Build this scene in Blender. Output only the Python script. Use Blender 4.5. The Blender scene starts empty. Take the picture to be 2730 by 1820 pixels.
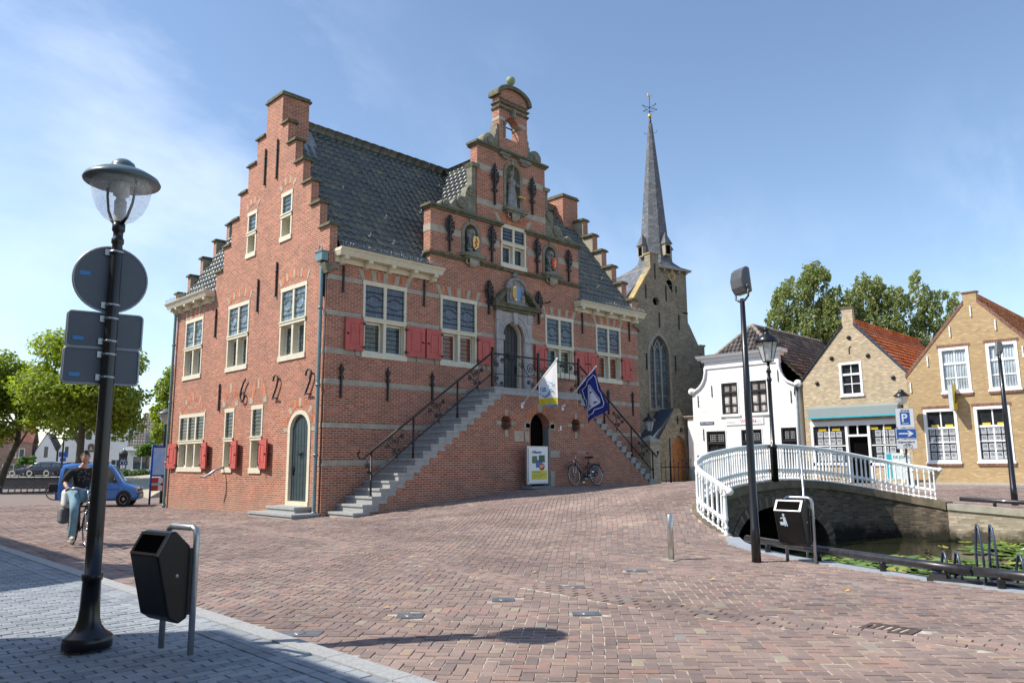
import bpy, bmesh, math, random
import numpy as np
from math import sin, cos, pi, radians, sqrt
from mathutils import Vector, Matrix
from mathutils.geometry import tessellate_polygon, delaunay_2d_cdt
random.seed(7)
SC = bpy.context.scene; COL = SC.collection
# ------------------------------------------------------------------ helpers
MIR = Matrix(((0,1,0,0),(1,0,0,0),(0,0,1,0),(0,0,0,1)))          # side facade: (u,w,z) -> (w,u,z)
def front(y=0.0): return Matrix.Translation((0,y,0))
def sideT(x=0.0): return Matrix.Translation((x,0,0)) @ MIR
def frame(ox, oy, ang, oz=0.0): return Matrix.Translation((ox,oy,oz)) @ Matrix.Rotation(ang,4,'Z')
class MB:
    def __init__(s, T=None): s.v=[]; s.f=[]; s.m=[]; s.sm=[]; s.T=T or Matrix.Identity(4); s.uv=None
    def add(s, vs, fs, mi=0, sm=False):
        o=len(s.v); s.v+= [tuple(v) for v in vs]
        for f in fs: s.f.append(tuple(i+o for i in f)); s.m.append(mi); s.sm.append(sm)
        return s
    def box(s,x0,x1,y0,y1,z0,z1,mi=0):
        return s.add([(x,y,z) for z in (z0,z1) for y in (y0,y1) for x in (x0,x1)],
              [(0,2,3,1),(4,5,7,6),(0,1,5,4),(2,6,7,3),(0,4,6,2),(1,3,7,5)],mi)
    def prism(s, poly, w0, w1, mi=0, holes=(), ax='w'):
        # polygon in (u,z) extruded from w0 to w1;  ax='z': polygon in (x,y) extruded in z;  ax='u': polygon (w,z) extruded in u
        def P(a,b,w): return (a,w,b) if ax=='w' else ((a,b,w) if ax=='z' else (w,a,b))
        loops=[list(poly)]+[list(h) for h in holes]
        vs=[p for l in loops for p in l]
        tris=tessellate_polygon([[Vector((a,b,0)) for a,b in l] for l in loops]); n=len(vs)
        V=[P(a,b,w0) for a,b in vs]+[P(a,b,w1) for a,b in vs]
        F=[tuple(t) for t in tris]+[tuple(i+n for i in reversed(t)) for t in tris]
        o=0
        for l in loops:
            k=len(l)
            for i in range(k):
                j=(i+1)%k; F.append((o+i,o+j,n+o+j,n+o+i))
            o+=k
        return s.add(V,F,mi)
    def tube(s, pts, r, n=8, mi=0, closed=False, cap=True):
        pts=[Vector(p) for p in pts]; k=len(pts); R=r if isinstance(r,(list,tuple)) else [r]*k
        V=[];F=[]; up=Vector((0,0,1)); prev=None
        for i,p in enumerate(pts):
            a=pts[i-1] if (i>0 or closed) else p; b=pts[(i+1)%k] if (i<k-1 or closed) else p
            d=(b-a); d=d.normalized() if d.length>1e-9 else Vector((0,0,1))
            if prev is None: x=d.cross(up if abs(d.z)<.95 else Vector((1,0,0))).normalized()
            else:
                x=prev-d*prev.dot(d); x=x.normalized() if x.length>1e-6 else d.cross(up).normalized()
            prev=x; y=d.cross(x)
            for j in range(n):
                t=2*pi*j/n; V.append(p+x*(R[i]*cos(t))+y*(R[i]*sin(t)))
        m=k if closed else k-1
        for i in range(m):
            a=i*n; b=((i+1)%k)*n
            for j in range(n): F.append((a+j,a+(j+1)%n,b+(j+1)%n,b+j))
        if cap and not closed: F.append(tuple(range(n-1,-1,-1))); F.append(tuple((k-1)*n+j for j in range(n)))
        return s.add(V,F,mi,True)
    def lathe(s, prof, c=(0,0,0), n=20, mi=0, ax='z', cap=True, sm=True, a0=0.0):
        V=[];F=[]; k=len(prof)
        for r,h in prof:
            for j in range(n):
                t=2*pi*j/n+a0; p=(r*cos(t),r*sin(t),h)
                if ax=='y': p=(r*cos(t),h,r*sin(t))
                if ax=='x': p=(h,r*cos(t),r*sin(t))
                V.append((c[0]+p[0],c[1]+p[1],c[2]+p[2]))
        for i in range(k-1):
            for j in range(n): F.append((i*n+j,i*n+(j+1)%n,(i+1)*n+(j+1)%n,(i+1)*n+j))
        if cap:
            if prof[0][0]>1e-4: F.append(tuple(range(n-1,-1,-1)))
            if prof[-1][0]>1e-4: F.append(tuple((k-1)*n+j for j in range(n)))
        return s.add(V,F,mi,sm)
    def ball(s,c,r,n=14,mi=0,sx=1,sy=1,sz=1):
        V=[];F=[];k=max(5,n//2)
        for i in range(k+1):
            ph=-pi/2+pi*i/k
            for j in range(n):
                t=2*pi*j/n; V.append((c[0]+r*sx*cos(ph)*cos(t),c[1]+r*sy*cos(ph)*sin(t),c[2]+r*sz*sin(ph)))
        for i in range(k):
            for j in range(n): F.append((i*n+j,i*n+(j+1)%n,(i+1)*n+(j+1)%n,(i+1)*n+j))
        return s.add(V,F,mi,True)
    def quad(s,a,b,c,d,mi=0): return s.add([a,b,c,d],[(0,1,2,3)],mi)
    def build(s, name, mats, parent=None, recalc=True, uv=True):
        me=bpy.data.meshes.new(name)
        L=[Vector(v) for v in s.v]
        me.from_pydata([s.T@v for v in L],[],s.f)
        if not isinstance(mats,(list,tuple)): mats=[mats]
        for m in mats: me.materials.append(m)
        me.polygons.foreach_set('material_index',s.m); me.polygons.foreach_set('use_smooth',s.sm)
        if uv:
            U=me.uv_layers.new(name='UVMap'); co=[0.0]*(2*len(me.loops))
            for p in me.polygons:
                f=s.f[p.index]
                # newell normal in local (u,w,z)
                n=Vector((0,0,0)); q=[L[i] for i in f]
                for i in range(len(q)):
                    a=q[i]; b=q[(i+1)%len(q)]
                    n.x+=(a.y-b.y)*(a.z+b.z); n.y+=(a.z-b.z)*(a.x+b.x); n.z+=(a.x-b.x)*(a.y+b.y)
                ax,ay,az=abs(n.x),abs(n.y),abs(n.z)
                for k,li in enumerate(p.loop_indices):
                    w=q[k]
                    if ay>=ax and ay>=az*.8: a,b=w.x,w.z
                    elif ax>=az*.8: a,b=w.y,w.z
                    else: a,b=w.x,w.y
                    co[2*li]=a; co[2*li+1]=b
            U.data.foreach_set('uv',co)
        if recalc:
            bm=bmesh.new(); bm.from_mesh(me); bmesh.ops.recalc_face_normals(bm,faces=bm.faces); bm.to_mesh(me); bm.free()
        me.update()
        o=bpy.data.objects.new(name,me); COL.objects.link(o)
        if parent: o.parent=parent
        return o
def tag(o,label=None,cat=None,group=None,kind=None):
    if label: o['label']=label
    if cat: o['category']=cat
    if group: o['group']=group
    if kind: o['kind']=kind
    return o
def empty(name,loc=(0,0,0),rz=0.0,sc=1.0):
    o=bpy.data.objects.new(name,None); COL.objects.link(o); o.location=loc; o.rotation_euler=(0,0,rz); o.scale=(sc,sc,sc); o.empty_display_size=.2
    return o
def copy_tree(o,parent=None):
    c=o.copy(); COL.objects.link(c); c.parent=parent
    for ch in list(o.children): copy_tree(ch,c)
    return c
def reparent(o,parent): # keep the world placement of a mesh built in world coordinates under a moved empty
    o.parent=parent; o.matrix_parent_inverse=parent.matrix_basis.inverted()
def arc(cx,cz,rx,rz,a0,a1,n): return [(cx+rx*cos(a0+(a1-a0)*i/n),cz+rz*sin(a0+(a1-a0)*i/n)) for i in range(n+1)]
def rect(a,b,c,d): return [(a,c),(b,c),(b,d),(a,d)]
def archpoly(u0,u1,z0,z1,rise,n=12):
    c=(u0+u1)/2; return [(u0,z0),(u1,z0)]+arc(c,z1-rise,(u1-u0)/2,rise,0,pi,n)
def textmesh(name,body,size,T,m,parent=None,ext=.004,align='LEFT',bold=0.0,sx=1.0,shear=0.0):
    cu=bpy.data.curves.new(name,'FONT'); cu.body=body; cu.size=size; cu.extrude=ext; cu.align_x=align; cu.offset=bold; cu.shear=shear; cu.resolution_u=3
    o=bpy.data.objects.new(name,cu); COL.objects.link(o)
    dg=bpy.context.evaluated_depsgraph_get(); dg.update()
    me=bpy.data.meshes.new_from_object(o.evaluated_get(dg)); bpy.data.objects.remove(o)
    # text lies in local xy; stand it up: x->x, y->z
    me.transform(T @ Matrix.Diagonal((sx,1,1,1)))
    me.materials.clear(); me.materials.append(m)
    o=bpy.data.objects.new(name,me); COL.objects.link(o)
    if parent: o.parent=parent
    return o
def facing(origin, right, up=(0,0,1)):
    r=Vector(right).normalized(); u=Vector(up).normalized(); n=r.cross(u)
    M=Matrix.Identity(4)
    for i in range(3): M[i][0]=r[i]; M[i][1]=u[i]; M[i][2]=n[i]; M[i][3]=origin[i]
    return M
# ------------------------------------------------------------------ materials
def newmat(name):
    m=bpy.data.materials.new(name); m.use_nodes=True; nt=m.node_tree; b=nt.nodes['Principled BSDF']; return m,nt,b
def N(nt,t,**k):
    n=nt.nodes.new(t)
    for a,v in k.items():
        if a in n.inputs.keys() if hasattr(n.inputs,'keys') else False: n.inputs[a].default_value=v
        else: setattr(n,a,v)
    return n
def rgb(c): return (c[0],c[1],c[2],1)
def mixc(nt,f,a,b,mode='MIX'):
    n=nt.nodes.new('ShaderNodeMix'); n.data_type='RGBA'; n.blend_type=mode
    for s,v in ((0,f),(6,a),(7,b)):
        if isinstance(v,(int,float)): n.inputs[s].default_value=v
        elif isinstance(v,tuple): n.inputs[s].default_value=rgb(v)
        else: nt.links.new(v,n.inputs[s])
    return n.outputs[2]
def noise(nt,vec,scale,detail=4,rough=.6):
    n=nt.nodes.new('ShaderNodeTexNoise'); n.inputs['Scale'].default_value=scale; n.inputs['Detail'].default_value=detail; n.inputs['Roughness'].default_value=rough
    if vec: nt.links.new(vec,n.inputs['Vector'])
    return n.outputs['Fac']
def ramp(nt,f,stops):
    r=nt.nodes.new('ShaderNodeValToRGB'); e=r.color_ramp.elements
    while len(e)<len(stops): e.new(.5)
    for i,(p,c) in enumerate(stops): e[i].position=p; e[i].color=rgb(c if isinstance(c,tuple) else (c,c,c))
    nt.links.new(f,r.inputs[0]); return r.outputs[0]
def bump(nt,b,h,strength=.3,dist=.02):
    n=nt.nodes.new('ShaderNodeBump'); n.inputs['Strength'].default_value=strength; n.inputs['Distance'].default_value=dist
    nt.links.new(h,n.inputs['Height']); nt.links.new(n.outputs[0],b.inputs['Normal'])
def simple(name,c,rough=.6,metal=0.0,var=.12,scale=6.0,spec=None,bs=0.0,c2=None,coat=0.0):
    m,nt,b=newmat(name); b.inputs['Roughness'].default_value=rough; b.inputs['Metallic'].default_value=metal
    if spec is not None: b.inputs['Specular IOR Level'].default_value=spec
    if coat: b.inputs['Coat Weight'].default_value=coat; b.inputs['Coat Roughness'].default_value=.08
    tc=nt.nodes.new('ShaderNodeTexCoord'); geo=nt.nodes.new('ShaderNodeNewGeometry')
    f=noise(nt,geo.outputs['Position'],scale,5,.65)
    lo=tuple(x*(1-var) for x in c) if c2 is None else c2; hi=tuple(min(1,x*(1+var)) for x in c)
    nt.links.new(ramp(nt,f,[(.3,lo),(.7,hi)]),b.inputs['Base Color'])
    if bs: bump(nt,b,noise(nt,geo.outputs['Position'],scale*6,4,.7),bs,.01)
    return m
def brickmat(name,c1,c2,mortar,bw=.245,rh=.077,ms=.011,dirt=None,var=.5,rough=.85,streak=0.0,msm=.1,damp_shade=None):
    m,nt,b=newmat(name); b.inputs['Roughness'].default_value=rough; b.inputs['Specular IOR Level'].default_value=.25
    uv=nt.nodes.new('ShaderNodeUVMap'); geo=nt.nodes.new('ShaderNodeNewGeometry')
    br=nt.nodes.new('ShaderNodeTexBrick'); nt.links.new(uv.outputs[0],br.inputs['Vector'])
    br.inputs['Scale'].default_value=1; br.inputs['Brick Width'].default_value=bw; br.inputs['Row Height'].default_value=rh
    br.inputs['Mortar Size'].default_value=ms; br.inputs['Mortar Smooth'].default_value=msm; br.inputs['Bias'].default_value=0
    br.inputs['Color1'].default_value=(0,0,0,1); br.inputs['Color2'].default_value=(1,1,1,1); br.inputs['Mortar'].default_value=(.5,.5,.5,1)
    f1=noise(nt,geo.outputs['Position'],.55,5,.6)
    mid=tuple((a+d)/2 for a,d in zip(c1,c2)); dk=tuple(x*.84 for x in c1)
    cA=ramp(nt,br.outputs['Color'],[(0,dk),(.16,c1),(.55,mid),(.85,c2),(1,tuple(min(1,x*1.25) for x in c2))])
    big=ramp(nt,f1,[(.3,(1-var*.35,)*3),(.7,(1+var*.2,)*3)])
    cA=mixc(nt,1.0,cA,big,'MULTIPLY')
    f2=noise(nt,uv.outputs[0],60,3,.7)
    cA=mixc(nt,.35,cA,ramp(nt,f2,[(.3,(.55,)*3),(.7,(1.3,)*3)]),'MULTIPLY')
    cM=mixc(nt,f1,tuple(x*.8 for x in mortar),mortar)
    cc=mixc(nt,br.outputs['Fac'],cA,cM)
    if dirt:
        f3=noise(nt,geo.outputs['Position'],1.1,6,.7); cc=mixc(nt,ramp(nt,f3,[(.48,0.0),(.72,1.0)]),cc,mixc(nt,.6,cc,dirt))
    if damp_shade:   # wet stain, or for quay_brick a painted shadow band, rising from a level: (colour, z where it starts, z where it is full)
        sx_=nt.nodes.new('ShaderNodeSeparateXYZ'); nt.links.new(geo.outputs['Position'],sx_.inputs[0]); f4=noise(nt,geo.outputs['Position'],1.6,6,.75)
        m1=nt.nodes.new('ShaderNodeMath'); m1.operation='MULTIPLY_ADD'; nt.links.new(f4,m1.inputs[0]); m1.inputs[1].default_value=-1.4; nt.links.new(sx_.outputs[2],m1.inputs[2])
        mr=nt.nodes.new('ShaderNodeMapRange'); nt.links.new(m1.outputs[0],mr.inputs[0]); mr.inputs[1].default_value=damp_shade[1]-.7; mr.inputs[2].default_value=damp_shade[2]-.7; mr.inputs[3].default_value=0; mr.inputs[4].default_value=damp_shade[3]
        cc=mixc(nt,mr.outputs[0],cc,damp_shade[0])
    nt.links.new(cc,b.inputs['Base Color'])
    inv=nt.nodes.new('ShaderNodeMath'); inv.operation='SUBTRACT'; inv.inputs[0].default_value=1; nt.links.new(br.outputs['Fac'],inv.inputs[1])
    ad=nt.nodes.new('ShaderNodeMath'); ad.operation='MULTIPLY_ADD'; nt.links.new(f2,ad.inputs[0]); ad.inputs[1].default_value=.5; nt.links.new(inv.outputs[0],ad.inputs[2])
    bump(nt,b,ad.outputs[0],.55,.012)
    return m
def islandmat(name,stops,rough=.8,bs=.3,nscale=40,var=.25,spec=.3):
    # every brick / tile is its own island and takes its own tone
    m,nt,b=newmat(name); b.inputs['Roughness'].default_value=rough; b.inputs['Specular IOR Level'].default_value=spec
    geo=nt.nodes.new('ShaderNodeNewGeometry')
    c=ramp(nt,geo.outputs['Random Per Island'],stops)
    f=noise(nt,geo.outputs['Position'],nscale,4,.7); g=noise(nt,geo.outputs['Position'],.7,5,.6)
    c=mixc(nt,1.0,c,ramp(nt,f,[(.25,(1-var,)*3),(.75,(1+var,)*3)]),'MULTIPLY')
    c=mixc(nt,1.0,c,ramp(nt,g,[(.3,(.8,)*3),(.7,(1.12,)*3)]),'MULTIPLY')
    nt.links.new(c,b.inputs['Base Color']); bump(nt,b,f,bs,.006)
    return m
def glassmat(name,c,rough=.06,lead=None,lc=(.02,.02,.025),var=.5,spec=.6,wav=.05,c2=None):
    m,nt,b=newmat(name); b.inputs['Roughness'].default_value=rough; b.inputs['Specular IOR Level'].default_value=spec
    uv=nt.nodes.new('ShaderNodeUVMap')
    n1=noise(nt,uv.outputs[0],3.5,3,.6)
    col=ramp(nt,n1,[(.3,c),(.7,c2 or tuple(x*(1+var) for x in c))])
    if lead:
        br=nt.nodes.new('ShaderNodeTexBrick'); nt.links.new(uv.outputs[0],br.inputs['Vector']); br.offset=0.0
        br.inputs['Scale'].default_value=1; br.inputs['Brick Width'].default_value=lead[0]; br.inputs['Row Height'].default_value=lead[1]
        br.inputs['Mortar Size'].default_value=lead[2]; br.inputs['Mortar Smooth'].default_value=0.2
        br.inputs['Color1'].default_value=(.7,.7,.7,1); br.inputs['Color2'].default_value=(1.25,1.25,1.25,1); br.inputs['Mortar'].default_value=(1,1,1,1)
        col=mixc(nt,1.0,col,br.outputs['Color'],'MULTIPLY'); col=mixc(nt,br.outputs['Fac'],col,lc)
        bump(nt,b,br.outputs['Color'],.25,.01)
    else: bump(nt,b,n1,wav,.02)
    nt.links.new(col,b.inputs['Base Color'])
    return m
M={}
M['brick']=brickmat('town_brick',(.325,.088,.043),(.455,.142,.074),(.52,.41,.32),ms=.0135,damp_shade=((.30,.22,.17),.9,-.3,.55),var=.40,dirt=(.17,.11,.085),msm=.25)
M['rubbed']=brickmat('rubbed_brick',(.42,.12,.055),(.55,.19,.09),(.45,.36,.28),bw=.077,rh=.30,ms=.008)
M['brown_brick']=brickmat('sand_brick',(.42,.33,.21),(.56,.45,.30),(.52,.44,.33),bw=.21,rh=.065,ms=.008,var=.3)
M['yellow_brick']=brickmat('yellow_brick',(.42,.285,.145),(.48,.335,.175),(.47,.37,.23),bw=.21,rh=.062,ms=.008,var=.25)
M['church_brick']=brickmat('church_brick',(.235,.195,.13),(.35,.295,.205),(.35,.31,.24),bw=.22,rh=.075,ms=.01,var=.6,dirt=(.10,.09,.06))
M['quay_brick']=brickmat('quay_brick',(.070,.056,.040),(.145,.112,.078),(.13,.11,.085),bw=.24,rh=.078,ms=.012,damp_shade=((.012,.012,.008),-.35,-.7,.95),var=.8,dirt=(.05,.05,.03))  # dark foot paints the black shadow band at the waterline into the brick
M['quay_pale']=brickmat('quay_pale_brick',(.38,.30,.21),(.50,.42,.31),(.42,.36,.28),bw=.24,rh=.078,ms=.01,damp_shade=((.05,.045,.02),-.45,-.75,.9),var=.5,dirt=(.16,.14,.10))
M['edge_brick']=brickmat('soldier_brick',(.18,.07,.05),(.28,.12,.08),(.3,.24,.2),bw=.07,rh=.3,ms=.01)
M['stone']=simple('sandstone',(.365,.335,.265),.85,var=.22,scale=3.0,bs=.25)
M['stone_old']=simple('weathered_stone',(.20,.18,.14),.9,var=.4,scale=4.0,bs=.5,c2=(.10,.11,.07))
M['cap']=simple('mossy_coping',(.125,.115,.075),.9,var=.35,scale=5.0,bs=.5,c2=(.06,.065,.035))
M['statue']=simple('statue_stone',(.23,.23,.22),.85,var=.4,scale=7.0,bs=.4)
M['bluestone']=simple('stair_bluestone',(.33,.34,.33),.7,var=.15,scale=5.0,bs=.15)
M['plaster']=simple('grey_render',(.33,.29,.22),.9,var=.2,scale=2.0,bs=.3)
M['cream']=simple('cream_paint',(.64,.59,.44),.5,var=.10,scale=5.0)
M['white']=simple('white_paint',(.82,.83,.82),.45,var=.03,scale=2.0)
M['whitewall']=simple('white_wall_paint',(.80,.80,.76),.7,var=.06,scale=1.3,bs=.05)
M['shutter']=simple('red_shutter_paint',(.47,.080,.062),.5,var=.16,scale=4.0,bs=.1)
M['door']=simple('dark_green_door_paint',(.030,.052,.060),.35,var=.2,scale=4.0)
M['darkdoor']=simple('old_oak_door',(.045,.045,.05),.55,var=.3,scale=4.0)
M['iron']=simple('black_iron',(.016,.014,.015),.5,var=.3,scale=9.0)
M['black']=simple('black_pole_paint',(.008,.008,.010),.33,var=.3,scale=3.0,coat=.15)
M['lead']=simple('lead_sheet',(.22,.24,.26),.5,var=.25,scale=5.0)
M['zinc']=simple('zinc_pipe',(.16,.24,.25),.4,metal=.3,var=.15,scale=4.0)
M['steel']=simple('galvanised_steel',(.42,.44,.46),.35,metal=.8,var=.12,scale=12.0)
M['roofdark']=islandmat('glazed_dark_tile',[(0,(.045,.054,.054)),(.5,(.060,.069,.062)),(.85,(.080,.085,.066)),(1,(.14,.13,.08))],rough=.33,bs=.12,nscale=9,spec=1.0)
M['ridge']=simple('ridge_tile',(.05,.065,.045),.6,var=.5,scale=6.0)
M['up']=glassmat('leaded_glass_blue',(.035,.06,.085),lead=(.115,.27,.006),c2=(.09,.10,.14),lc=(.012,.012,.015),rough=.12)
M['upside']=glassmat('leaded_glass_pale',(.11,.17,.19),lead=(.115,.27,.006),c2=(.22,.30,.32),lc=(.015,.015,.018),rough=.12)
M['amber']=glassmat('leaded_glass_amber',(.20,.055,.018),lead=(.10,.17,.008),c2=(.33,.10,.03),lc=(.015,.013,.012),rough=.2)
M['olive']=glassmat('leaded_glass_olive',(.055,.065,.035),lead=(.10,.17,.008),c2=(.14,.12,.05),lc=(.015,.013,.012),rough=.12)
M['barred']=glassmat('leaded_glass_dark',(.03,.045,.045),lead=(.10,.16,.008),c2=(.10,.13,.13),lc=(.008,.008,.01),rough=.1)
M['glassdark']=glassmat('dark_window_glass',(.012,.014,.016),rough=.04,c2=(.03,.035,.04))
M['hole']=simple('dark_interior',(.006,.006,.006),1.0,spec=0.0)
M['heraldblue']=simple('heraldic_blue',(.10,.27,.55),.5)
M['gold']=simple('gold_leaf',(.75,.50,.14),.35,metal=.5)
M['heraldred']=simple('heraldic_red',(.50,.06,.04),.5)
# ------------------------------------------------------------------ pantiled slope
def tiles(name,O,U,V,lu,lv,tw,th,m,parent,keep=None,amp=.046,step=.040,sub=7):
    """origin O, unit vectors U (along eaves) and V (up the slope); every tile is an island"""
    O=Vector(O);U=Vector(U).normalized();V=Vector(V).normalized();Nn=U.cross(V); 
    if Nn.z<0: Nn=-Nn
    nu=int(math.ceil(lu/tw)); nv=int(math.ceil(lv/th)); vs=[];fs=[]
    rnd=random.Random(3)
    for j in range(nv):
        for i in range(nu):
            uc=(i+.5)*tw; vc=(j+.5)*th
            if vc>lv+.5*th or (keep and not keep(uc,vc)): continue
            j0=rnd.uniform(-.008,.008); j1=rnd.uniform(-.008,.008); o=len(vs)
            for a,(vv,hh) in enumerate(((j*th-.02,step+j0-.02),(j*th-.02,step+j0),((j+1)*th+.02,j1))):
                for k in range(sub+1):
                    t=k/sub; h=amp*(sin(2*pi*t-.6)+.35*sin(4*pi*t))
                    P=O+U*((i+t)*tw)+V*vv+Nn*(h+hh+.06); vs.append(P)
            for a in range(2):
                for k in range(sub): q=o+a*(sub+1)+k; fs.append((q,q+1,q+sub+2,q+sub+1))
    b=MB(); b.add(vs,fs,0,True); return b.build(name,m,parent,recalc=False,uv=False)
# ================================================================== TOWN HALL
HALL=empty('town_hall',(0,0,0)); tag(HALL,'red brick town hall with stepped gables, bell gable and double outside stair','town hall')
WINF=[(1.39,3.26,'olive'),(4.87,6.72,'amber'),(10.73,12.58,'olive2'),(14.19,16.05,'amber')]
fholes=[rect(a+.02,b-.02,5.36,7.98) for a,b,_ in WINF]
fholes.append(archpoly(8.10,9.34,4.40,7.42,.62,14))
fholes.append(rect(8.09,9.55,9.78,11.50))
NICHE=[(6.42,.36,9.86,11.12),(11.10,.36,9.86,11.12),(8.80,.42,12.28,14.30)]
for c,h,z0,z1 in NICHE: fholes.append(archpoly(c-h,c+h,z0,z1,h,10))
BELLO=archpoly(8.36,9.20,15.42,16.45,.42,10)
outl=[(0,-.8),(17.45,-.8),(17.45,8.95),(13.05,8.95),(13.05,11.45),(10.83,11.45),(10.83,14.68),(9.72,14.68),(9.72,17.30)]
outl+=arc(8.87,17.30,.85,.42,0,pi,14)[1:-1]+[(8.02,17.30),(8.02,14.68),(6.75,14.68),(6.75,11.45),(4.35,11.45),(4.35,8.95),(0,8.95)]
w=MB(front()); w.prism(outl,0,.42,0,holes=fholes+[BELLO])
w.build('front_wall',M['brick'],HALL)
# side gable wall
SR=[(0.0,9.72),(.70,10.70),(1.35,11.67),(1.98,12.64),(2.60,13.60),(3.23,14.54)]
SL=[(5.03,14.54),(5.72,13.60),(6.42,12.60),(7.07,11.60),(7.72,10.62),(8.36,9.64)]
o=[(.42,-.8),(13.05,-.8),(13.05,8.75),(9.0,8.75),(9.0,9.64)]
for k in range(5,-1,-1):
    y,z=SL[k]
    if k<5: o.append((SL[k+1][0],z))
    o.append((y,z))
o.append((5.0,15.82)); o.append((3.74,15.82)); o.append((3.74,14.54))
for k in range(5,-1,-1):
    y,z=SR[k]
    if k<5: o.append((SR[k+1][0],z)) if o[-1]!=(SR[k+1][0],z) else None
    o.append((max(y,.0),z))
o=[p for i,p in enumerate(o) if i==0 or p!=o[i-1]]
WINS=[(1.38,3.24,5.35,8.0),(5.76,7.60,5.35,8.0),(10.06,11.93,5.35,7.98)]
WING=[(9.36,12.0,1.41,3.79,3),(6.62,7.46,1.40,3.82,1),(4.26,5.16,1.38,3.82,1)]
WINT=[(5.47,6.26,9.78,11.62),(2.66,3.49,9.86,11.70)]
sh=[rect(a+.02,b-.02,c+.02,d-.02) for a,b,c,d in WINS+WINT]+[rect(a+.02,b-.02,c+.02,d-.02) for a,b,c,d,_ in WING]+[archpoly(.80,2.33,.30,3.48,.66,14)]
# thin strip at the corner belongs to the front wall thickness (0..0.42)
o2=[(.0 if abs(p[0])<.001 else p[0],p[1]) for p in o]
o2=[(0.42,-.8)]+[p for p in o2[1:]]
o2=o2+[(0.0,8.951),(.42,8.951)]
s=MB(sideT()); s.prism(o2,0,.30,0,holes=sh); s.build('side_gable_wall',M['brick'],HALL)
# chimney bodies
b=MB(); b.box(.301,1.13,3.74,5.0,13.6,15.82); ch=b.build('chimney',M['brick'],HALL)
b=MB(); b.box(-.08,1.21,3.66,5.08,15.82,15.90); b.box(-.03,1.16,3.71,5.03,15.90,16.0); b.build('chimney_cap',M['cap'],ch)
b=MB(); b.box(16.25,17.45,3.70,5.0,13.4,15.70); ch=b.build('chimney',M['brick'],HALL)
b=MB(); b.box(16.17,17.53,3.62,5.08,15.70,15.78); b.box(16.22,17.48,3.67,5.03,15.78,15.88); b.build('chimney_cap',M['cap'],ch)
# gable step copings
def coping(name,T,steps,w0,w1):
    b=MB(T)
    for (a,c,z) in steps:
        b.box(a,c,w0,w1,z,z+.06); b.box(a+.05,c-.05,w0+.05,w1-.05,z+.06,z+.13)
    return b.build(name,M['cap'],HALL)
st=[]
for k in range(6):
    y,z=SR[k]; y2=SR[k+1][0] if k<5 else 3.72; st.append((y-.09,y2-.005,z))
for k in range(6):
    y,z=SL[k]; y2=SL[k+1][0] if k<5 else 9.0; st.append((y+.015,y2+.09,z))
coping('step_coping',sideT(),st,-.09,.40)
# far (right) stepped gable, seen from inside: rendered inner face
o=[(0,8.2)]; SRr=[(0.02,9.55),(.62,10.52),(1.22,11.50),(1.84,12.46),(2.42,13.42),(3.05,14.38)]
for k,(y,z) in enumerate(SRr):
    o.append((y,z)); o.append((SRr[k+1][0] if k<5 else 3.7,z))
o+= [(3.7,14.38),(5.0,14.38)]
for k in range(5,-1,-1):
    y,z=SRr[k]; a=8.9-(SRr[k+1][0] if k<5 else 3.7); o.append((a,z)); o.append((8.9-y,z))
o.append((8.9,8.2)); o=[p for i,p in enumerate(o) if i==0 or p!=o[i-1]]
b=MB(sideT(17.10)); b.prism(o,0,.30); b.build('far_gable_wall',M['plaster'],HALL)
b=MB(sideT(17.401)); b.prism(o,0,.10); b.build('far_gable_wall',M['brick'],HALL)
b=MB(sideT(17.08));
for k,(y,z) in enumerate(SRr[:]): b.box(y-.004,y+.11,.03,.40,(SRr[k-1][1] if k else 8.96)+.12,z-.001)
b.build('step_quoin',M['brick'],HALL)
st=[]
for k in range(6):
    y,z=SRr[k]; y2=SRr[k+1][0] if k<5 else 3.69; st.append((y-.1,y2+.05,z)); st.append((8.9-y2-.05,8.9-y+.1,z))
coping('step_coping',sideT(17.02),st,-.04,.56)
b=MB(); b.box(17.15,17.45,.42,13.05,-.8,8.6); b.box(.30,17.15,12.75,13.05,-.8,8.7); b.build('rear_wall',M['brick'],HALL)
# rear wing stepped gable in plane y=13.05
o=[(.0,8.4)]; G=[(-.02,9.40),(.48,10.32),(1.02,11.28),(1.60,12.25),(2.20,13.2)]
for k,(x,z) in enumerate(G): o.append((x,z)); o.append((G[k+1][0] if k<4 else 2.8,z))
for k in range(4,-1,-1):
    x,z=G[k]; a=5.6-(G[k+1][0] if k<4 else 2.8); o.append((a,z)); o.append((5.6-x,z))
o.append((5.6,8.4)); oo=[]
for p in o:
    if not oo or (abs(p[0]-oo[-1][0])+abs(p[1]-oo[-1][1]))>1e-4: oo.append(p)
b=MB(front(13.0)); b.prism(oo,0,.05); b.build('rear_wing_gable',M['plaster'],HALL)
b=MB(front(13.051)); b.prism(oo,0,.25); b.build('rear_wing_gable',M['brick'],HALL)
b=MB(front(13.0))
for k,(x,z) in enumerate(G):
    x2=G[k+1][0] if k<4 else 3.3; b.box(x-.10,x2+.06,-.06,.36,z,z+.07); b.box(x-.05,x2+.02,-.02,.32,z+.07,z+.12)
b.build('step_coping',M['cap'],HALL)
b=MB(); b.prism([(.3,8.75),(5.3,8.75),(2.8,12.95)],8.7,13.0,0); 
rr=b.build('rear_wing_core',M['hole'],HALL)
sl=Vector((2.5,0,4.2)); L=sl.length
tiles('rear_wing_roof',(.05,8.95,8.80),(0,1,0),(2.75,0,4.55),4.0,5.25,.30,.36,M['roofdark'],HALL)
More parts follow.
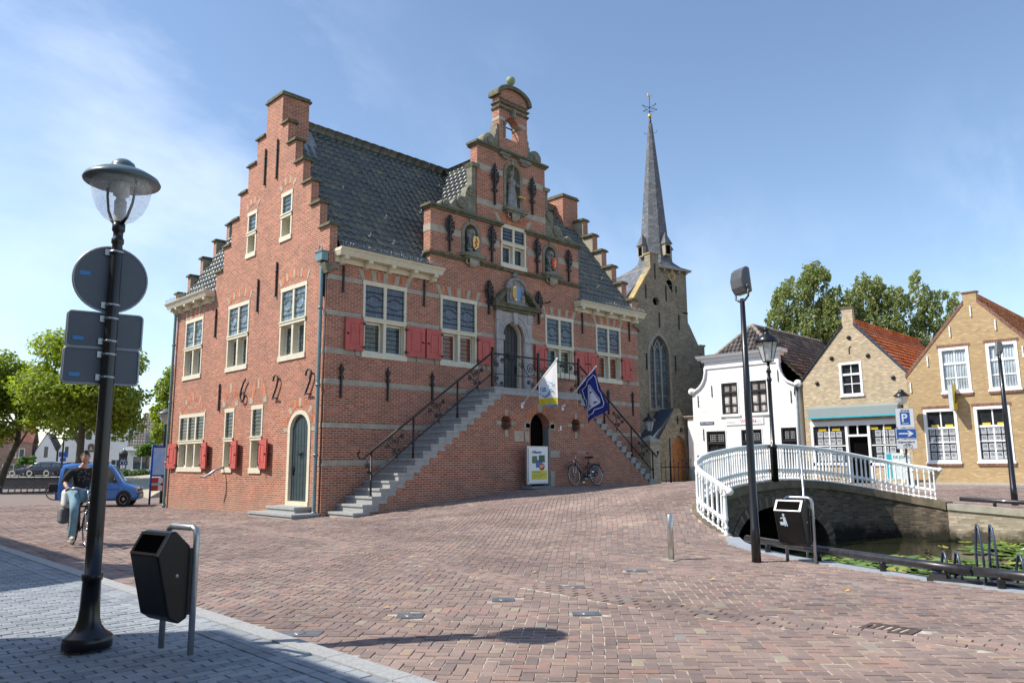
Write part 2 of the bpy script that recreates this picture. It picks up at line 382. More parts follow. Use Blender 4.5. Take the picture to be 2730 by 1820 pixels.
# main roofs
sl=sqrt(4.5**2+6.05**2)
def kp(u,v):
    return True
tiles('main_roof',(.42,-.08,8.88),(1,0,0),(0,4.54,6.05),16.7,sl,.30,.37,M['roofdark'],HALL,
      keep=lambda u,v: not (4.45+v*.578<u+.42<12.98-v*.578))
tiles('main_roof_rear',(.42,9.0,8.88),(1,0,0),(0,-4.54,6.05),16.7,sl,.45,.5,M['roofdark'],HALL)
hl=sqrt(4.36**2+6.02**2)
# dormer roof slopes run back from the gable to the main ridge
for nm,sx in (('dormer_roof',-1),('dormer_roof',1)):
    tiles(nm,(8.72+sx*4.36,.42 if True else 0,8.9),(0,1,0),(-sx*4.36,0,6.05),4.2,hl,.30,.37,M['roofdark'],HALL,
          keep=lambda u,v: u+.42 < .12+ v*.602)
b=MB(); b.prism([(.3,8.8),(8.7,8.8),(4.46,14.75)],.31,17.1,0,ax='u'); b.prism([(4.45,8.8),(12.99,8.8),(8.72,14.75)],.43,4.4,0)
b.build('roof_core',M['hole'],HALL)
b=MB()
def ridge(p,q,r=.13,stp=.42):
    p=Vector(p);q=Vector(q);n=int((q-p).length/stp)
    for i in range(n):
        a=p+(q-p)*(i/n); c=p+(q-p)*((i+1.06)/n); b.tube([a,a+(c-a)*.12,c],[r*1.12,r,r*.96],10)
ridge((1.1,4.46,14.97),(16.3,4.46,14.97)); ridge((8.72,.5,14.93),(8.72,4.3,14.95)); b.build('ridge_tiles',M['ridge'],HALL)
# lead flashing and roof ladder hooks
b=MB(); b.prism([(3.3,13.45),(4.2,14.9),(3.55,13.6)],.32,1.5,0,ax='u'); b.build('lead_flashing',M['lead'],HALL)
b=MB()
rr=random.Random(5)
for (x,v) in [(1.9,.9),(1.7,3.6),(3.2,2.4),(2.9,.8),(4.1,.5),(4.2,2.9),(5.4,3.5),(7.6,6.1),(2.0,6.0),(14.6,3.0),(15.2,1.2),(16.1,2.0)]:
    y=-.08+4.54*v/sl; z=8.88+6.05*v/sl
    b.tube([(x,y+.05,z+.24),(x,y-.06,z+.16),(x,y-.10,z+.22),(x,y-.09,z+.30)],.016,6)
b.build('roof_hooks',M['lead'],HALL)
# wooden cornices
def cornice(T,u0,u1,z,br,end=0.0):
    b=MB(T); b.box(u0,u1,-.08,.02,z-.24,z-.06); b.box(u0-.02,u1+.02,-.40,.02,z-.05,z+.01); b.box(u0-.04,u1+.04,-.43,.0,z+.01,z+.08)
    b.prism([(-.46,z+.08),(0,z+.08),(0,z+.20),(-.54,z+.20),(-.52,z+.15),(-.46,z+.11)],u0-.06,u1+.06,0,ax='u'); c=b.build('cornice',M['cream'],HALL)
    b=MB(T)
    for x in br:
        b.prism([(.0,z-.07),(-.38,z-.05),(-.38,z-.14),(-.30,z-.19),(-.24,z-.17),(-.18,z-.26),(-.10,z-.30),(.0,z-.32)],x-.085,x+.085,0,ax='u')
    b.build('bracket',M['cream'],c)
    b=MB(T)   # pigeon spikes
    n=int((u1-u0)/.07)
    for i in range(n):
        x=u0+(u1-u0)*i/n; b.tube([(x,-.5,z+.24),(x+rr.uniform(-.03,.03),-.53+rr.uniform(-.04,.04),z+.24+rr.uniform(.10,.16))],.006,3)
    b.build('pigeon_spikes',M['steel'],c)
cornice(front(),.22,4.62,8.70,[.48,1.45,2.43,3.42,4.38])
cornice(front(),12.72,17.50,8.66,[12.95,13.95,14.95,15.95,16.95])
cornice(sideT(),9.06,13.25,8.70,[9.35,10.35,11.35,12.35,12.95])
# stone bands on the front wall (break at the openings)
def bands(T,rows,name='stone_band',m='stone'):
    b=MB(T)
    for z0,z1,segs in rows:
        for a,c in segs: b.box(a,c,-.008,.02,z0,z1)
    return b.build(name,M[m],HALL)
gaps=[(1.33,3.32),(4.81,6.78),(10.67,12.64),(14.13,16.11)]
def seg(lo,hi,g):
    out=[];x=lo
    for a,c in sorted(g):
        if a>hi or c<lo: continue
        if a>x: out.append((x,a)); 
        x=max(x,c)
    if x<hi: out.append((x,hi))
    return out
dgap=(7.70,9.86)
bands(front(),[(7.84,8.01,seg(-.01,17.46,gaps+[(7.6,9.95)])),(6.62,6.79,seg(-.01,17.46,gaps+[dgap])),(5.33,5.50,seg(-.01,17.46,gaps+[dgap])),
  (4.28,4.45,[(-.01,17.46)]),(2.84,3.01,[(-.01,17.46)]),(1.59,1.76,[(-.01,17.46)]),
  (10.48,10.74,[(4.345,5.86),(6.98,8.0),(9.64,10.54),(11.66,13.055)]),(13.64,13.88,[(6.745,8.20),(9.40,10.835)]),(12.12,12.36,[(6.745,8.20),(9.40,10.835)]),
  (16.18,16.32,[(8.015,8.36),(9.20,9.725)])])
b=MB()   # quoin returns of the bands round the corner and the gable edge stones
for z0,z1 in ((7.84,8.01),(6.62,6.79),(5.33,5.50),(4.28,4.45),(2.84,3.01),(1.59,1.76)): b.box(-.012,.06,-.006,.30,z0+.001,z1-.001)
b.build('quoin_return',M['stone'],HALL)
b=MB()
for (x0,x1,z0,z1) in ((4.338,4.40,10.481,10.739),(6.738,6.80,13.641,13.879),(6.738,6.8,12.121,12.359),(8.008,8.06,16.181,16.319)): b.box(x0,x1,-.006,.43,z0,z1)
b.build('gable_edge_stone',M['stone'],HALL)
# corbel stones at corners
b=MB(); 
for x,sg in ((0,1),(17.45,-1)):
    b.prism([(x-.22*sg,8.36),(x+.34*sg,8.36),(x+.34*sg,8.22),(x+.10*sg,8.18),(x-.10*sg,8.02)],-.10,.25,0)
b.build('corner_corbel',M['stone_old'],HALL)
# string courses and copings of the ornamental gable
b=MB()
def mould(u0,u1,z,h,p,d1=.50): 
    b.box(u0-p,u1+p,-p,d1,z+h*.45,z+h); b.box(u0-p*.5,u1+p*.5,-p*.5,d1,z,z+h*.45)
mould(4.35,8.02,9.52,.15,.13,.44); mould(9.62,13.05,9.52,.15,.13,.44)
mould(4.35,8.02,11.38,.17,.14); mould(9.62,13.05,11.38,.17,.14)
mould(6.75,10.83,14.64,.18,.14,.55)
b.box(8.02,9.62,-.07,.0,9.52,9.62)
mould(8.02,9.72,16.66,.12,.07,.46); mould(8.02,9.72,16.90,.10,.09,.46)
b.build('string_course',M['cap'],HALL)
b=MB() # curved pediment coping
top=arc(8.87,17.30,.85,.42,0,pi,18); outr=arc(8.87,17.32,1.04,.56,0,pi,18)
b.prism(outr+[(7.83,17.24),(8.02,17.24)]+top[::-1][0:]+[(9.72,17.24),(9.91,17.24)],-.14,.50,0); b.build('arched_pediment',M['cap'],HALL)
b=MB(); b.box(8.0,9.74,-.05,-.001,17.1,17.18); b.build('pediment_sill',M['cap'],HALL)
b=MB(); b.lathe([(.17,17.86),(.13,17.93),(.06,18.0),(.06,18.1)],(8.87,.15,0),16); b.ball((8.87,.15,18.26),.21,18); b.build('ball_finial',simple('green_bronze',(.22,.27,.17),.6,var=.25),HALL)
# bell frame pilasters, keystone, stepped buttress volutes
b=MB()
b.box(8.30,8.36+.001,-.06,.0,15.42,16.05); b.box(8.26,8.40,-.08,.43,16.02,16.14); b.box(9.16,9.30,-.08,.43,16.02,16.14)
b.prism([(8.70,16.80),(8.86,16.80),(8.83,16.42),(8.73,16.42)],-.18,-.001,0)
for sg,x0 in ((-1,8.02),(1,9.72)):
    for k,(dx,z0,z1) in enumerate([(.30,14.95,15.20),(.22,15.20,15.44),(.15,15.44,15.70),(.08,15.70,15.98)]):
        b.box(min(x0,x0+sg*dx),max(x0,x0+sg*dx),.05,.5,z0,z1)
    b.lathe([(.34,.0),(.36,.08),(.36,.38),(.34,.46)],(x0+sg*.55,0,15.02),20,ax='y'); b.lathe([(.16,-.05),(.16,.0)],(x0+sg*.55,0,15.02),14,ax='y')
b.build('bell_gable_scroll',M['stone_old'],HALL)
b=MB(); b.box(7.95,8.55,-.16,.0,14.55,14.66); b.box(9.1,9.80,-.16,.0,14.50,14.66); b.prism([(8.1,14.55),(8.45,14.55),(8.4,14.42),(8.15,14.42)],-.14,0,0); b.prism([(9.2,14.50),(9.65,14.50),(9.6,14.38),(9.25,14.38)],-.14,0,0)
b.build('pilaster_corbel',M['stone_old'],HALL)
b=MB(); b.tube([(8.36,.4,16.15),(9.20,.4,16.15)],.03); b.tube([(8.5,.4,16.4),(8.7,.4,16.1)],.02); b.build('bell_rod',M['iron'],HALL)
# large volutes left and right
def volute(sg):
    b=MB(); X=lambda x: 8.79+sg*(x-8.79)
    p=[(4.95,11.55)]+[(X0,Z0) for X0,Z0 in [(4.9,11.72),(5.0,11.86),(5.16,11.9),(5.32,11.80),(5.42,11.78),(5.62,12.05),(5.9,12.22),(6.15,12.25),(6.2,12.5),(6.3,12.75),(6.5,12.85),(6.52,13.2),(6.50,13.62),(6.74,13.75),(6.74,11.55)]]
    q=[(X(a),z) for a,z in p]
    if sg<0: q=q[::-1]
    b.prism(q,.06,.38,0)
    for (x,z,r) in ((5.95,11.98,.26),(6.42,12.55,.22),(5.15,11.72,.17)): 
        b.lathe([(r,-.03),(r*.9,-.06),(r*.5,-.02),(r*.35,-.07),(.02,-.08)],(X(x),.06,z),18,ax='y')
    b.prism([(X(a),z) for a,z in ((6.5,13.64),(6.85,13.64),(6.85,13.80),(6.42,13.80))],-.05,.42,0)
    return b.build('gable_volute',M['stone_old'],HALL)
volute(1); volute(-1)
# voussoirs over the front windows (flat arches) and over side windows
def flat_arch(T,u0,u1,z0,h,nb,flare=.16,ends=.12):
    s=MB(T); r=MB(T); n=2*nb+1; cx=(u0+u1)/2
    xs=[u0+.06+(u1-u0-.12)*i/(2*nb) for i in range(2*nb+1)]
    # alternating: stone at even boundaries (narrow), rubbed brick between
    wd=.16; pts=[u0+(u1-u0)*i/nb for i in range(nb+1)]
    def top(x): return x+(x-cx)/(u1-u0)*2*flare
    for x in pts: s.prism([(x-wd/2,z0),(x+wd/2,z0),(top(x+wd/2),z0+h+.02),(top(x-wd/2),z0+h+.02)],-.012,.02,0)
    for a,c in zip(pts[:-1],pts[1:]): r.prism([(a+wd/2,z0),(c-wd/2,z0),(top(c-wd/2),z0+h),(top(a+wd/2),z0+h)],-.008,.02,0)
    s.build('arch_stone',M['stone'],HALL); r.build('arch_brick',M['rubbed'],HALL)
for a,c,_ in WINF: flat_arch(front(),a+.02,c-.02,8.02,.34,4)
flat_arch(front(),8.05,9.60,11.56,.38,1,.25)
def seg_arch(T,cx,z,R,a0,a1,th,n,stone_every=2,wst=.10,par=None,w=-.012,pr=None,name=('arch_brick','arch_stone')):
    """ring of rubbed brick with stone blocks; R outer start radius, angles in deg"""
    s=MB(T); r=MB(T); A0=radians(a0);A1=radians(a1)
    rz=pr or 1.0
    def P(a,rad): return (cx+rad*cos(a),z+rad*sin(a)*rz)
    k=40
    r.prism([P(A0+(A1-A0)*i/k,R) for i in range(k+1)]+[P(A1-(A1-A0)*i/k,R+th) for i in range(k+1)],w+.004,.02,0)
    for i in range(n+1):
        a=A0+(A1-A0)*i/n; da=wst/R*.5
        s.prism([P(a-da,R-.004),P(a+da,R-.004),P(a+da,R+th+.02),P(a-da,R+th+.02)],w,.02,0)
    x=r.build(name[0],M['rubbed'],par or HALL); y=s.build(name[1],M['stone'],par or HALL); return x
for a,c,z0,z1 in WINS[:2]: 
    h=(c-a)/2; R=2.4; seg_arch(sideT(),(a+c)/2,z1+.04-sqrt(R*R-h*h)+.05,R,90-math.degrees(math.asin(h/R)),90+math.degrees(math.asin(h/R)),.30,4)
flat_arch(sideT(),10.1,11.9,8.0,.34,4,.05)
for a,c,z0,z1 in WINT:
    h=(c-a)/2; R=.62; seg_arch(sideT(),(a+c)/2,z1-.30,R,90-math.degrees(math.asin(h/R)),90+math.degrees(math.asin(h/R)),.26,3)
seg_arch(sideT(),10.68,2.96,1.40,35,145,.26,4); 
for c in (7.04,4.71): seg_arch(sideT(),c,3.88,.42,10,170,.26,2,wst=.12,pr=1.35)
seg_arch(sideT(),1.565,2.83,.80,0,180,.26,4,wst=.13)
# ------------------------------------------------------------------ windows
def glazing(T,u0,u1,z0,z1,w,m,par,name='pane'):
    b=MB(T); b.quad((u0,w,z0),(u1,w,z0),(u1,w,z1),(u0,w,z1)); return b.build(name,m,par,recalc=False)
def cross_window(T,u0,u1,z0,z1,zt,nm,up,lo,fd=.10,deep=.17,bars=4,fancy=True,lowglass=True,fr='cream'):
    F=M[fr]; b=MB(T); s=.095; t=.10
    b.box(u0,u0+s,-.02,fd,z0,z1); b.box(u1-s,u1,-.02,fd,z0,z1); b.box(u0-.02,u1+.02,-.03,fd,z1-.14,z1+.012)
    b.box(u0+s,u1-s,-.02,fd+deep,z0+.001,z0+.15); b.box(u0-.03,u1+.03,-.05,.03,z0-.05,z0+.14)
    b.box(u0,u1,-.045,fd+deep,zt-.06,zt+.04); b.box(u0-.01,u1+.01,-.07,.04,zt+.04,zt+.09)
    iw=(u1-u0-2*s); 
    for k in range(1,nm):
        x=u0+s+iw*k/nm; b.box(x-.06,x+.06,-.015,fd+deep*.9,z0+.15,zt-.06); b.box(x-.06,x+.06,-.015,.10,zt+.09,z1-.14)
    b.box(u0+.03,u0+s+.03,fd,fd+deep,z0+.15,zt-.06); b.box(u1-s-.03,u1-.03,fd,fd+deep,z0+.15,zt-.06)
    W=b.build('window',F,HALL)
    cells=[(u0+s+iw*k/nm+(.06 if k else 0),u0+s+iw*(k+1)/nm-(.06 if k<nm-1 else 0)) for k in range(nm)]
    bars_=MB(T); cs=MB(T)
    for i,(a,c) in enumerate(cells):
        glazing(T,a,c,zt+.09,z1-.14,.05,M[up],W,'upper_pane')
        lm=lo[i%len(lo)]
        d=fd+deep*.75
        cs.box(a,a+.045,d-.03,d+.03,z0+.15,zt-.06); cs.box(c-.045,c,d-.03,d+.03,z0+.15,zt-.06); cs.box(a,c,d-.031,d+.031,z0+.15,z0+.22); cs.box(a,c,d-.031,d+.031,zt-.12,zt-.06)
        glazing(T,a+.04,c-.04,z0+.2,zt-.1,d,M[lm],W,'lower_pane')
        h=z1-.14-zt-.09; n=bars
        for j in range(1,n+1):
            z=zt+.09+h*j/(n+1)
            if fancy and j in (2,3) and nm==2:
                q=(c-a); sg=1 if j==3 else -.6
                bars_.tube([(a-.02,.02,z),(a+q*.22,.02,z),(a+q*.28,.02,z+.07*sg),(a+q*.42,.02,z+.09*sg),(a+q*.5,.02,z+.13*sg),(a+q*.58,.02,z+.09*sg),(a+q*.72,.02,z+.07*sg),(a+q*.78,.02,z),(c+.02,.02,z)],.011,5)
            else: bars_.tube([(a-.03,.02,z),(c+.03,.02,z)],.013,5)
        for j in range(1,6): 
            z=z0+.2+(zt-z0-.3)*j/6; bars_.tube([(a+.05,d-.03,z),(c-.05,d-.03,z)],.008,4)
    cs.build('casement_frame',M['white'],W); bars_.build('saddle_bars',M['iron'],W)
    if fancy and nm==2:  # leaded coats of arms seen as pale lines in the upper lights
        g=MB(T)
        for (a,c) in cells:
            cx=(a+c)/2; cz=(zt+z1)/2; r=(c-a)*.24
            g.tube([(cx-r,.045,cz+.22),(cx+r,.045,cz+.22),(cx+r,.045,cz-.02),(cx,.045,cz-.24),(cx-r,.045,cz-.02)],.007,4,closed=True)
            g.tube([(cx-r*.9,.045,cz+.1),(cx-r*1.5,.045,cz+.26),(cx-r*1.3,.045,cz+.02)],.005,4); g.tube([(cx+r*.9,.045,cz+.1),(cx+r*1.5,.045,cz+.26),(cx+r*1.3,.045,cz+.02)],.005,4)
            g.tube([(cx-r*.5,.045,cz+.36),(cx,.045,cz+.44),(cx+r*.5,.045,cz+.36)],.006,4)
        g.build('lead_arms',simple('lead_came_pale',(.25,.25,.27),.5),W)
    return W
LO={'olive':['olive','barred'],'amber':['amber','amber'],'olive2':['barred','olive']}
for a,c,k in WINF: cross_window(front(),a,c,5.34,8.0,6.62,2,'up',LO[k])
cross_window(front(),8.07,9.57,9.74,11.54,10.72,2,'up',['barred'],fancy=False,bars=3,deep=.12)
for a,c,z0,z1 in WINS: cross_window(sideT(),a,c,z0,z1,6.66,2,'upside',['barred'])
for a,c,z0,z1 in WINT: cross_window(sideT(),a,c,z0,z1,(z0+z1)/2,1,'upside',['barred'],bars=3,fancy=False,deep=.28)
for a,c,z0,z1,n in WING: cross_window(sideT(),a,c,z0,z1,2.60,n,'barred',['barred'],bars=6,fancy=False)
# ------------------------------------------------------------------ shutters
def shutter(T,u0,u1,z0,z1,open_at,ang=0.0,par=None):
    # leaf hung at u=open_at; ang swings it off the wall
    sg=1 if u1>open_at+.01 and abs(u0-open_at)<.02 else -1
    wd=u1-u0
    L=T @ Matrix.Translation((open_at,-.035,0)) @ Matrix.Rotation(-ang*sg,4,'Z')
    b=MB(L); a,c=(0,wd) if sg>0 else (-wd,0)
    b.box(a,c,-.045,0,z0,z1); e=.0
    fr=.17
    for q in ((a,a+fr,z0,z1),(c-fr,c,z0,z1),(a+fr,c-fr,z0,z0+fr+.02),(a+fr,c-fr,z1-fr-.02,z1)): b.box(q[0],q[1],-.062,-.045,q[2],q[3])
    b.box(a+fr+.05,c-fr-.05,-.058,-.045,z0+fr+.07,z1-fr-.07)
    S=b.build('shutter',M['shutter'],HALL)
    h=MB(L); hx=0.0; fx=(c-.09 if sg>0 else a+.09)
    for z in (z0+.14,z1-.16): h.box(min(-.06*sg,.05*sg),max(-.06*sg,.05*sg),-.075,-.02,z-.045,z+.045); h.ball((.12*sg,-.07,z),.018,8)
    h.ball((fx,-.08,(z0+z1)/2),.035,8); h.tube([(fx-.06,-.075,(z0+z1)/2+.015),(fx+.05,-.075,(z0+z1)/2-.02)],.014,5)
    h.tube([(a+wd*.5,-.07,z0+.03),(a+wd*.5,-.08,z0-.08),(a+wd*.5+.03,-.08,z0-.14),(a+wd*.5+.01,-.03,z0-.17)],.013,5)
    h.build('hinge',M['iron'],S)
for (u0,u1,h) in [(.66,1.40,1.40),(3.25,4.06,3.25),(4.14,4.88,4.88),(6.74,7.52,6.74),(10.0,10.74,10.74),(12.60,13.42,12.60),(13.47,14.20,14.20),(16.04,16.80,16.04)]:
    shutter(front(),u0,u1,5.48,6.61,h,.03)
for (u0,u1,h,a) in [(12.02,12.80,12.02,.10),(8.60,9.40,9.40,.16),(5.88,6.66,6.66,.16),(3.52,4.30,4.30,.14)]:
    if u1>u0: shutter(sideT(),u0,u1,1.50,2.55,h,a)
# ------------------------------------------------------------------ wall anchors
def plain_anchor(T,u,z0,z1,bulb=True):
    b=MB(T); b.box(u-.028,u+.028,-.075,-.02,z0,z1)
    if bulb:
        zm=z1-(z1-z0)*.27; b.ball((u,-.05,zm),.05,8,sz=1.3); b.box(u-.045,u+.045,-.08,-.02,z0+.0,z0+.05)
    b.box(u-.02,u+.02,-.03,.0,(z0+z1)/2-.03,(z0+z1)/2+.03); return b.build('wall_anchor',M['iron'],HALL)
for u in (.56,4.06,13.20,16.75): plain_anchor(front(),u,7.45,8.52)
for u in (2.86+.45,6.0-.75,8.95,12.9): pass
for u,z0,z1 in ((8.02,3.80,4.88),): plain_anchor(sideT(),u,z0,z1)
for u,z0,z1 in ((8.75,6.88,8.10),(5.05,7.42,8.70),(3.60,7.78,9.10),(.22,7.25,8.85),(3.95,12.45,14.05),(4.92,12.45,13.95)): plain_anchor(sideT(),u,z0,z1)
def mid_anchor(T,u,z0,z1):
    b=MB(T); b.box(u-.03,u+.03,-.08,-.02,z0,z1-.1)
    for dz,r in ((.10,.05),(.28,.08),(.45,.06),(.62,.045)):
        b.ball((u,-.05,z1-dz),r,8,sy=.6)
    for dz in (.22,.5):
        for s in (-1,1): b.tube([(u,-.05,z1-dz-.08),(u+s*.08,-.05,z1-dz-.03),(u+s*.09,-.05,z1-dz+.05),(u+s*.03,-.05,z1-dz+.06)],.018,5)
    b.tube([(u,-.05,z1-.12),(u,-.05,z1)],[.03,.008],6); return b.build('wall_anchor',M['iron'],HALL)
for u in (.58,2.48,4.48,12.97,14.96,16.86): mid_anchor(front(),u,3.83,5.02)
def spiral(b,cx,cz,r,turns,a0,w,th=.018,sg=1,n=22):
    P=[]
    for i in range(n+1):
        t=i/n; rr_=r*(1-t*.85); a=a0+sg*turns*2*pi*t; P.append((cx+rr_*cos(a),w,cz+rr_*sin(a)))
    b.tube(P,th,5); b.ball(P[-1],th*1.9,7)
def rose_anchor(u,z0,z1,knob=0):
    b=MB(front()); b.box(u-.035,u+.035,-.11,-.04,z0,z1-.15); L=z1-z0; zc=z1-L*.36
    for s in (-1,1):
        b.tube([(u,-.08,z0+L*.36),(u+s*.13,-.08,zc-.16),(u+s*.23,-.08,zc),(u+s*.20,-.08,zc+.16),(u+s*.07,-.08,zc+.22)],.024,5)
        spiral(b,u+s*.12,zc+.06,.10,1.2,pi/2,-.09,.02,s); spiral(b,u+s*.12,zc-.13,.075,1.2,0,-.09,.018,-s)
        b.ball((u+s*.10,-.08,zc+.34),.06,8,sy=.6); b.ball((u+s*.19,-.08,zc+.25),.045,8,sy=.6); b.ball((u+s*.06,-.08,zc+.46),.045,8,sy=.6)
        spiral(b,u+s*.09,z0+L*.34,.07,1.1,pi/2,-.08,.022,s); b.ball((u+s*.13,-.08,z0+L*.34),.05,8,sy=.6)
    b.ball((u,-.09,zc),.09,10,sy=.6); b.ball((u,-.08,z1-.10),.05,8); b.tube([(u,-.08,z1-.2),(u,-.08,z1+.02)],[.04,.008],6)
    if knob: b.tube([(u+knob*.22,-.08,zc),(u+knob*.33,-.30,zc+.02),(u+knob*.36,-.42,zc+.06)],[.02,.03,.05],6)
    b.build('rosette_anchor',M['iron'],HALL)
for u,z0,z1,k in ((7.35,7.55,8.98,-1),(10.28,7.52,8.98,1),(5.26,9.77,11.28,0),(7.52,9.76,11.36,0),(7.69,12.24,14.10,0),(9.95,12.32,14.08,0),(10.22,9.76,11.36,0),(12.30,9.72,11.24,0)): rose_anchor(u,z0,z1,k)
# date figures 6 2 2 in iron on the sunny wall
def fig(pts,name,u,z,sc):
    b=MB(sideT()); b.tube([(u-p[0]*sc,-.10,z+p[1]*sc) for p in pts],.034,7); b.build(name,M['iron'],HALL)
six=[(.50,.98),(.30,.80),(.12,.52),(.04,.28),(.10,.08),(.26,.0),(.42,.10),(.44,.28),(.32,.42),(.18,.38),(.08,.28)]
two=[(.02,.74),(.06,.90),(.20,.98),(.38,.92),(.44,.76),(.38,.58),(.24,.34),(.10,.12),(.0,.02),(.22,.04),(.46,.0)]
fig(six,'date_figure',6.05,4.02,.88); fig(two,'date_figure',3.42,3.98,.86); fig(two,'date_figure',1.12,3.98,.88)
# ------------------------------------------------------------------ doors
def plank_door(T,poly_u0,u1,z0,z1,rise,w,m,name='door',metal='iron',bolts=True,ring=True):
    b=MB(T); n=6
    b.prism(archpoly(poly_u0,u1,z0,z1,rise,12),w,w+.05,0)
    cx=(poly_u0+u1)/2; hw=(u1-poly_u0)/2
    for k in range(n):
        a=poly_u0+(u1-poly_u0)*k/n+.012; c=poly_u0+(u1-poly_u0)*(k+1)/n-.012; mx=max(abs(a-cx),abs(c-cx))/hw
        zt=z1-rise+rise*sqrt(max(0,1-min(1,mx)**2))-.01; b.box(a,c,w-.018,w,z0,zt)
    D=b.build(name,m,HALL); h=MB(T)
    if ring: 
        h.ball((cx-.02,w-.04,(z0+z1)/2+.12),.055,10); h.tube([(cx-.02+.10*cos(t*pi/6),w-.055,(z0+z1)/2+.10+.11*sin(t*pi/6)) for t in range(12)],.014,5,closed=True)
    h.box(u1-.22,u1-.10,w-.06,w-.02,(z0+z1)/2-.42,(z0+z1)/2-.36); h.box(u1-.17,u1-.14,w-.06,w-.02,(z0+z1)/2-.6,(z0+z1)/2-.3)
    for k in range(n):
        a=poly_u0+(u1-poly_u0)*(k+.5)/n
        for j in range(7): h.ball((a,w-.02,z0+.25+(z1-rise-z0)*j/7.5),.014,6)
    h.build('door_ironwork',M['iron'],D); return D
# side door with cream frame and two steps
b=MB(sideT()); b.prism([(.80,.42),(.80,2.83)]+arc(1.565,2.83,.765,.66,pi,0,16)[1:]+[(2.33,.42),(2.17,.42),(2.17,2.83)]+arc(1.565,2.83,.605,.52,0,pi,16)[1:]+[(.96,.42)],-.03,.22,0)
b.box(.82,2.31,-.04,.22,.28,.42); b.build('door_frame',M['cream'],HALL)
plank_door(sideT(),.96,2.17,.42,3.35,.52,.10,M['door'])
b=MB(); 
b.box(-.62,-.001,.62,2.55,.20,.28); b.box(-.58,-.001,.66,2.51,-.1,.20); b.box(-1.02,-.001,.05,3.05,.02,.09); b.box(-.98,-.001,.09,3.01,-.35,.02)
b.build('door_step',M['bluestone'],HALL)
# main door
plank_door(front(),8.12,9.30,4.46,7.40,.60,.28,M['darkdoor'])
b=MB(front()); b.prism([(9.20,4.46),(9.34,4.46),(9.34,6.80)]+arc(8.72,6.80,.62,.62,0,pi,16)[1:]+[(8.10,4.46),(8.16,4.46),(8.16,6.8)]+arc(8.72,6.80,.56,.56,pi,0,16)[1:],.10,.27,0); b.build('door_frame',M['cream'],HALL)
P_=MB(front())
ring=[(9.80,4.46),(9.80,7.80),(7.74,7.80),(7.74,4.46),(8.11,4.46)]+arc(8.72,6.80,.61,.61,pi,0,18)[0:]+[(9.33,4.46)]
P_.prism(ring,-.10,-.001,0)
P_.box(7.68,8.14,-.16,-.10,6.60,6.80); P_.box(9.30,9.86,-.16,-.10,6.60,6.80); P_.box(7.70,8.02,-.13,-.10,7.42,7.84); P_.box(9.52,9.84,-.13,-.10,7.42,7.84)
P_.prism([(8.62,7.80),(8.92,7.80),(8.86,7.30),(8.68,7.30)],-.18,-.10,0)
for r0 in (.70,.86): P_.tube([(8.72+r0*cos(t*pi/20),-.105,6.80+r0*sin(t*pi/20)) for t in range(21)],.022,5)
P_.box(7.82,8.06,-.12,-.10,4.6,6.5); P_.box(9.40,9.72,-.12,-.10,4.6,6.5)
P_.build('door_portal',simple('portal_stone',(.37,.35,.34),.8,var=.2,scale=4.0,bs=.2),HALL)
b=MB(front()); b.box(7.60,10.0,-.20,-.001,7.82,7.94); b.box(7.50,10.08,-.30,-.001,7.94,8.06); b.box(7.48,10.10,-.34,-.001,8.06,8.11)
for sg in (-1,1):
    X=lambda x: 8.80+sg*x
    b.prism([(X(1.32),8.11),(X(1.25),8.28),(X(1.05),8.36),(X(.85),8.60),(X(.62),8.74),(X(.45),8.76),(X(.45),8.64),(X(.66),8.58),(X(.82),8.38),(X(1.0),8.20),(X(1.1),8.11)],-.32,-.001,0)
    b.prism([(X(1.0),8.11),(X(.55),8.11),(X(.6),8.5)],-.08,-.001,0)
b.build('door_pediment',M['cap'],HALL)
b=MB(front()); b.prism([(8.28,8.11),(9.34,8.11),(9.34,8.78)]+arc(8.81,8.78,.53,.42,0,pi,12)[1:],-.16,-.001,0); b.prism(arc(8.81,8.78,.60,.50,0,pi,12)+arc(8.81,8.78,.50,.40,pi,0,12),-.22,-.161,0); b.ball((8.81,-.1,9.40),.13,12)
b.box(8.22,9.40,-.24,-.16,8.11,8.20)
for s in (-1,1):
    b.ball((8.81+s*.36,-.18,8.42),.10,8,sy=.5,sz=1.6); b.ball((8.81+s*.36,-.18,8.70),.07,8,sy=.6)
A=b.build('coat_of_arms_stone',M['statue'],HALL)
b=MB(front()); sh_=[(8.81,8.28),(8.64,8.36),(8.58,8.52),(8.58,8.80),(8.64,8.90),(8.81,8.94)]; b.prism(sh_,-.20,-.161,0); b.prism([(17.62-a,z) for a,z in sh_[::-1]],-.20,-.161,1)
for k in range(5): 
    z=8.42+.1*k; b.prism([(8.60,z-.10),(8.81,z+.02),(8.81,z+.065),(8.60,z-.055)],-.206,-.2,2)
b.build('heraldic_shield',[M['gold'],M['heraldblue'],simple('heraldic_brown',(.12,.05,.02),.6)],A)
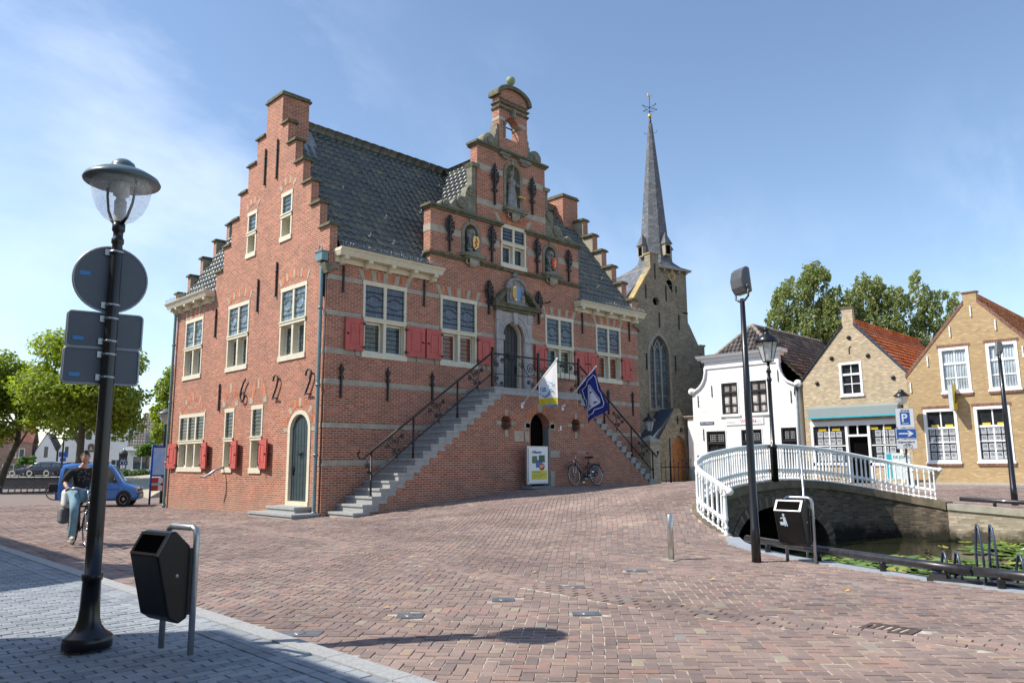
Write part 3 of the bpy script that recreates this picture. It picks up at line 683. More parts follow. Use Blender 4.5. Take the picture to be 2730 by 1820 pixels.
# niches: recess back, stone surround, corbel
def niche(c,h,z0,z1):
    b=MB(front()); b.prism(archpoly(c-h-.13,c+h+.13,z0-.02,z1+.13,h+.13,14),-.03,-.001,0,holes=[archpoly(c-h+.01,c+h-.01,z0,z1-.01,h-.01,14)])
    b.prism([(c-.09,z1-.02),(c+.09,z1-.02),(c+.12,z1+.22),(c-.12,z1+.22)],-.06,-.03,0)
    b.box(c-h-.22,c+h+.22,-.32,-.001,z0-.14,z0-.02); b.box(c-h-.12,c+h+.12,-.24,-.001,z0-.22,z0-.14)
    s=b.build('niche_surround',M['stone_old'],HALL)
    b=MB(front())
    for k in range(-2,3): b.tube([(c+k*.10,-.20,z0-.22),(c+k*.085,-.19,z0-.34),(c+k*.06,-.10,z0-.46),(c+k*.03,-.04,z0-.52)],[.05,.05,.045,.02],7)
    for s_ in (-1,1): b.tube([(c+s_*(h-.04),-.12,z0-.22),(c+s_*(h-.02),-.12,z0-.36),(c+s_*(h-.12),-.1,z0-.42),(c+s_*(h-.16),-.1,z0-.34)],.035,6)
    b.build('niche_corbel',M['stone'],s)
    b=MB(front()); pts=[];n=8
    V=[];F=[]
    for i in range(n+1):
        a=pi*i/n
        for z in (z0,z1-h): V.append((c-h*cos(a)*1.02,.02+ .30*sin(a),z))
    for i in range(n): F.append((2*i,2*i+2,2*i+3,2*i+1))
    b.add(V,F,0,True); V=[];F=[]
    for j in range(5):
        t=pi/2*j/4
        for i in range(n+1):
            a=pi*i/n; V.append((c-h*cos(a)*cos(t)*1.02,.02+.30*sin(a)*cos(t),z1-h+h*sin(t)*1.02))
    for j in range(4):
        for i in range(n): q=j*(n+1)+i; F.append((q,q+1,q+n+2,q+n+1))
    b.add(V,F,0,True); b.build('niche_recess',M['stone_old'],s,recalc=False)
for a in NICHE: niche(*a)
# seated lions holding shields
def lion(c,z,red):
    b=MB(front()); y=.02
    b.box(c-.26,c+.26,-.22,.22,z,z+.10)
    b.ball((c+.02,y+.08,z+.34),.22,12,sx=.85,sy=.8,sz=1.15); b.ball((c-.02,y-.02,z+.62),.19,12,sx=.85,sy=.85,sz=1.3)
    b.ball((c-.05,y-.08,z+.90),.155,12); b.ball((c-.07,y-.22,z+.86),.075,10); b.ball((c-.15,y-.0,z+1.02),.04,8); b.ball((c+.06,y-.0,z+1.02),.04,8)
    b.ball((c-.02,y+.02,z+.84),.20,12,sz=1.2)
    for s in (-1,1):
        b.tube([(c+s*.13,y-.03,z+.70),(c+s*.15,y-.12,z+.5),(c+s*.13,y-.18,z+.3)],[.07,.055,.05],8); b.ball((c+s*.17,y-.12,z+.18),.10,10,sz=.8,sy=1.3)
    L=b.build('lion_statue',M['statue'],HALL)
    b=MB(front()); p=[(c-.02,z+.16),(c+.14,z+.30),(c+.18,z+.56),(c+.12,z+.72),(c-.10,z+.72),(c-.15,z+.56),(c-.14,z+.30)]
    b.prism(p,-.27,-.23,0); k=1 
    b.tube([(c-.05,-.28,z+.25),(c+.04,-.28,z+.36),(c-.03,-.28,z+.46),(c+.06,-.28,z+.56),(c-.02,-.28,z+.64)],.03,6,mi=1); b.tube([(c-.08,-.28,z+.42),(c+.1,-.28,z+.5)],.02,5,mi=1)
    b.build('lion_shield',[M['gold'] if red else M['heraldred'],M['heraldred'] if red else M['gold']],L)
lion(6.45,9.86,True); lion(11.12,9.86,False)
# blindfolded Justice with sword and scales
b=MB(front()); c=8.80; z=12.28
b.box(c-.34,c+.34,-.22,.26,z,z+.08)
prof=[(.30,.08),(.27,.3),(.24,.6),(.20,.85),(.17,.98),(.19,1.12),(.20,1.26),(.13,1.38),(.06,1.42),(.055,1.47)]
V=[];F=[];n=20
for r,h in prof:
    for j in range(n):
        t=2*pi*j/n; rr2=r*(1+ (.09*cos(5*t+h*2) if h<.95 else 0)); V.append((c-.04+rr2*cos(t),.03+rr2*.72*sin(t),z+h))
for i in range(len(prof)-1):
    for j in range(n): F.append((i*n+j,i*n+(j+1)%n,(i+1)*n+(j+1)%n,(i+1)*n+j))
b.add(V,F,0,True); b.ball((c-.05,.0,z+1.58),.10,12,sz=1.25); b.ball((c-.05,.03,z+1.62),.115,10)
b.tube([(c-.22,.0,z+1.32),(c-.30,-.08,z+1.15),(c-.26,-.2,z+1.28),(c-.22,-.22,z+1.42)],[.06,.05,.04,.03],7); b.tube([(c-.22,-.23,z+1.36),(c-.16,-.22,z+1.95)],[.025,.01],5)
b.tube([(c+.13,.0,z+1.30),(c+.25,-.06,z+1.12),(c+.32,-.16,z+1.10)],[.06,.05,.035],7)
b.tube([(c+.32,-.2,z+1.15),(c+.30,-.2,z+.62)],.012,5)
S_=b.build('justice_statue',M['statue'],HALL)
b=MB(front())
for dx in (-.05,.16): b.lathe([(.02,0),(.09,.03),(.11,.08)],(c+.30+dx,-.2,z+.52),10); b.tube([(c+.30+dx,-.2,z+.6),(c+.32,-.2,z+.72)],.006,4)
b.build('scales',M['gold'],S_)
# ------------------------------------------------------------------ outside stair (part of the hall)
LX,RX,ZL,RISE,RUN,DY=6.30,11.15,4.46,.2394,.338,-1.5
b=MB(front(DY))
pl=[(.45,-.8)]; 
for k in range(19): x=.30+RUN*k; z=.10+RISE*k; pl+= [(x,z-.12),(x+RUN,z-.12)] if k<18 else []
pl=[(.60,-.8)]
for k in range(1,18): x=.22+RUN*k; pl+=[(x+.06,.15+RISE*(k-1)-.14),(x+.06,.15+RISE*k-.14)]
pl+=[(6.36,.15+RISE*17-.14),(6.36,ZL-.24),(RX-.06,ZL-.24)]
NR=17
for j in range(1,NR): pl+=[(RX+RUN*(j-1)-.06,ZL-RISE*j-.14),(RX+RUN*j-.06,ZL-RISE*j-.14)]
pl+=[(RX+RUN*(NR-1)-.06,-.8)]
q=[]
for p in pl:
    if not q or abs(p[0]-q[-1][0])+abs(p[1]-q[-1][1])>1e-3: q.append(p)
def circ(c,z,r,n=20): return [(c+r*cos(2*pi*i/n),z+r*sin(2*pi*i/n)) for i in range(n)]
OC=[(6.87,3.13),(10.88,3.14)]
b.prism(q,0,.40,0,holes=[archpoly(8.18,9.30,-.5,3.58,.56,12)]+[circ(c,z,.29) for c,z in OC]); b.build('stair_wall',M['brick'],HALL)
b=MB(front(DY))
for c,z in OC:
    b.lathe([(.29,.36),(.29,.34)],(c,0,z),16,ax='y')
b2=MB(front(DY))
for c,z in OC:
    for k in range(28):
        a=2*pi*k/28; 
        if k%7==0: continue
        b2.prism([(c+rr_*cos(a+d),z+rr_*sin(a+d)) for rr_,d in ((.30,-.075),(.44,-.06),(.44,.06),(.30,.075))],-.012,.02,0)
b2.build('oculus_brick_ring',M['rubbed'],HALL)
b2=MB(front(DY))
for c,z in OC:
    for k in range(4):
        a=pi/2*k; b2.prism([(c+rr_*cos(a+d),z+rr_*sin(a+d)) for rr_,d in ((.27,-.24),(.52,-.16),(.52,.16),(.27,.24))],-.018,.02,0)
b2.build('oculus_stone',M['stone'],HALL)
b=MB(front(DY))
for c,z in OC:
    b.prism(circ(c,z,.31),.36,.38,0)
b.build('oculus_back',M['stone_old'],HALL)
b=MB(front(DY))
for c,z in OC:
    for dz in (-.1,.1):
        b.tube([(c-.28,.12,z+dz),(c+.28,.12,z+dz)],.012,5)
        for k in range(5): b.ball((c-.2+.1*k,.12,z+dz),.024,6)
b.build('oculus_bars',M['iron'],HALL)
seg_arch(front(DY),8.74,3.03,.60,0,180,.28,2,wst=.2)
b=MB(front(DY))
for x0,x1 in ((7.93,8.175),(9.305,9.55)): 
    b.box(x0,x1,-.012,.10,2.98,3.22); b.box(x0,x1,-.013,.10,-.1,1.30 if x0>9 else .9); 
b.box(9.305,9.85,-.014,.1,1.85,2.12); b.build('doorway_stone',M['stone'],HALL)
b=MB(); b.box(8.10,9.40,-1.1,-1.08,.2,3.7); b.box(8.1,8.16,-1.49,-1.1,.3,3.0); b.build('doorway_dark',M['hole'],HALL)
b=MB(); b.box(9.22,9.29,-1.5,-1.2,.4,3.0); b.build('open_door_leaf',simple('grey_green_door',(.18,.20,.19),.5),HALL)
# steps: every tread a bluestone slab with a moulded nosing
b=MB()
for k in range(0,19):
    z=.15+RISE*k; x=.22+RUN*k
    x1=x+RUN+.25 if k<18 else RX+.12
    if k==18: x=LX-.05
    b.box(x-.04,x1,DY-.07,-.001,z-.07,z); b.box(x,x1,DY-.035,-.001,z-RISE,z-.07)
for k in range(1,NR):
    z=ZL-RISE*k; x=RX+RUN*k
    b.box(x-.30,x+.06,DY-.07,-.001,z-.07,z-.001); b.box(x-.30,x+.02,DY-.035,-.001,z-RISE,z-.07)
b.box(LX-.02,RX+.08,DY-.05,-.002,ZL-.26,ZL-.071)
b.build('stair_steps',M['bluestone'],HALL)
b=MB(front(DY)); b.box(7.27,7.78,-.03,-.001,2.44,2.84); b.box(7.84,8.08,-.035,-.001,2.44,2.82); b.build('wall_plaque',simple('bronze_plaque',(.42,.34,.25),.5,var=.3,scale=12),HALL)
b=MB(front(DY)); b.box(9.90,9.98,-.02,-.001,2.92,3.10); b.box(9.80,9.84,-.02,-.001,2.90,2.95); b.build('house_number_plate',M['white'],HALL)
# iron railings
def sq_post(b,x,y,z0,z1):
    b.tube([(x,y,z0),(x,y,z0+.05)],[.07,.05],8); b.tube([(x,y,z0+.05),(x,y,z0+.45),(x,y,z0+.47),(x,y,z0+.53),(x,y,z0+.55),(x,y,z1)],[.038,.032,.05,.05,.032,.032],8)
def stair_rail(name,pts,posts,mid):
    b=MB(); (xa,za),(xb,zb)=pts
    y=DY+.12; 
    b.tube([(xa,y,za),(xb,y,zb)],.040,8)
    for (x,z0,z1) in posts: sq_post(b,x,y,z0,z1)
    (ma,mza),(mb,mzb)=mid; b.tube([(ma,y,mza),(mb,y,mzb)],.024,6)
    R=b.build(name,M['iron'],HALL); return R
def scroll_group(par,x,zt,dx,dz,k=1.0,y=DY+.12):
    # lyre of spirals hanging under a sloping rail; (dx,dz) unit direction of the rail
    b=MB(front(y)); 
    def S(a,c,r,t,a0,sg,th=.016): spiral(b,x+a*k,zt+c*k,r*k,t,a0,0,th,sg)
    S(-.30,-.36 if dx*dz>0 else -.36,.10,1.4,pi/2,1); S(-.12,-.20,.13,1.5,pi,-1); S(.04,-.16,.12,1.5,0,1); S(.28,-.02 ,.09,1.4,pi/2,-1)
    S(-.02,-.52,.09,1.4,pi/2,1); S(.18,-.48,.09,1.4,0,-1); S(.06,-.68,.07,1.3,pi,1)
    b.tube([(x-.30*k,0,zt-.26*k),(x-.16*k,0,zt-.42*k),(x+.02*k,0,zt-.46*k),(x+.12*k,0,zt-.30*k),(x+.20*k,0,zt-.02*k),(x+.28*k,0,zt+.07*k)],.016,5)
    b.tube([(x+.02*k,0,zt-.46*k),(x+.10*k,0,zt-.62*k),(x+.16*k,0,zt-.86*k)],[.016,.014,.008],5)
    return b.build('rail_scroll',M['iron'],par)
m=(5.74-1.98)/(6.27-.85)
RL=stair_rail('stair_railing',((.80,1.95),(6.28,5.76)),[(.94,.62,2.02),(2.61,1.82,3.18),(4.56,3.26,4.56),(6.29,4.46,5.86)],((.96,1.22),(6.27,4.98)))
for x in (1.85,3.62,5.45): scroll_group(RL,x,1.95+(x-.80)*m-.10,1,1)
b=MB(front(DY+.12)); b.tube([(.80,0,1.95),(.62,0,1.80),(.50,0,1.82),(.42,0,1.95),(.46,0,2.02)],.032,7); b.ball((.44,0,2.02),.065,10); spiral(b,.80,1.62,.12,1.5,pi/2,0,.02,1); spiral(b,.86,1.40,.08,1.3,pi/2,0,.018,1); b.build('rail_curl',M['iron'],RL)
# landing rail
b=MB(front(DY+.12)); b.tube([(6.29,0,5.74),(11.28,0,5.74)],.032,8); b.tube([(6.29,0,4.98),(8.8,0,4.98)],.018,6); b.tube([(8.8,0,4.98),(11.28,0,4.98)],.018,6)
for x in (6.29,8.80,11.28):
    b.box(x-.045,x+.045,-.045,.045,4.46,5.84); b.ball((x,0,5.92),.07,10)
LRL=b.build('landing_railing',M['iron'],HALL)
b=MB(front(DY+.12))
for x0,sg in ((6.29,1),(11.28,-1)):
    for (dx,z,r,a0,s_) in ((.22,5.05+.30,.13,pi/2,1),(.52,5.52,.12,0,-1),(.95,5.58,.10,pi,1),(1.12,5.58,.10,0,-1),(1.58,5.38,.14,pi,-1),(2.05,5.30,.22,0,1),(.22,4.82,.12,pi/2,1),(.48,4.62,.12,0,-1),(1.95,4.75,.10,0,1),(2.18,4.66,.15,0,-1)):
        spiral(b,x0+sg*dx,z,r,1.6,a0,0,.018,s_*sg)
    b.tube([(x0+sg*.05,0,5.1),(x0+sg*.10,0,5.55),(x0+sg*.35,0,5.70)],.016,5)
    b.tube([(x0+sg*1.35,0,5.70),(x0+sg*1.62,0,5.60),(x0+sg*1.72,0,5.25),(x0+sg*1.95,0,5.02),(x0+sg*2.28,0,5.1),(x0+sg*2.40,0,5.4)],.016,5)
    b.tube([(x0+sg*.10,0,4.9),(x0+sg*.16,0,4.65),(x0+sg*.35,0,4.50)],.016,5)
    for k in range(3): b.tube([(x0+sg*(.60+.28*k),0,4.98),(x0+sg*(.60+.28*k),0,5.74)],.012,5)
b.build('landing_scrolls',M['iron'],LRL)
RR=stair_rail('stair_railing',((11.26,5.74),(16.55,2.00)),[(12.93,3.28,4.58),(14.85,1.88,3.24),(16.43,.80,2.1)],((11.27,4.98),(16.4,1.22)))
m2=(2.0-5.74)/(16.55-11.26)
for x in (12.1,13.9,15.7): 
    r=scroll_group(RR,0,0,1,-1); r.data.transform(Matrix.Translation((x,0,5.74+(x-11.26)*m2-.10)) @ Matrix.Translation((0,DY+.12,0)) @ Matrix.Diagonal((-1,1,1,1)) @ Matrix.Translation((0,-DY-.12,0)))
b=MB(front(DY+.12)); b.tube([(16.5,0,2.03),(16.72,0,1.88),(16.84,0,1.95),(16.86,0,2.06)],.032,7); b.ball((16.86,0,2.08),.06,10); b.build('rail_curl',M['iron'],RR)
# rain pipes
def pipe(T,u,w,ztop,zbot,hop=True,name='downpipe'):
    b=MB(T)
    b.tube([(u,w,ztop),(u,w,ztop-.25),(u+.02,w,zbot+.1),(u+.02,w-.03,zbot)],.062,10)
    for z in (ztop-1.6,ztop-4.2,zbot+2.0,zbot+.15): b.tube([(u+.01,w,z-.04),(u+.01,w,z+.04)],.085,10)
    if hop:
        b.box(u-.22,u+.20,w-.15,w+.10,ztop,ztop+.30); b.box(u-.25,u+.23,w-.18,w+.11,ztop+.30,ztop+.34)
        b.tube([(u+.05,w-.1,ztop+.32),(u+.05,w-.1,ztop+.50),(u-.05,w-.1,ztop+.56),(u-.15,w-.1,ztop+.45),(u-.16,w-.1,ztop+.2)],.02,6)
    return b.build(name,M['zinc'],HALL)
pipe(sideT(),.22,-.13,8.45,-.05); pipe(sideT(),12.93,-.12,8.62,-.25,False)
b=MB(); b.tube([(-.05,.05,8.1),(-.05,.05,.1)],.018,5); b.build('lightning_cable',M['iron'],HALL)
b=MB(sideT()); b.tube([(7.25,-.02,1.55),(7.28,-.35,1.45),(7.40,-.55,1.28),(7.55,-.62,1.20),(7.72,-.75,1.20)],[.045,.05,.05,.045,.03],8); b.tube([(7.35,-.42,1.35),(7.30,-.30,1.0)],.012,5); b.build('drain_spout',M['steel'],HALL)
# ------------------------------------------------------------------ flags
def flag(name,label,root,tip,T,U,V,verts_fn,mats,face,nu=24,nv=30):
    e=empty(name,root); tag(e,label,'flag','flags on poles over the doorway')
    R=Vector(root); b=MB(Matrix.Translation(-R)); b.tube([root,tip],[.028,.022],8); b.ball(tip,.04,8); p=b.build('flag_pole',M['white'],e)
    b=MB(Matrix.Translation(-R)); b.box(root[0]-.06,root[0]+.06,root[1]-.02,root[1]+.04,root[2]-.12,root[2]+.08); b.tube([root,(root[0],root[1]-.12,root[2]+.09)],.045,8); b.build('pole_bracket',M['white'],e)
    V_=[];F=[];Mi=[]
    for j in range(nv+1):
        for i in range(nu+1): V_.append(Vector(verts_fn(i/nu,j/nv))-R)
    me=bpy.data.meshes.new('flag_cloth')
    for j in range(nv):
        for i in range(nu): q=j*(nu+1)+i; F.append((q,q+1,q+nu+2,q+nu+1)); Mi.append(face((i+.5)/nu,(j+.5)/nv))
    me.from_pydata(V_,[],F)
    for m_ in mats: me.materials.append(m_)
    me.polygons.foreach_set('material_index',Mi); me.polygons.foreach_set('use_smooth',[True]*len(F))
    c=bpy.data.objects.new('flag_cloth',me); COL.objects.link(c); c.parent=e
    return e,c
def cloth(name,c,tr=.25):
    m,nt,b=newmat(name); b.inputs['Base Color'].default_value=rgb(c); b.inputs['Roughness'].default_value=.8; b.inputs['Specular IOR Level'].default_value=.2
    t=nt.nodes.new('ShaderNodeBsdfTranslucent'); t.inputs[0].default_value=rgb(c); mx=nt.nodes.new('ShaderNodeMixShader'); mx.inputs[0].default_value=tr
    nt.links.new(b.outputs[0],mx.inputs[1]); nt.links.new(t.outputs[0],mx.inputs[2]); nt.links.new(mx.outputs[0],nt.nodes['Material Output'].inputs[0]); return m
FW,FB,FY,FC,FN=cloth('flag_white',(.80,.80,.80)),cloth('flag_navy',(.022,.035,.20)),cloth('flag_yellow',(.62,.52,.04)),cloth('flag_cyan',(.03,.30,.62)),cloth('flag_mark_white',(.62,.64,.70),.1)
# white flag hangs straight down from the raised pole, in the plane x=7.73
X0=7.73
def wf(u,v):
    # u from the pole foot side (y -2.41) to the tip side (y -3.34)
    y=-2.39-.95*u; zt=4.56+.89*u; z=zt+(3.76-.06*u-zt)*v
    return (X0+.035*sin(u*7+1.2)*v+.02*sin(u*15)*v, y+.02*v*u, z)
import itertools
rf=random.Random(4)
sky_=[.045+.02*sin(i*.9)+.02*rf.random() for i in range(80)]
def wface(u,v):
    z=wf(u,v)[2]-3.72; h=sky_[int(u*79)]+(.10 if .62<u<.66 else 0)
    if z<h: return 2
    if z<.30: return 1
    return 0
eW,cW=flag('flag','white flag with blue 125 emblem and yellow foot above the doorway',(X0,-1.5,3.85),(X0,-3.36,5.46),None,None,None,wf,[FW,FY,FC],wface,nu=60,nv=90)
TW=facing((X0-.055,-2.50,4.28),(0,-1,0))
r_=Vector((X0,-1.5,3.85))
def onflag(o,e,off): 
    o.data.transform(Matrix.Translation(-Vector(off))); o.parent=e; return o
t=textmesh('flag_lettering','125',.22,TW,FC,bold=.006); onflag(t,eW,r_)
b=MB(); 
ctr=(-2.78,4.30)
P=[(X0-.06,ctr[0]-.22*cos(a),ctr[1]-.03+.20*sin(a)) for a in [(-2.6+3.4*i/16) for i in range(17)]]; b.tube(P,[.008+.014*sin(pi*i/16) for i in range(17)],5)
P=[(X0-.06,ctr[0]-.16*cos(a),ctr[1]-.03+.14*sin(a)) for a in [(-2.4+2.2*i/10) for i in range(11)]]; b.tube(P,.010,5)
b.tube([(X0-.06,-2.44,4.17),(X0-.06,-2.52,4.21),(X0-.06,-2.60,4.17)],[.004,.02,.008],5)
for i in range(24): 
    y=-2.9-rf.random()*.28; z=4.45+rf.random()*.18-.0; b.box(X0-.06,X0-.05,y,y+.012+rf.random()*.02,z,z+.01+rf.random()*.012)
b.box(X0-.06,X0-.05,-3.12,-3.0,4.33,4.36); b.box(X0-.06,X0-.05,-3.16,-3.02,4.28,4.30)
t=b.build('flag_emblem',FC); onflag(t,eW,r_)
# blue flag blown sideways
def bf(u,v):
    y=-2.38-.86*u-.46*v-.20*u*v*.9; z=4.62+.67*u-(1.48+.12*u)*v+ .0
    x=10.08+.10*sin(u*4+v*3.5)*(.3+v)+.05*sin(u*9+v*2)
    return (x,y,z)
eB,cB=flag('flag','dark blue flag with white rounded outline and letter emblem above the doorway',(10.08,-1.5,3.86),(10.08,-3.29,5.37),None,None,None,bf,[FB],lambda u,v:0)
def onblue(pts,name,th=.020,closed=True,off=.025):
    b=MB(Matrix.Translation(-Vector((10.08,-1.5,3.86)))); P=[]
    n=len(pts)
    for i in range(n if closed else n-1):
        a=pts[i]; c=pts[(i+1)%n]
        for k in range(5):
            t=k/5; q=bf(a[0]+(c[0]-a[0])*t,a[1]+(c[1]-a[1])*t); P.append((q[0]-off,q[1],q[2]))
    b.tube(P,th,5,closed=closed); o=b.build(name,FN,eB); return o
onblue([(.10,.12),(.42,.15),(.50,.10),(.84,.08),(.93,.20),(.88,.50),(.93,.60),(.90,.82),(.80,.88),(.50,.84),(.42,.90),(.12,.88),(.06,.75),(.13,.45),(.08,.35)],'flag_emblem',.019)
onblue([(.50,.22),(.56,.22),(.80,.70),(.76,.76),(.24,.76),(.20,.70)],'flag_emblem',.018)
def patch(pts,name):
    b=MB(Matrix.Translation(-Vector((10.08,-1.5,3.86))))
    n=8
    (a,c,d)=pts; V_=[];F=[];idx={}
    for i in range(n+1):
        for j in range(n+1-i):
            s_=i/n;t_=j/n; u=a[0]+(c[0]-a[0])*s_+(d[0]-a[0])*t_; v=a[1]+(c[1]-a[1])*s_+(d[1]-a[1])*t_; q=bf(u,v); idx[i,j]=len(V_); V_.append((q[0]-.012,q[1],q[2]))
    for i in range(n):
        for j in range(n-i):
            F.append((idx[i,j],idx[i+1,j],idx[i,j+1]))
            if j<n-i-1: F.append((idx[i+1,j],idx[i+1,j+1],idx[i,j+1]))
    b.add(V_,F,0,True); return b.build(name,FN,eB)
patch([(.53,.24),(.22,.75),(.78,.75)],'flag_emblem')
for pts in ([(.36,.66),(.28,.70),(.44,.71)],[(.58,.66),(.52,.70),(.70,.71)],[(.52,.36),(.46,.42),(.60,.42)]):
    p=patch(pts,'flag_emblem'); p.data.materials[0]=FB; p.data.transform(Matrix.Translation((-.012,0,0)))
b=MB(Matrix.Translation(-Vector((10.08,-1.5,3.86)))); b.tube([(10.08,-2.3,4.5),(10.08,-2.3,3.8)],.005,4); b.build('flag_cord',M['white'],eB)
# ------------------------------------------------------------------ bicycle builder (local x forward, z up, wheels touch z=0)
M['tyre']=simple('tyre_rubber',(.02,.02,.022),.85); M['chrome']=simple('bicycle_chrome',(.55,.56,.58),.2,metal=1.0,var=.05); M['bikeblack']=simple('bicycle_frame_paint',(.018,.018,.024),.25,coat=.5)
M['canvas']=simple('pannier_canvas',(.018,.02,.03),.8,var=.3)
def bicycle(label,group=None,steer=0.0,pannier=False,frame_m='bikeblack',lamp=True):
    e=empty('bicycle'); tag(e,label,'bicycle',group)
    R=.345; WB=1.10
    def wheel(x,st=0.0):
        T=Matrix.Translation((x,0,R)) @ Matrix.Rotation(st,4,'Z')
        b=MB(T); b.tube([( (R-.018)*cos(2*pi*i/28),0,(R-.018)*sin(2*pi*i/28)) for i in range(28)],.018,6,closed=True); w=b.build('wheel',M['tyre'],e)
        b=MB(T); b.tube([((R-.04)*cos(2*pi*i/28),0,(R-.04)*sin(2*pi*i/28)) for i in range(28)],.010,5,closed=True); b.lathe([(.03,-.045),(.03,.045)],(0,0,0),8,ax='y')
        for i in range(18):
            a=2*pi*i/18; s=.03*(1 if i%2 else -1); b.tube([(.02*cos(a+.8),s,.02*sin(a+.8)),((R-.04)*cos(a),0,(R-.04)*sin(a))],.0022,3)
        b.build('rim',M['chrome'],w)
    wheel(0); wheel(WB,steer)
    b=MB(); bb=(.46,0,.29); seat=(.34,0,.80); head=(.93,0,.84); hb=(.97,0,.70)
    b.tube([bb,seat],.017,8); b.tube([bb,(.70,0,.42),hb],.019,8); b.tube([(.38,0,.62),(.70,0,.66),head],.016,8); b.tube([head,hb],.022,8)
    for s in (-1,1):
        b.tube([bb,(.2,s*.06,.30),(0,s*.06,R)],.010,6); b.tube([seat,(.17,s*.05,.58),(0,s*.06,R)],.009,6)
    b.build('frame',M[frame_m],e)
    T=Matrix.Translation((WB,0,R)) @ Matrix.Rotation(steer,4,'Z') @ Matrix.Translation((-WB,0,-R))
    b=MB(T)
    for s in (-1,1): b.tube([hb,(1.0,s*.05,.62),(1.06,s*.05,.48),(WB,s*.05,R)],.011,6)
    b.build('fork',M['chrome'],e)
    b=MB(T); b.tube([head,(.90,0,1.04)],.014,6)
    b.tube([(.62,-.28,1.05),(.74,-.27,1.07),(.88,-.20,1.10),(.93,0,1.04),(.88,.20,1.10),(.74,.27,1.07),(.62,.28,1.05)],.012,7); h=b.build('handlebar',M['chrome'],e)
    b=MB(T)
    for s in (-1,1): b.tube([(.58,s*.285,1.04),(.70,s*.275,1.065)],.019,7)
    b.build('grip',M['tyre'],h)
    b=MB(); b.tube([seat,(.30,0,.90)],.014,6); V_=[(.16,-.10,.93),(.16,.10,.93),(.30,.07,.95),(.46,.025,.94),(.46,-.025,.94),(.30,-.07,.95)]
    b.prism([(p[0],p[1]) for p in V_],.90,.95,0,ax='z'); b.ball((.21,0,.94),.10,12,sy=1.05,sz=.45); b.build('saddle',M['tyre'],e)
    for x,st,a0,a1,mt in ((0,0,.15,2.9,'bikeblack'),(WB,steer,.6,3.1,'bikeblack')):
        b=MB(Matrix.Translation((x,0,R))@Matrix.Rotation(st,4,'Z')); b.tube([((R+.025)*cos(a0+(a1-a0)*i/14),0,(R+.025)*sin(a0+(a1-a0)*i/14)) for i in range(15)],.020,5); b.build('mudguard',M[mt],e)
    b=MB(); b.box(-.22,.26,-.07,-.05,.735,.75); b.box(-.22,.26,.05,.07,.735,.75); b.box(-.22,-.20,-.06,.06,.735,.75); b.box(.0,.02,-.06,.06,.735,.75); b.box(.2,.22,-.06,.06,.735,.75)
    for s in (-1,1): b.tube([(0,s*.06,R),(-.12,s*.065,.74)],.006,5); b.tube([(0,s*.06,R),(.12,s*.065,.74)],.006,5)
    b.build('rear_rack',M['bikeblack'],e)
    b=MB(); b.prism([(.0,.31),(.05,.40),(.46,.39),(.56,.33),(.56,.24),(.46,.20),(.05,.27)],-.075,-.045,0); b.build('chain_case',M['bikeblack'],e)
    b=MB(); b.tube([bb,(.46,-.09,.29),(.55,-.10,.14)],.009,6); b.box(.50,.60,-.18,-.10,.125,.15); b.tube([bb,(.46,.09,.29),(.37,.10,.44)],.009,6); b.box(.32,.42,.10,.18,.43,.455); b.build('pedals',M['chrome'],e)
    if lamp:
        b=MB(T); b.lathe([(.01,-.06),(.045,-.03),(.05,.03),(.01,.04)],(1.07,0,.80),10,ax='x'); b.tube([hb,(1.05,0,.78)],.008,5); b.build('headlamp',M['chrome'],e)
    b=MB(); b.box(-.26,-.23,-.03,.03,.66,.72); b.build('tail_reflector',M['heraldred'],e)
    if pannier:
        for s in (-1,1):
            b=MB(); b.box(-.25,.15,min(s*.08,s*.20),max(s*.08,s*.20),.38,.72); p=b.build('pannier',M['canvas'],e)
            md=p.modifiers.new('bv','BEVEL'); md.width=.04; md.segments=3
    return e
BK=bicycle('black city bicycle with luggage rack leaning by the doorway under the blue flag',steer=.12)
BK.location=(11.72,-1.90,.69); BK.rotation_euler=(radians(7),0,pi-.02); BK.scale=(1.24,)*3
b=MB(); b.box(-.16,.14,-.12,-.02,.42,.70); p=b.build('side_bag',simple('grey_shopping_bag',(.12,.12,.12),.8),BK); md=p.modifiers.new('bv','BEVEL'); md.width=.04; md.segments=3
# ------------------------------------------------------------------ pavement sign in front of the doorway
AB=empty('advertising_board',(8.06,-1.95,.68),radians(3)); tag(AB,'white poster stand reading Nieuw in front of the dark doorway','pavement sign')
AB.scale=(.98,1,.80)
b=MB(); b.box(-.62,.62,-.04,.04,.22,1.98); b.box(-.56,.56,-.055,.055,.28,1.92); p=b.build('sign_frame',simple('aluminium_frame',(.45,.47,.50),.35,metal=.7),AB)
b=MB(); b.box(-.55,.55,-.060,-.056,.29,1.91); b.build('poster',M['white'],AB)
b=MB(); b.prism([(-.62,0),(.62,0),(.58,.12),(-.58,.12)],-.26,.26,0); b.tube([(-.45,-.02,.1),(-.45,-.02,.25)],.04,8); b.tube([(.45,-.02,.1),(.45,-.02,.25)],.04,8); b.build('base_tank',simple('grey_plastic_base',(.16,.17,.19),.5),AB)
cy=simple('poster_yellow',(.72,.62,.05),.5,var=.02); cr=simple('poster_orange',(.66,.13,.03),.5,var=.02); cbl=simple('poster_ink_blue',(.03,.045,.22),.5,var=.02)
b=MB(); b.box(-.40,.52,-.064,-.061,.42,.84); b.box(-.46,-.38,-.064,-.061,1.66,1.72); b.build('poster_panel',cy,AB)
for (x,z,w,h,c) in ((-.36,1.18,.30,.34,(.12,.16,.07)),(.04,1.22,.36,.34,(.06,.10,.05)),(-.14,.98,.38,.36,(.05,.20,.38))):
    m_=simple('poster_photo',c,.5,var=.6,scale=14); b=MB(); b.box(x,x+w,-.0655,-.062,z,z+h); b.build('poster_picture',m_,AB)
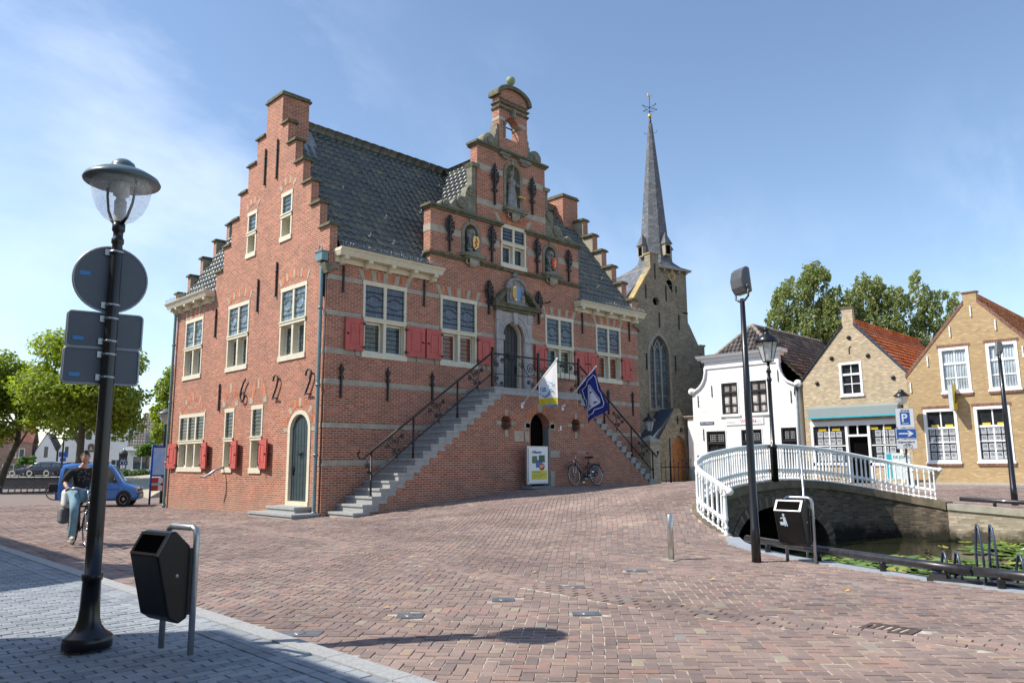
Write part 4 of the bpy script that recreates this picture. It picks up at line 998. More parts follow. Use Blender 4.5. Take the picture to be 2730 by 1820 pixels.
b=MB(); b.lathe([(.17,-.068),(.17,-.062)],(.22,0,1.02),22,ax='y'); b.build('price_disc',cr,AB)
textmesh('poster_lettering','Nieuw',.20,facing((-.34,-.0665,1.64),(1,0,0)),cbl,AB,ext=.002,bold=.004)
textmesh('poster_lettering','12',.17,facing((.08,-.070,.96),(1,0,0)),M['white'],AB,ext=.002,bold=.004); textmesh('poster_lettering','95',.09,facing((.27,-.070,1.02),(1,0,0)),M['white'],AB,ext=.002,bold=.002)
b=MB()
for k,z in enumerate((.76,.68,.62,.56,.50)): b.box(-.36,-.36+(.5,.82,.74,.6,.5)[k],-.067,-.0641,z,z+(.035 if k==0 else .015))
b.build('poster_text_lines',simple('poster_small_print',(.20,.20,.10),.5),AB)
# ================================================================== TERRAIN
CP=[(-9.2,y,-.045) for y in (-30,-24,-18,-12,-6,0,6,12)]+[(-16,-30,-.045),(-16,-15,-.045),(-16,0,-.05),(-16,15,-.1),(-5,-14,-.03),(-5,-19,-.02),(-5,-26,-.02),(-3.3,-1.4,-.06),(-6,-7,-.04),(0,.2,-.02),(.2,-1.6,.0),(1,-1.7,.08),(2.2,-1.7,.18),(3.6,-1.7,.30),(5.2,-1.7,.45),(6.7,-1.7,.60),(8.6,-1.7,.70),(11,-1.7,.70),(13,-1.7,.68),
 (16.5,-1.7,.60),(20,-2,.48),(25,2,.36),(30.5,5,.37),(30.5,0,.37),(30.5,-7,.38),(30.5,-13,.40),(30.5,-20,.40),(24,-8,.40),(26,10,.36),(-.3,4,-.07),(-.3,8.9,-.13),(-.2,13,-.2),(-1,16,-.16),(0,22,-.15),(-8,22,-.15),(-9,40,-.15),(4,40,-.15),(-1.7,-14.4,0),(-1,-15.6,0),(.5,-14.9,0),(-.5,-17.2,0),(-1.1,-18.4,0),(-1.6,-21,0),(-2.6,-28,0),
 (2.5,-13.1,.02),(2.65,-12.7,.17),(2.65,-12.3,.33),(3.2,-11.9,.52),(4.1,-11.5,.68),(5.5,-11.2,.84),(7.4,-10.9,.99),(9.2,-10.9,1.05),(10.8,-11.0,1.03),(12.4,-11.4,.90),(13.5,-12.1,.70),(14.3,-13.1,.47),(14.1,-14.3,.30),(14.6,-16.3,.14),(15.2,-20,.10),(16.5,-28,.10),
 (18,-14,.22),(18,-18,.2),(22,-14,.3),(22,-22,.3),(5.5,-8,.76),(9,-7,.92),(13,-8,.84),(16.5,-10,.52),(18.5,-12,.38),(2,-9,.32),(0,-8,.14),(-1,-11,.03),(1,-12.8,.06),(5,-4.8,.5),(8,-4.8,.64),(12,-4.6,.70),(17,-6,.55),(12,14,-.1),(20,14,.2),(34,14,.36),(40,-5,.38)]
cp=np.array(CP)
def _phi(r2): return np.where(r2>1e-12, .5*r2*np.log(np.maximum(r2,1e-12)), 0)
_d=((cp[:,None,:2]-cp[None,:,:2])**2).sum(-1); _n=len(cp)
_A=np.zeros((_n+3,_n+3)); _A[:_n,:_n]=_phi(_d)+np.eye(_n)*.02; _A[:_n,_n]=1; _A[:_n,_n+1:]=cp[:,:2]; _A[_n:,:_n]=_A[:_n,_n:].T
_w=np.linalg.solve(_A,np.concatenate([cp[:,2],[0,0,0]]))
def zt(x,y):
    x=np.atleast_1d(np.asarray(x,float)); y=np.atleast_1d(np.asarray(y,float))
    xc=np.clip(x,-16,40); yc=np.clip(y,-30,40)
    r2=(xc[:,None]-cp[None,:,0])**2+(yc[:,None]-cp[None,:,1])**2
    return np.clip(_phi(r2)@_w[:_n]+_w[_n]+_w[_n+1]*xc+_w[_n+2]*yc,-.3,1.1)
def z1(x,y): return float(zt(x,y)[0])
KX=-9.25       # kerb line of the grey pavement
CURVE=[(2.62,-13.10,.0),(2.75,-12.85,.10),(2.80,-12.60,.22),(2.90,-12.35,.34),(3.10,-12.10,.46),(3.45,-11.88,.56),(4.1,-11.62,.68),(5.0,-11.36,.79),(5.9,-11.22,.87),(6.8,-11.12,.95),(7.8,-11.05,1.005),(8.7,-11.02,1.04),(9.6,-11.05,1.05),(10.5,-11.14,1.035),(11.3,-11.28,.99),(12.1,-11.50,.92),(12.8,-11.80,.82),(13.4,-12.20,.70),(13.85,-12.70,.58),(14.10,-13.25,.46),(14.10,-13.80,.38),(13.85,-14.32,.31)]
QUAY_N=[(2.45,-13.35),(1.6,-13.95),(.75,-14.75),(.10,-15.75),(-.45,-17.0),(-1.0,-18.4),(-1.5,-20.5),(-2.6,-27),(-3.6,-34)]
QUAY_F=[(15.8,-34),(15.3,-27),(14.9,-20),(14.1,-16.3)]
CANAL=[(x,y) for x,y,z in CURVE][::-1]+QUAY_N+QUAY_F
def in_poly(x,y,P):
    c=np.zeros(np.shape(x),bool); n=len(P); j=n-1
    for i in range(n):
        xi,yi=P[i];xj,yj=P[j]
        if yi!=yj: c^=((yi>y)!=(yj>y))&(x<(xj-xi)*(y-yi)/(yj-yi)+xi)
        j=i
    return c
def axis(lo,hi,f0,f1,fine,coarse):
    a=[lo]; x=lo
    while x<hi-1e-6:
        st=fine if f0<=x<f1 else min(coarse,max(fine,.35*min(abs(x-f0),abs(x-f1))+fine)); x=min(hi,x+st); a.append(x)
    return a
gx=axis(-260,420,-15,32,.55,60); gy=axis(-120,420,-28,24,.55,60)
pts=[Vector((x,y)) for x in gx for y in gy]; 
base=len(pts); pts+=[Vector(p) for p in CANAL]; ed=[(base+i,base+(i+1)%len(CANAL)) for i in range(len(CANAL))]
vo,eo,fo,_,_,_=delaunay_2d_cdt(pts,ed,[],0,1e-5)
V=np.array([(v.x,v.y) for v in vo]); _dd=np.hypot(V[:,0]+13.2,V[:,1]+22.2); zz=zt(V[:,0],V[:,1])-.0080-.010*np.clip((_dd-11)/9,0,1)
F=np.array([f[:3] for f in fo]); cx=V[F].mean(1); keep=~in_poly(cx[:,0],cx[:,1],CANAL)
gm,nt,bs=newmat('paving_joint_sand'); geo=nt.nodes.new('ShaderNodeNewGeometry'); P_=geo.outputs['Position']
far=nt.nodes.new('ShaderNodeTexBrick'); nt.links.new(P_,far.inputs['Vector']); far.inputs['Scale'].default_value=1; far.inputs['Brick Width'].default_value=.24; far.inputs['Row Height'].default_value=.12; far.inputs['Mortar Size'].default_value=.006
n1=noise(nt,P_,9,4,.7); n2=noise(nt,P_,.6,5,.6); n3=noise(nt,P_,.22,4,.6)
sand=ramp(nt,n1,[(.35,(.24,.20,.15)),(.55,(.46,.41,.34)),(.75,(.62,.56,.47))])
ds=nt.nodes.new('ShaderNodeVectorMath'); ds.operation='DISTANCE'; nt.links.new(P_,ds.inputs[0]); ds.inputs[1].default_value=(-13.2,-22.2,0)
ff=nt.nodes.new('ShaderNodeMapRange'); nt.links.new(ds.outputs['Value'],ff.inputs[0]); ff.inputs[1].default_value=41; ff.inputs[2].default_value=43
farc=mixc(nt,n2,(.20,.160,.140),(.275,.22,.195))
nt.links.new(mixc(nt,ff.outputs[0],sand,farc),bs.inputs['Base Color']); bs.inputs['Roughness'].default_value=.95; bs.inputs['Specular IOR Level'].default_value=.1
me=bpy.data.meshes.new('ground'); me.from_pydata([(V[i,0],V[i,1],zz[i]) for i in range(len(V))],[],[tuple(int(a) for a in f) for f in F[keep]])
me.materials.append(gm); me.polygons.foreach_set('use_smooth',[True]*len(me.polygons)); go=bpy.data.objects.new('ground',me); COL.objects.link(go); tag(go,kind='structure')
# ---- brick pavers laid in herringbone; each brick a slightly uneven block
CX,CY=-13.22,-22.17
def pave_mesh(name,C,half,ang,zoff,m,rs,tilt=.004,h=.014,side=True):
    """C (n,2) centres, half (n,2) half sizes, ang (n) orientation"""
    n=len(C); R=np.random.RandomState(rs)
    ca,sa=np.cos(ang),np.sin(ang); U=np.stack([ca,sa],1); W=np.stack([-sa,ca],1)
    q=[]
    for sx,sy in ((-1,-1),(1,-1),(1,1),(-1,1)):
        q.append(C+U*(half[:,:1]*sx*(1-R.rand(n,1)*.025))+W*(half[:,1:]*sy*(1-R.rand(n,1)*.05)))
    q=np.stack(q,1)                                     # n,4,2
    z=zt(q[:,:,0].ravel(),q[:,:,1].ravel()).reshape(n,4)+zoff+R.uniform(-tilt,tilt,(n,1))+R.uniform(-tilt*.6,tilt*.6,(n,4))
    top=np.concatenate([q,z[:,:,None]],2)
    # small chamfer: inner top + outer lower ring
    ctr=q.mean(1,keepdims=True); q2=ctr+(q-ctr)*(1+.0); bot=np.concatenate([q2,(z-h)[:,:,None]],2)
    inn=ctr+(q-ctr)*np.array([1.0])[None,:,None]*.955; inn3=np.concatenate([inn,z[:,:,None]],2); mid=np.concatenate([q,(z-.004)[:,:,None]],2)
    VV=np.concatenate([inn3,mid,bot],1).reshape(-1,3); b=np.arange(n)[:,None]*12
    fs=[b+np.array([[0,1,2,3]])]
    for i in range(4):
        j=(i+1)%4; fs.append(b+np.array([[4+i,4+j,j,i]])); 
        if side: fs.append(b+np.array([[8+i,8+j,4+j,4+i]]))
    FF=np.concatenate(fs,0)
    me=bpy.data.meshes.new(name); me.vertices.add(len(VV)); me.vertices.foreach_set('co',VV.ravel().astype(np.float32))
    me.loops.add(FF.size); me.loops.foreach_set('vertex_index',FF.ravel().astype(np.int32))
    me.polygons.add(len(FF)); me.polygons.foreach_set('loop_start',np.arange(0,FF.size,4).astype(np.int32)); me.polygons.foreach_set('loop_total',np.full(len(FF),4,np.int32))
    me.polygons.foreach_set('use_smooth',[False]*len(FF)); me.update(calc_edges=True); me.materials.append(m)
    o=bpy.data.objects.new(name,me); COL.objects.link(o); return o
def view_ok(c,dmax,dmin=0):
    dx=c[:,0]-CX; dy=c[:,1]-CY; d=np.hypot(dx,dy); a=np.degrees(np.arctan2(dy,dx))-45.3
    return (d<dmax)&(d>dmin)&(((np.abs(a)<41))|(d<3.5))
HALLP=[(-.0,0),(.6,DY+.02),(16.3,DY+.02),(17.4,0),(17.4,13),(0,13)]
GUT=np.array([(-2.6,6),(-3.0,0),(-3.5,-4),(-4.1,-8.5),(-4.66,-11.6),(-5.15,-14.4),(-5.31,-16.5),(-5.2,-18.2),(-4.85,-19.6),(-4.7,-22),(-4.6,-27)])
def seg_dist(c,P):
    best=np.full(len(c),1e9)
    for a,b2 in zip(P[:-1],P[1:]):
        d=b2-a; t=np.clip(((c-a)@d)/(d@d),0,1); best=np.minimum(best,np.hypot(*(c-(a+t[:,None]*d)).T))
    return best
Wb=.118; ang0=radians(40); n=420
ii,jj=np.meshgrid(np.arange(-n,n),np.arange(-n,n),indexing='ij'); ii=ii.ravel(); jj=jj.ravel(); mm=(ii-jj)%4
hz=mm==0; vt=mm==3
c1=np.stack([(ii[hz]+1)*Wb,(jj[hz]+.5)*Wb],1); c2=np.stack([(ii[vt]+.5)*Wb,(jj[vt]+1)*Wb],1)
c=np.concatenate([c1,c2]); hf=np.concatenate([np.tile([Wb-.009,Wb/2-.004],(len(c1),1)),np.tile([Wb/2-.0095,Wb-.004],(len(c2),1))])
rot=np.array([[cos(ang0),-sin(ang0)],[sin(ang0),cos(ang0)]]); c=c@rot.T+np.array([2.0,-8.0])
# gentle settling of the courses so that they wander
c=c+np.stack([.05*np.sin(c[:,1]*.55+c[:,0]*.3)+.02*np.sin(c[:,0]*1.7),.05*np.sin(c[:,0]*.5-c[:,1]*.2)+.02*np.sin(c[:,1]*1.9)],1)*.9
k=view_ok(c,42)&(c[:,0]>KX+.09)&(~in_poly(c[:,0],c[:,1],HALLP))&(seg_dist(c,GUT)>.235)
CB=[(x,y) for x,y in CANAL]
k&=~in_poly(c[:,0],c[:,1],CB)
k&=(seg_dist(c,np.array(QUAY_N))>.24)&(seg_dist(c,np.array([(x,y) for x,y,z in CURVE]))>.26)&(seg_dist(c,np.array(QUAY_F+[(13.85,-14.32)]))>.28)&(c[:,0]<29.2)
k&=~((np.abs(c[:,0]+4.73)<.19)&(np.abs(c[:,1]+19.07)<.27))
COV=[(-9.0,-14.75,.22,.13),(-7.66,-14.85,.15,.13),(-6.25,-14.93,.14,.11),(-4.92,-14.98,.14,.11),(-3.13,-14.71,.16,.09),(-6.22,-16.27,.16,.10)]
for x,y,a,b_ in COV[1:]: k&=~((np.abs((c[:,0]-x)*.707-(c[:,1]-y)*.707)<a+.03)&(np.abs((c[:,0]-x)*.707+(c[:,1]-y)*.707)<b_+.05))
c=c[k]; hf=hf[k]
def islandmat2(*a,**k):
    m=islandmat(*a,**k); nt=m.node_tree; b=nt.nodes['Principled BSDF']; src=b.inputs['Base Color'].links[0].from_socket; geo=nt.nodes.new('ShaderNodeNewGeometry')
    f=noise(nt,geo.outputs['Position'],.33,6,.62); c=mixc(nt,1.0,src,ramp(nt,f,[(.32,(.84,.83,.84)),(.50,(1.08,1.08,1.08)),(.68,(1.26,1.25,1.22))]),'MULTIPLY')
    g=noise(nt,geo.outputs['Position'],2.6,5,.7); c=mixc(nt,ramp(nt,g,[(.62,0.0),(.72,.45)]),c,(.12,.10,.09)); nt.links.new(c,b.inputs['Base Color']); return m
paverm=islandmat2('clay_paver',[(0,(.18,.140,.128)),(.2,(.215,.160,.142)),(.5,(.245,.180,.155)),(.8,(.272,.200,.170)),(.92,(.285,.178,.145)),(.97,(.31,.26,.19)),(1,(.21,.188,.178))],rough=.75,bs=.35,nscale=55,var=.18)
po=pave_mesh('square_paving',c,hf,np.full(len(c),ang0),0,paverm,1,tilt=.0045); tag(po,kind='structure')
# gutter strip: lengthwise courses following the line of the drain
cs=[];an=[]
for a,b_ in zip(GUT[:-1],GUT[1:]):
    d=b_-a; L=np.hypot(*d); d=d/L; nn=np.array([-d[1],d[0]]); m_=int(L/.236)
    for r in range(-2,2):
        for q_ in range(m_): cs.append(a+d*((q_+.5+(.5 if r%2 else 0))*L/m_)+nn*(r+.5)*.118); an.append(math.atan2(d[1],d[0]))
cs=np.array(cs); an=np.array(an); k=view_ok(cs,42)&~((np.abs(cs[:,0]+4.73)<.19)&(np.abs(cs[:,1]+19.07)<.27)); cs=cs[k]; an=an[k]
g=pave_mesh('gutter_paving',cs,np.tile([.112,.053],(len(cs),1)),an,.006,paverm,2,tilt=.003); tag(g,kind='structure')
# light grey pavement, running bond across
P=[];H=[];A_=[]
xr=KX-.693-.236*np.arange(0,30); yr=np.arange(-27,14,.118)
for j,y in enumerate(yr):
    x=xr-(.118 if j%2 else 0); P.append(np.stack([x,np.full(len(x),y)],1))
P=np.concatenate(P); 
edge=[]; 
for r in range(3): edge.append(np.stack([np.full(190,KX-.268-.12*r),np.arange(190)*.236-27+.1*r],1))
k=view_ok(P,36); P=P[k]; H=np.tile([.113,.054],(len(P),1)); A_=np.zeros(len(P)); hb=np.array([(KX-.634,y) for y in yr[1::2]]); hb=hb[view_ok(hb,36)]; P=np.concatenate([P,hb]); H=np.concatenate([H,np.tile([.055,.054],(len(hb),1))]); A_=np.concatenate([A_,np.zeros(len(hb))])
E=np.concatenate(edge); E=E[view_ok(E,36)]
P=np.concatenate([P,E]); H=np.concatenate([H,np.tile([.113,.056],(len(E),1))]); A_=np.concatenate([A_,np.full(len(E),pi/2)])
greym=islandmat('grey_paver',[(0,(.22,.245,.27)),(.5,(.275,.30,.325)),(1,(.33,.355,.375))],rough=.8,bs=.3,nscale=60,var=.15)
g=pave_mesh('grey_pavement',P,H,A_,.045,greym,3,tilt=.0025); tag(g,kind='structure')
b=MB(); b.box(-16.6,KX-.21,-30,40,-.12,-.012); g=b.build('pavement_bed',simple('dark_joint_grit',(.09,.09,.09),.95,var=.4,scale=20)); tag(g,kind='structure')
b=MB(); y=-30.0
while y<40: b.box(KX-.205,KX,y+.004,y+.996,-.3,.012 if True else 0); y+=1.0
kb=b.build('kerb',simple('granite_kerb',(.34,.345,.34),.8,var=.22,scale=30,bs=.2)); tag(kb,kind='structure')
# covers and drain set in the paving
mc=simple('steel_cover',(.20,.22,.24),.45,metal=.5,var=.2)
for i,(x,y,a,b_) in enumerate(COV):
    e=empty('utility_cover',(x,y,z1(x,y)),radians(-45)); 
    tag(e,['flat grey utility cover nearest the kerb of the grey pavement','grey cover plate left in a row of covers in the paving','grey cover plate in the middle of the square nearest the gutter strip','small grey cover beyond the gutter strip left of the bollard','narrow grey cover in the paving right before the steel bollard','slim bright cover plate close to the long lamp shadow'][i],'cover','small covers in the brick paving')
    b=MB(); b.box(-a,a,-b_,b_,-.02,.006); b.build('cover_plate',mc,e); b=MB(); b.lathe([(.065,.006),(.06,.012),(.03,.013)],(0,0,0),16); b.build('cover_lid',M['steel'],e)
e=empty('drain_grate',(-4.73,-19.07,z1(-4.73,-19.07)-.008)); tag(e,'cast iron street drain grate set in the gutter strip','drain')
b=MB(); b.box(-.18,.18,-.25,-.20,-.05,.012); b.box(-.18,.18,.20,.25,-.05,.012); b.box(-.18,-.13,-.2,.2,-.05,.012); b.box(.13,.18,-.2,.2,-.05,.012); b.build('grate_frame',simple('rusty_iron',(.10,.065,.055),.7,var=.3),e)
b=MB()
for k_ in range(5): y=-.16+.08*k_; b.prism([(-.13,y-.018),(.13,y-.035),(.13,y-.001),(-.13,y+.016)],-.03,.008,0,ax='z')
b.build('grate_bar',simple('rusty_iron_bar',(.10,.065,.055),.7,var=.3),e); b=MB(); b.box(-.13,.13,-.2,.2,-.06,-.045); b.build('grate_pit',M['hole'],e)
# petals and a few yellow leaves lying about
b=MB(); rp_=random.Random(12)
for k in range(46):
    x=-1.6+rp_.gauss(0,.75); y=-17.2+rp_.gauss(0,.55)
    if x>-.8-(y+17)*.5: x=-1.7+rp_.random()*.5
    s_=rp_.uniform(.008,.022); a=rp_.uniform(0,3.1); z=z1(x,y)+.012
    b.add([(x+s_*cos(a+t),y+s_*.7*sin(a+t),z) for t in (0,1.2,2.4,3.6,5)],[(0,1,2,3,4)],0)
for (x,y) in ((-4.3,-13.6),(-5.6,-12.6),(-4.0,-15.4),(-3.2,-16.1),(-7.6,-14.3),(-2.9,-17.9)):
    z=z1(x,y)+.014; b.add([(x-.04,y,z),(x,y-.03,z+.01),(x+.05,y,z+.02),(x,y+.03,z)],[(0,1,2,3)],1)
o=b.build('fallen_petals',[simple('petal_white',(.75,.74,.68),.7),simple('leaf_yellow',(.65,.36,.04),.7)],recalc=False); tag(o,'scattered white petals and yellow leaves lying on the brick paving','petals',kind='stuff')
# ================================================================== CANAL
WZ=-.85
def ribbon(b,line,z0f,z1f,mi=0,thick=0):
    for (x0,y0,a0,c0),(x1,y1,a1,c1) in zip(line[:-1],line[1:]): b.quad((x0,y0,a0),(x1,y1,a1),(x1,y1,c1),(x0,y0,c0),mi)
def wallstrip(name,pts,zb,m,label=None,coping_w=.34,parent=None,copm=None,kind='structure'):
    """pts (x,y,ztop) ; brick face along the line"""
    b=MB(); L=0; V_=[];F=[];UV=[]
    for i,(x,y,z) in enumerate(pts):
        if i: L+=math.hypot(x-pts[i-1][0],y-pts[i-1][1])
        V_+= [(x,y,zb),(x,y,z)]; UV+=[(L,zb),(L,z)]
    for i in range(len(pts)-1): F.append((2*i,2*i+2,2*i+3,2*i+1))
    me=bpy.data.meshes.new(name); me.from_pydata(V_,[],F); me.materials.append(m); u=me.uv_layers.new(name='UVMap')
    for p in me.polygons:
        for li,vi in zip(p.loop_indices,p.vertices): u.data[li].uv=UV[vi]
    o=bpy.data.objects.new(name,me); COL.objects.link(o); o.parent=parent; return o
def coping_line(name,pts,wd,h,m,parent,out=.05,side=1):
    P=[Vector((x,y,0)) for x,y,z in pts]; b=MB(); prev=None
    for i in range(len(P)):
        a=P[max(0,i-1)]; c_=P[min(len(P)-1,i+1)]; d=(c_-a).normalized(); nn=Vector((-d.y,d.x,0))*side; z=pts[i][2]
        o_=P[i]-nn*out; i_=P[i]+nn*wd; r=[(o_.x,o_.y,z-h),(o_.x,o_.y,z),(i_.x,i_.y,z),(i_.x,i_.y,z-h)]
        if prev: 
            for k in range(4): b.quad(prev[k],r[k],r[(k+1)%4],prev[(k+1)%4])
        prev=r
    return b.build(name,m,parent)
qn=[(x,y,.015) for x,y in QUAY_N]; qf=[(x,y,z) for (x,y),z in zip(QUAY_F,(.10,.10,.11,.16))]+[(13.85,-14.32,.30)]
NQ=empty('quay_wall',(0.1,-15.75,0)); tag(NQ,'near canal quay wall with pale blue edge stones beside the black barrier pipe','quay wall')
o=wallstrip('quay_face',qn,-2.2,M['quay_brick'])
reparent(o,NQ); c_=coping_line('edge_stone',qn,.26,.22,simple('bluish_edge_stone',(.30,.33,.36),.75,var=.15),None,side=-1); reparent(c_,NQ)
FQ=empty('quay_wall',(14.1,-16.3,.1)); tag(FQ,'far sunlit canal quay wall of pale brick below the houses','quay wall')
o=wallstrip('quay_face',qf,-2.2,M['quay_pale']); reparent(o,FQ); c_=coping_line('coping_stone',qf,.30,.20,M['stone'],None,side=-1); reparent(c_,FQ)
b=MB(); b.tube([(14.75,-17.6,-.25),(14.5,-17.75,-.33),(14.35,-17.8,-.40)],[.03,.045,.02],6); o=b.build('mooring_hook',M['steel']); reparent(o,FQ)
wm,nt,bs=newmat('canal_water'); bs.inputs['Base Color'].default_value=(.022,.024,.010,1); bs.inputs['Roughness'].default_value=.04; bs.inputs['IOR'].default_value=1.33; bs.inputs['Specular IOR Level'].default_value=.5
geo=nt.nodes.new('ShaderNodeNewGeometry'); mp=nt.nodes.new('ShaderNodeMapping'); nt.links.new(geo.outputs['Position'],mp.inputs['Vector']); bump(nt,bs,noise(nt,mp.outputs[0],2.2,3,.5),.10,.05)
b=MB(); b.quad((-6,-36,WZ),(20,-36,WZ),(20,-2,WZ),(-6,-2,WZ)); o=b.build('canal_water',wm); tag(o,kind='structure')
# lilies
lm=islandmat('lily_leaf',[(0,(.06,.12,.015)),(.5,(.12,.20,.03)),(.85,(.22,.28,.05)),(1,(.35,.30,.05))],rough=.35,bs=.1,nscale=20)
b=MB(); rl=random.Random(9)
def pad(x,y,r):
    a0=rl.uniform(0,6.28); n_=9; t1=rl.uniform(-.04,.10); t2=rl.uniform(-.04,.10) if rl.random()<.3 else .0
    V_=[(x,y,WZ+.02)]+[(x+r*cos(a0+5.7*i/n_),y+r*sin(a0+5.7*i/n_),WZ+.014+rl.uniform(0,.02)+max(0,t1)*r*2*(1+cos(5.7*i/n_))) for i in range(n_+1)]
    b.add(V_,[(0,i,i+1) for i in range(1,n_+1)],0,True)
CAN=np.array(CANAL)
cnt=0
while cnt<1000:
    A=rl.random()<.62
    if A: x=rl.uniform(3.5,10.5); y=rl.uniform(-18.5,-13.3)
    else: x=rl.gauss(12.4,1.0); y=rl.gauss(-16.9,.7)
    q=(x+1.0)+(y+17)*.45 
    if not in_poly(np.array([x]),np.array([y]),CANAL)[0]: continue
    if A and x>7.5+(-13.5-y)*.50+.25*sin(y*5): continue
    if not A and x>14: continue
    pad(x,y,rl.uniform(.10,.24)); cnt+=1
o=b.build('lily_pads',lm,recalc=False,uv=False); tag(o,'green lily pads floating on the canal','lily pads',kind='stuff')
b=MB()
for (x,y,s) in ((7.2,-15.6,.14),(5.6,-17.4,.12),(11.9,-16.7,.10)):
    f=empty('water_lily',(x,y,WZ+.05)); tag(f,{7.2:'white water lily flower nearest the canal pipe bend',5.6:'white water lily flower by the bicycle rack',11.9:'small pale water lily out on the canal'}[x],'flower','water lily flowers')
    b=MB()
    for ring,(tl,hh) in enumerate(((1,.25),(.7,.6))):
        for k_ in range(8):
            a=2*pi*k_/8+ring*.4; b.add([(0,0,0),(s*tl*.6*cos(a-.35),s*tl*.6*sin(a-.35),s*hh*.6),(s*tl*cos(a),s*tl*sin(a),s*hh),(s*tl*.6*cos(a+.35),s*tl*.6*sin(a+.35),s*hh*.6)],[(0,1,2,3)])
    b.build('petals',M['white'],f,recalc=False); b=MB(); b.ball((0,0,s*.25),s*.22,8); b.build('flower_centre',M['gold'],f)
# ================================================================== BRIDGE
BR=empty('bridge',(9,-11,0)); tag(BR,'arched brick canal bridge with mossy coping and white balustrade','bridge')
AR=(8.0,12.25)   # springing of the arch (x along the wall)
cv=[Vector(p) for p in CURVE]; Lc=[0]
for i in range(1,len(cv)): Lc.append(Lc[-1]+math.hypot(cv[i].x-cv[i-1].x,cv[i].y-cv[i-1].y))
def cat(s):
    s=max(0,min(Lc[-1],s)); 
    for i in range(1,len(Lc)):
        if s<=Lc[i]+1e-9: t=(s-Lc[i-1])/(Lc[i]-Lc[i-1]); 
        else: continue
        p=cv[i-1].lerp(cv[i],t); a=cv[max(0,i-2)] if t<.5 else cv[i-1]; c_=cv[i] if t<.5 else cv[min(len(cv)-1,i+1)]; return p,(c_-a).normalized()
sx=lambda x: next(Lc[i-1]+(Lc[i]-Lc[i-1])*(x-cv[i-1].x)/(cv[i].x-cv[i-1].x) for i in range(6,len(cv)) if cv[i].x>=x)
sa,sb=sx(6.05),sx(11.7); apex=.30
n_=90; b=MB(); V_=[];F=[];UV=[]
def archz(s):
    t=(s-(sa+sb)/2)/((sb-sa)/2); return -1.5 if abs(t)>=1 else -.95+(apex+.95)*sqrt(max(0,1-abs(t)**2.2))
ss=sorted(set([Lc[-1]*i/n_ for i in range(n_+1)]+[sa,sa+.01,sb,sb-.01]))
me=bpy.data.meshes.new('bridge_wall')
for s in ss:
    p,d=cat(s); zb=-2.2 if (s<=sa or s>=sb) else archz(s); V_+=[(p.x,p.y,zb),(p.x,p.y,p.z)]; UV+=[(s,zb),(s,p.z)]
    
for i in range(len(ss)-1): F.append((2*i,2*i+2,2*i+3,2*i+1))
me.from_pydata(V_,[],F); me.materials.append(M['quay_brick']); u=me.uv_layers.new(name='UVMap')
for p in me.polygons:
    for li,vi in zip(p.loop_indices,p.vertices): u.data[li].uv=UV[vi]
o=bpy.data.objects.new('bridge_wall',me); COL.objects.link(o); reparent(o,BR)
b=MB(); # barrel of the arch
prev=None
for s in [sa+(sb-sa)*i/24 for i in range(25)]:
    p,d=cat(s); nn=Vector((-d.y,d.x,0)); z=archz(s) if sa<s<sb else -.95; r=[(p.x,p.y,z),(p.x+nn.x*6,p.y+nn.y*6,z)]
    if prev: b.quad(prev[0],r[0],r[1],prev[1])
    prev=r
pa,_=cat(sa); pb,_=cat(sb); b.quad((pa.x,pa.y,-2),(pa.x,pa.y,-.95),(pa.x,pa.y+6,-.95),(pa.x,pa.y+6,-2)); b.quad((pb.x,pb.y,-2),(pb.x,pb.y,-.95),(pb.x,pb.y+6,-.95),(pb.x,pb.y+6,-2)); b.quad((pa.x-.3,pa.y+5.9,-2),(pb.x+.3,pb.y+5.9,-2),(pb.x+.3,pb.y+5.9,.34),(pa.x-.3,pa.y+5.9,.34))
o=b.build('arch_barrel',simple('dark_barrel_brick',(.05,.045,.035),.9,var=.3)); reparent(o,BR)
b=MB() # ring of voussoirs
k_=44
for i in range(k_):
    s0=sa+(sb-sa)*(.5-.5*cos(pi*(i+.07)/k_)); s1=sa+(sb-sa)*(.5-.5*cos(pi*(i+.93)/k_)); q=[]
    for s,gr in ((s0,0),(s1,0),(s1,.30),(s0,.30)):
        t=(s-(sa+sb)/2)/((sb-sa)/2); zz_=archz(min(max(s,sa+.001),sb-.001)); s2=s+gr*t; z2=zz_+gr*sqrt(max(.12,1-t*t))
        p,d=cat(s2); nn=Vector((-d.y,d.x,0)); q.append((p.x-nn.x*.03,p.y-nn.y*.03,z2))
    q=q; b.add(q,[(0,1,2,3)])
o=b.build('arch_voussoir',islandmat('voussoir_brick',[(0,(.07,.055,.04)),(.5,(.14,.11,.08)),(1,(.22,.17,.12))])); reparent(o,BR)
CL=[(p[0],p[1],p[2]+.02) for p in CURVE]
# coping in segments
c_=coping_line('bridge_coping',[(cat(Lc[-1]*i/60)[0].x,cat(Lc[-1]*i/60)[0].y,cat(Lc[-1]*i/60)[0].z+.02) for i in range(61)],.24,.24,simple('mossy_coping_stone',(.13,.10,.07),.9,var=.5,scale=2.5,bs=.5,c2=(.07,.065,.035)),None,out=.06); reparent(c_,BR)
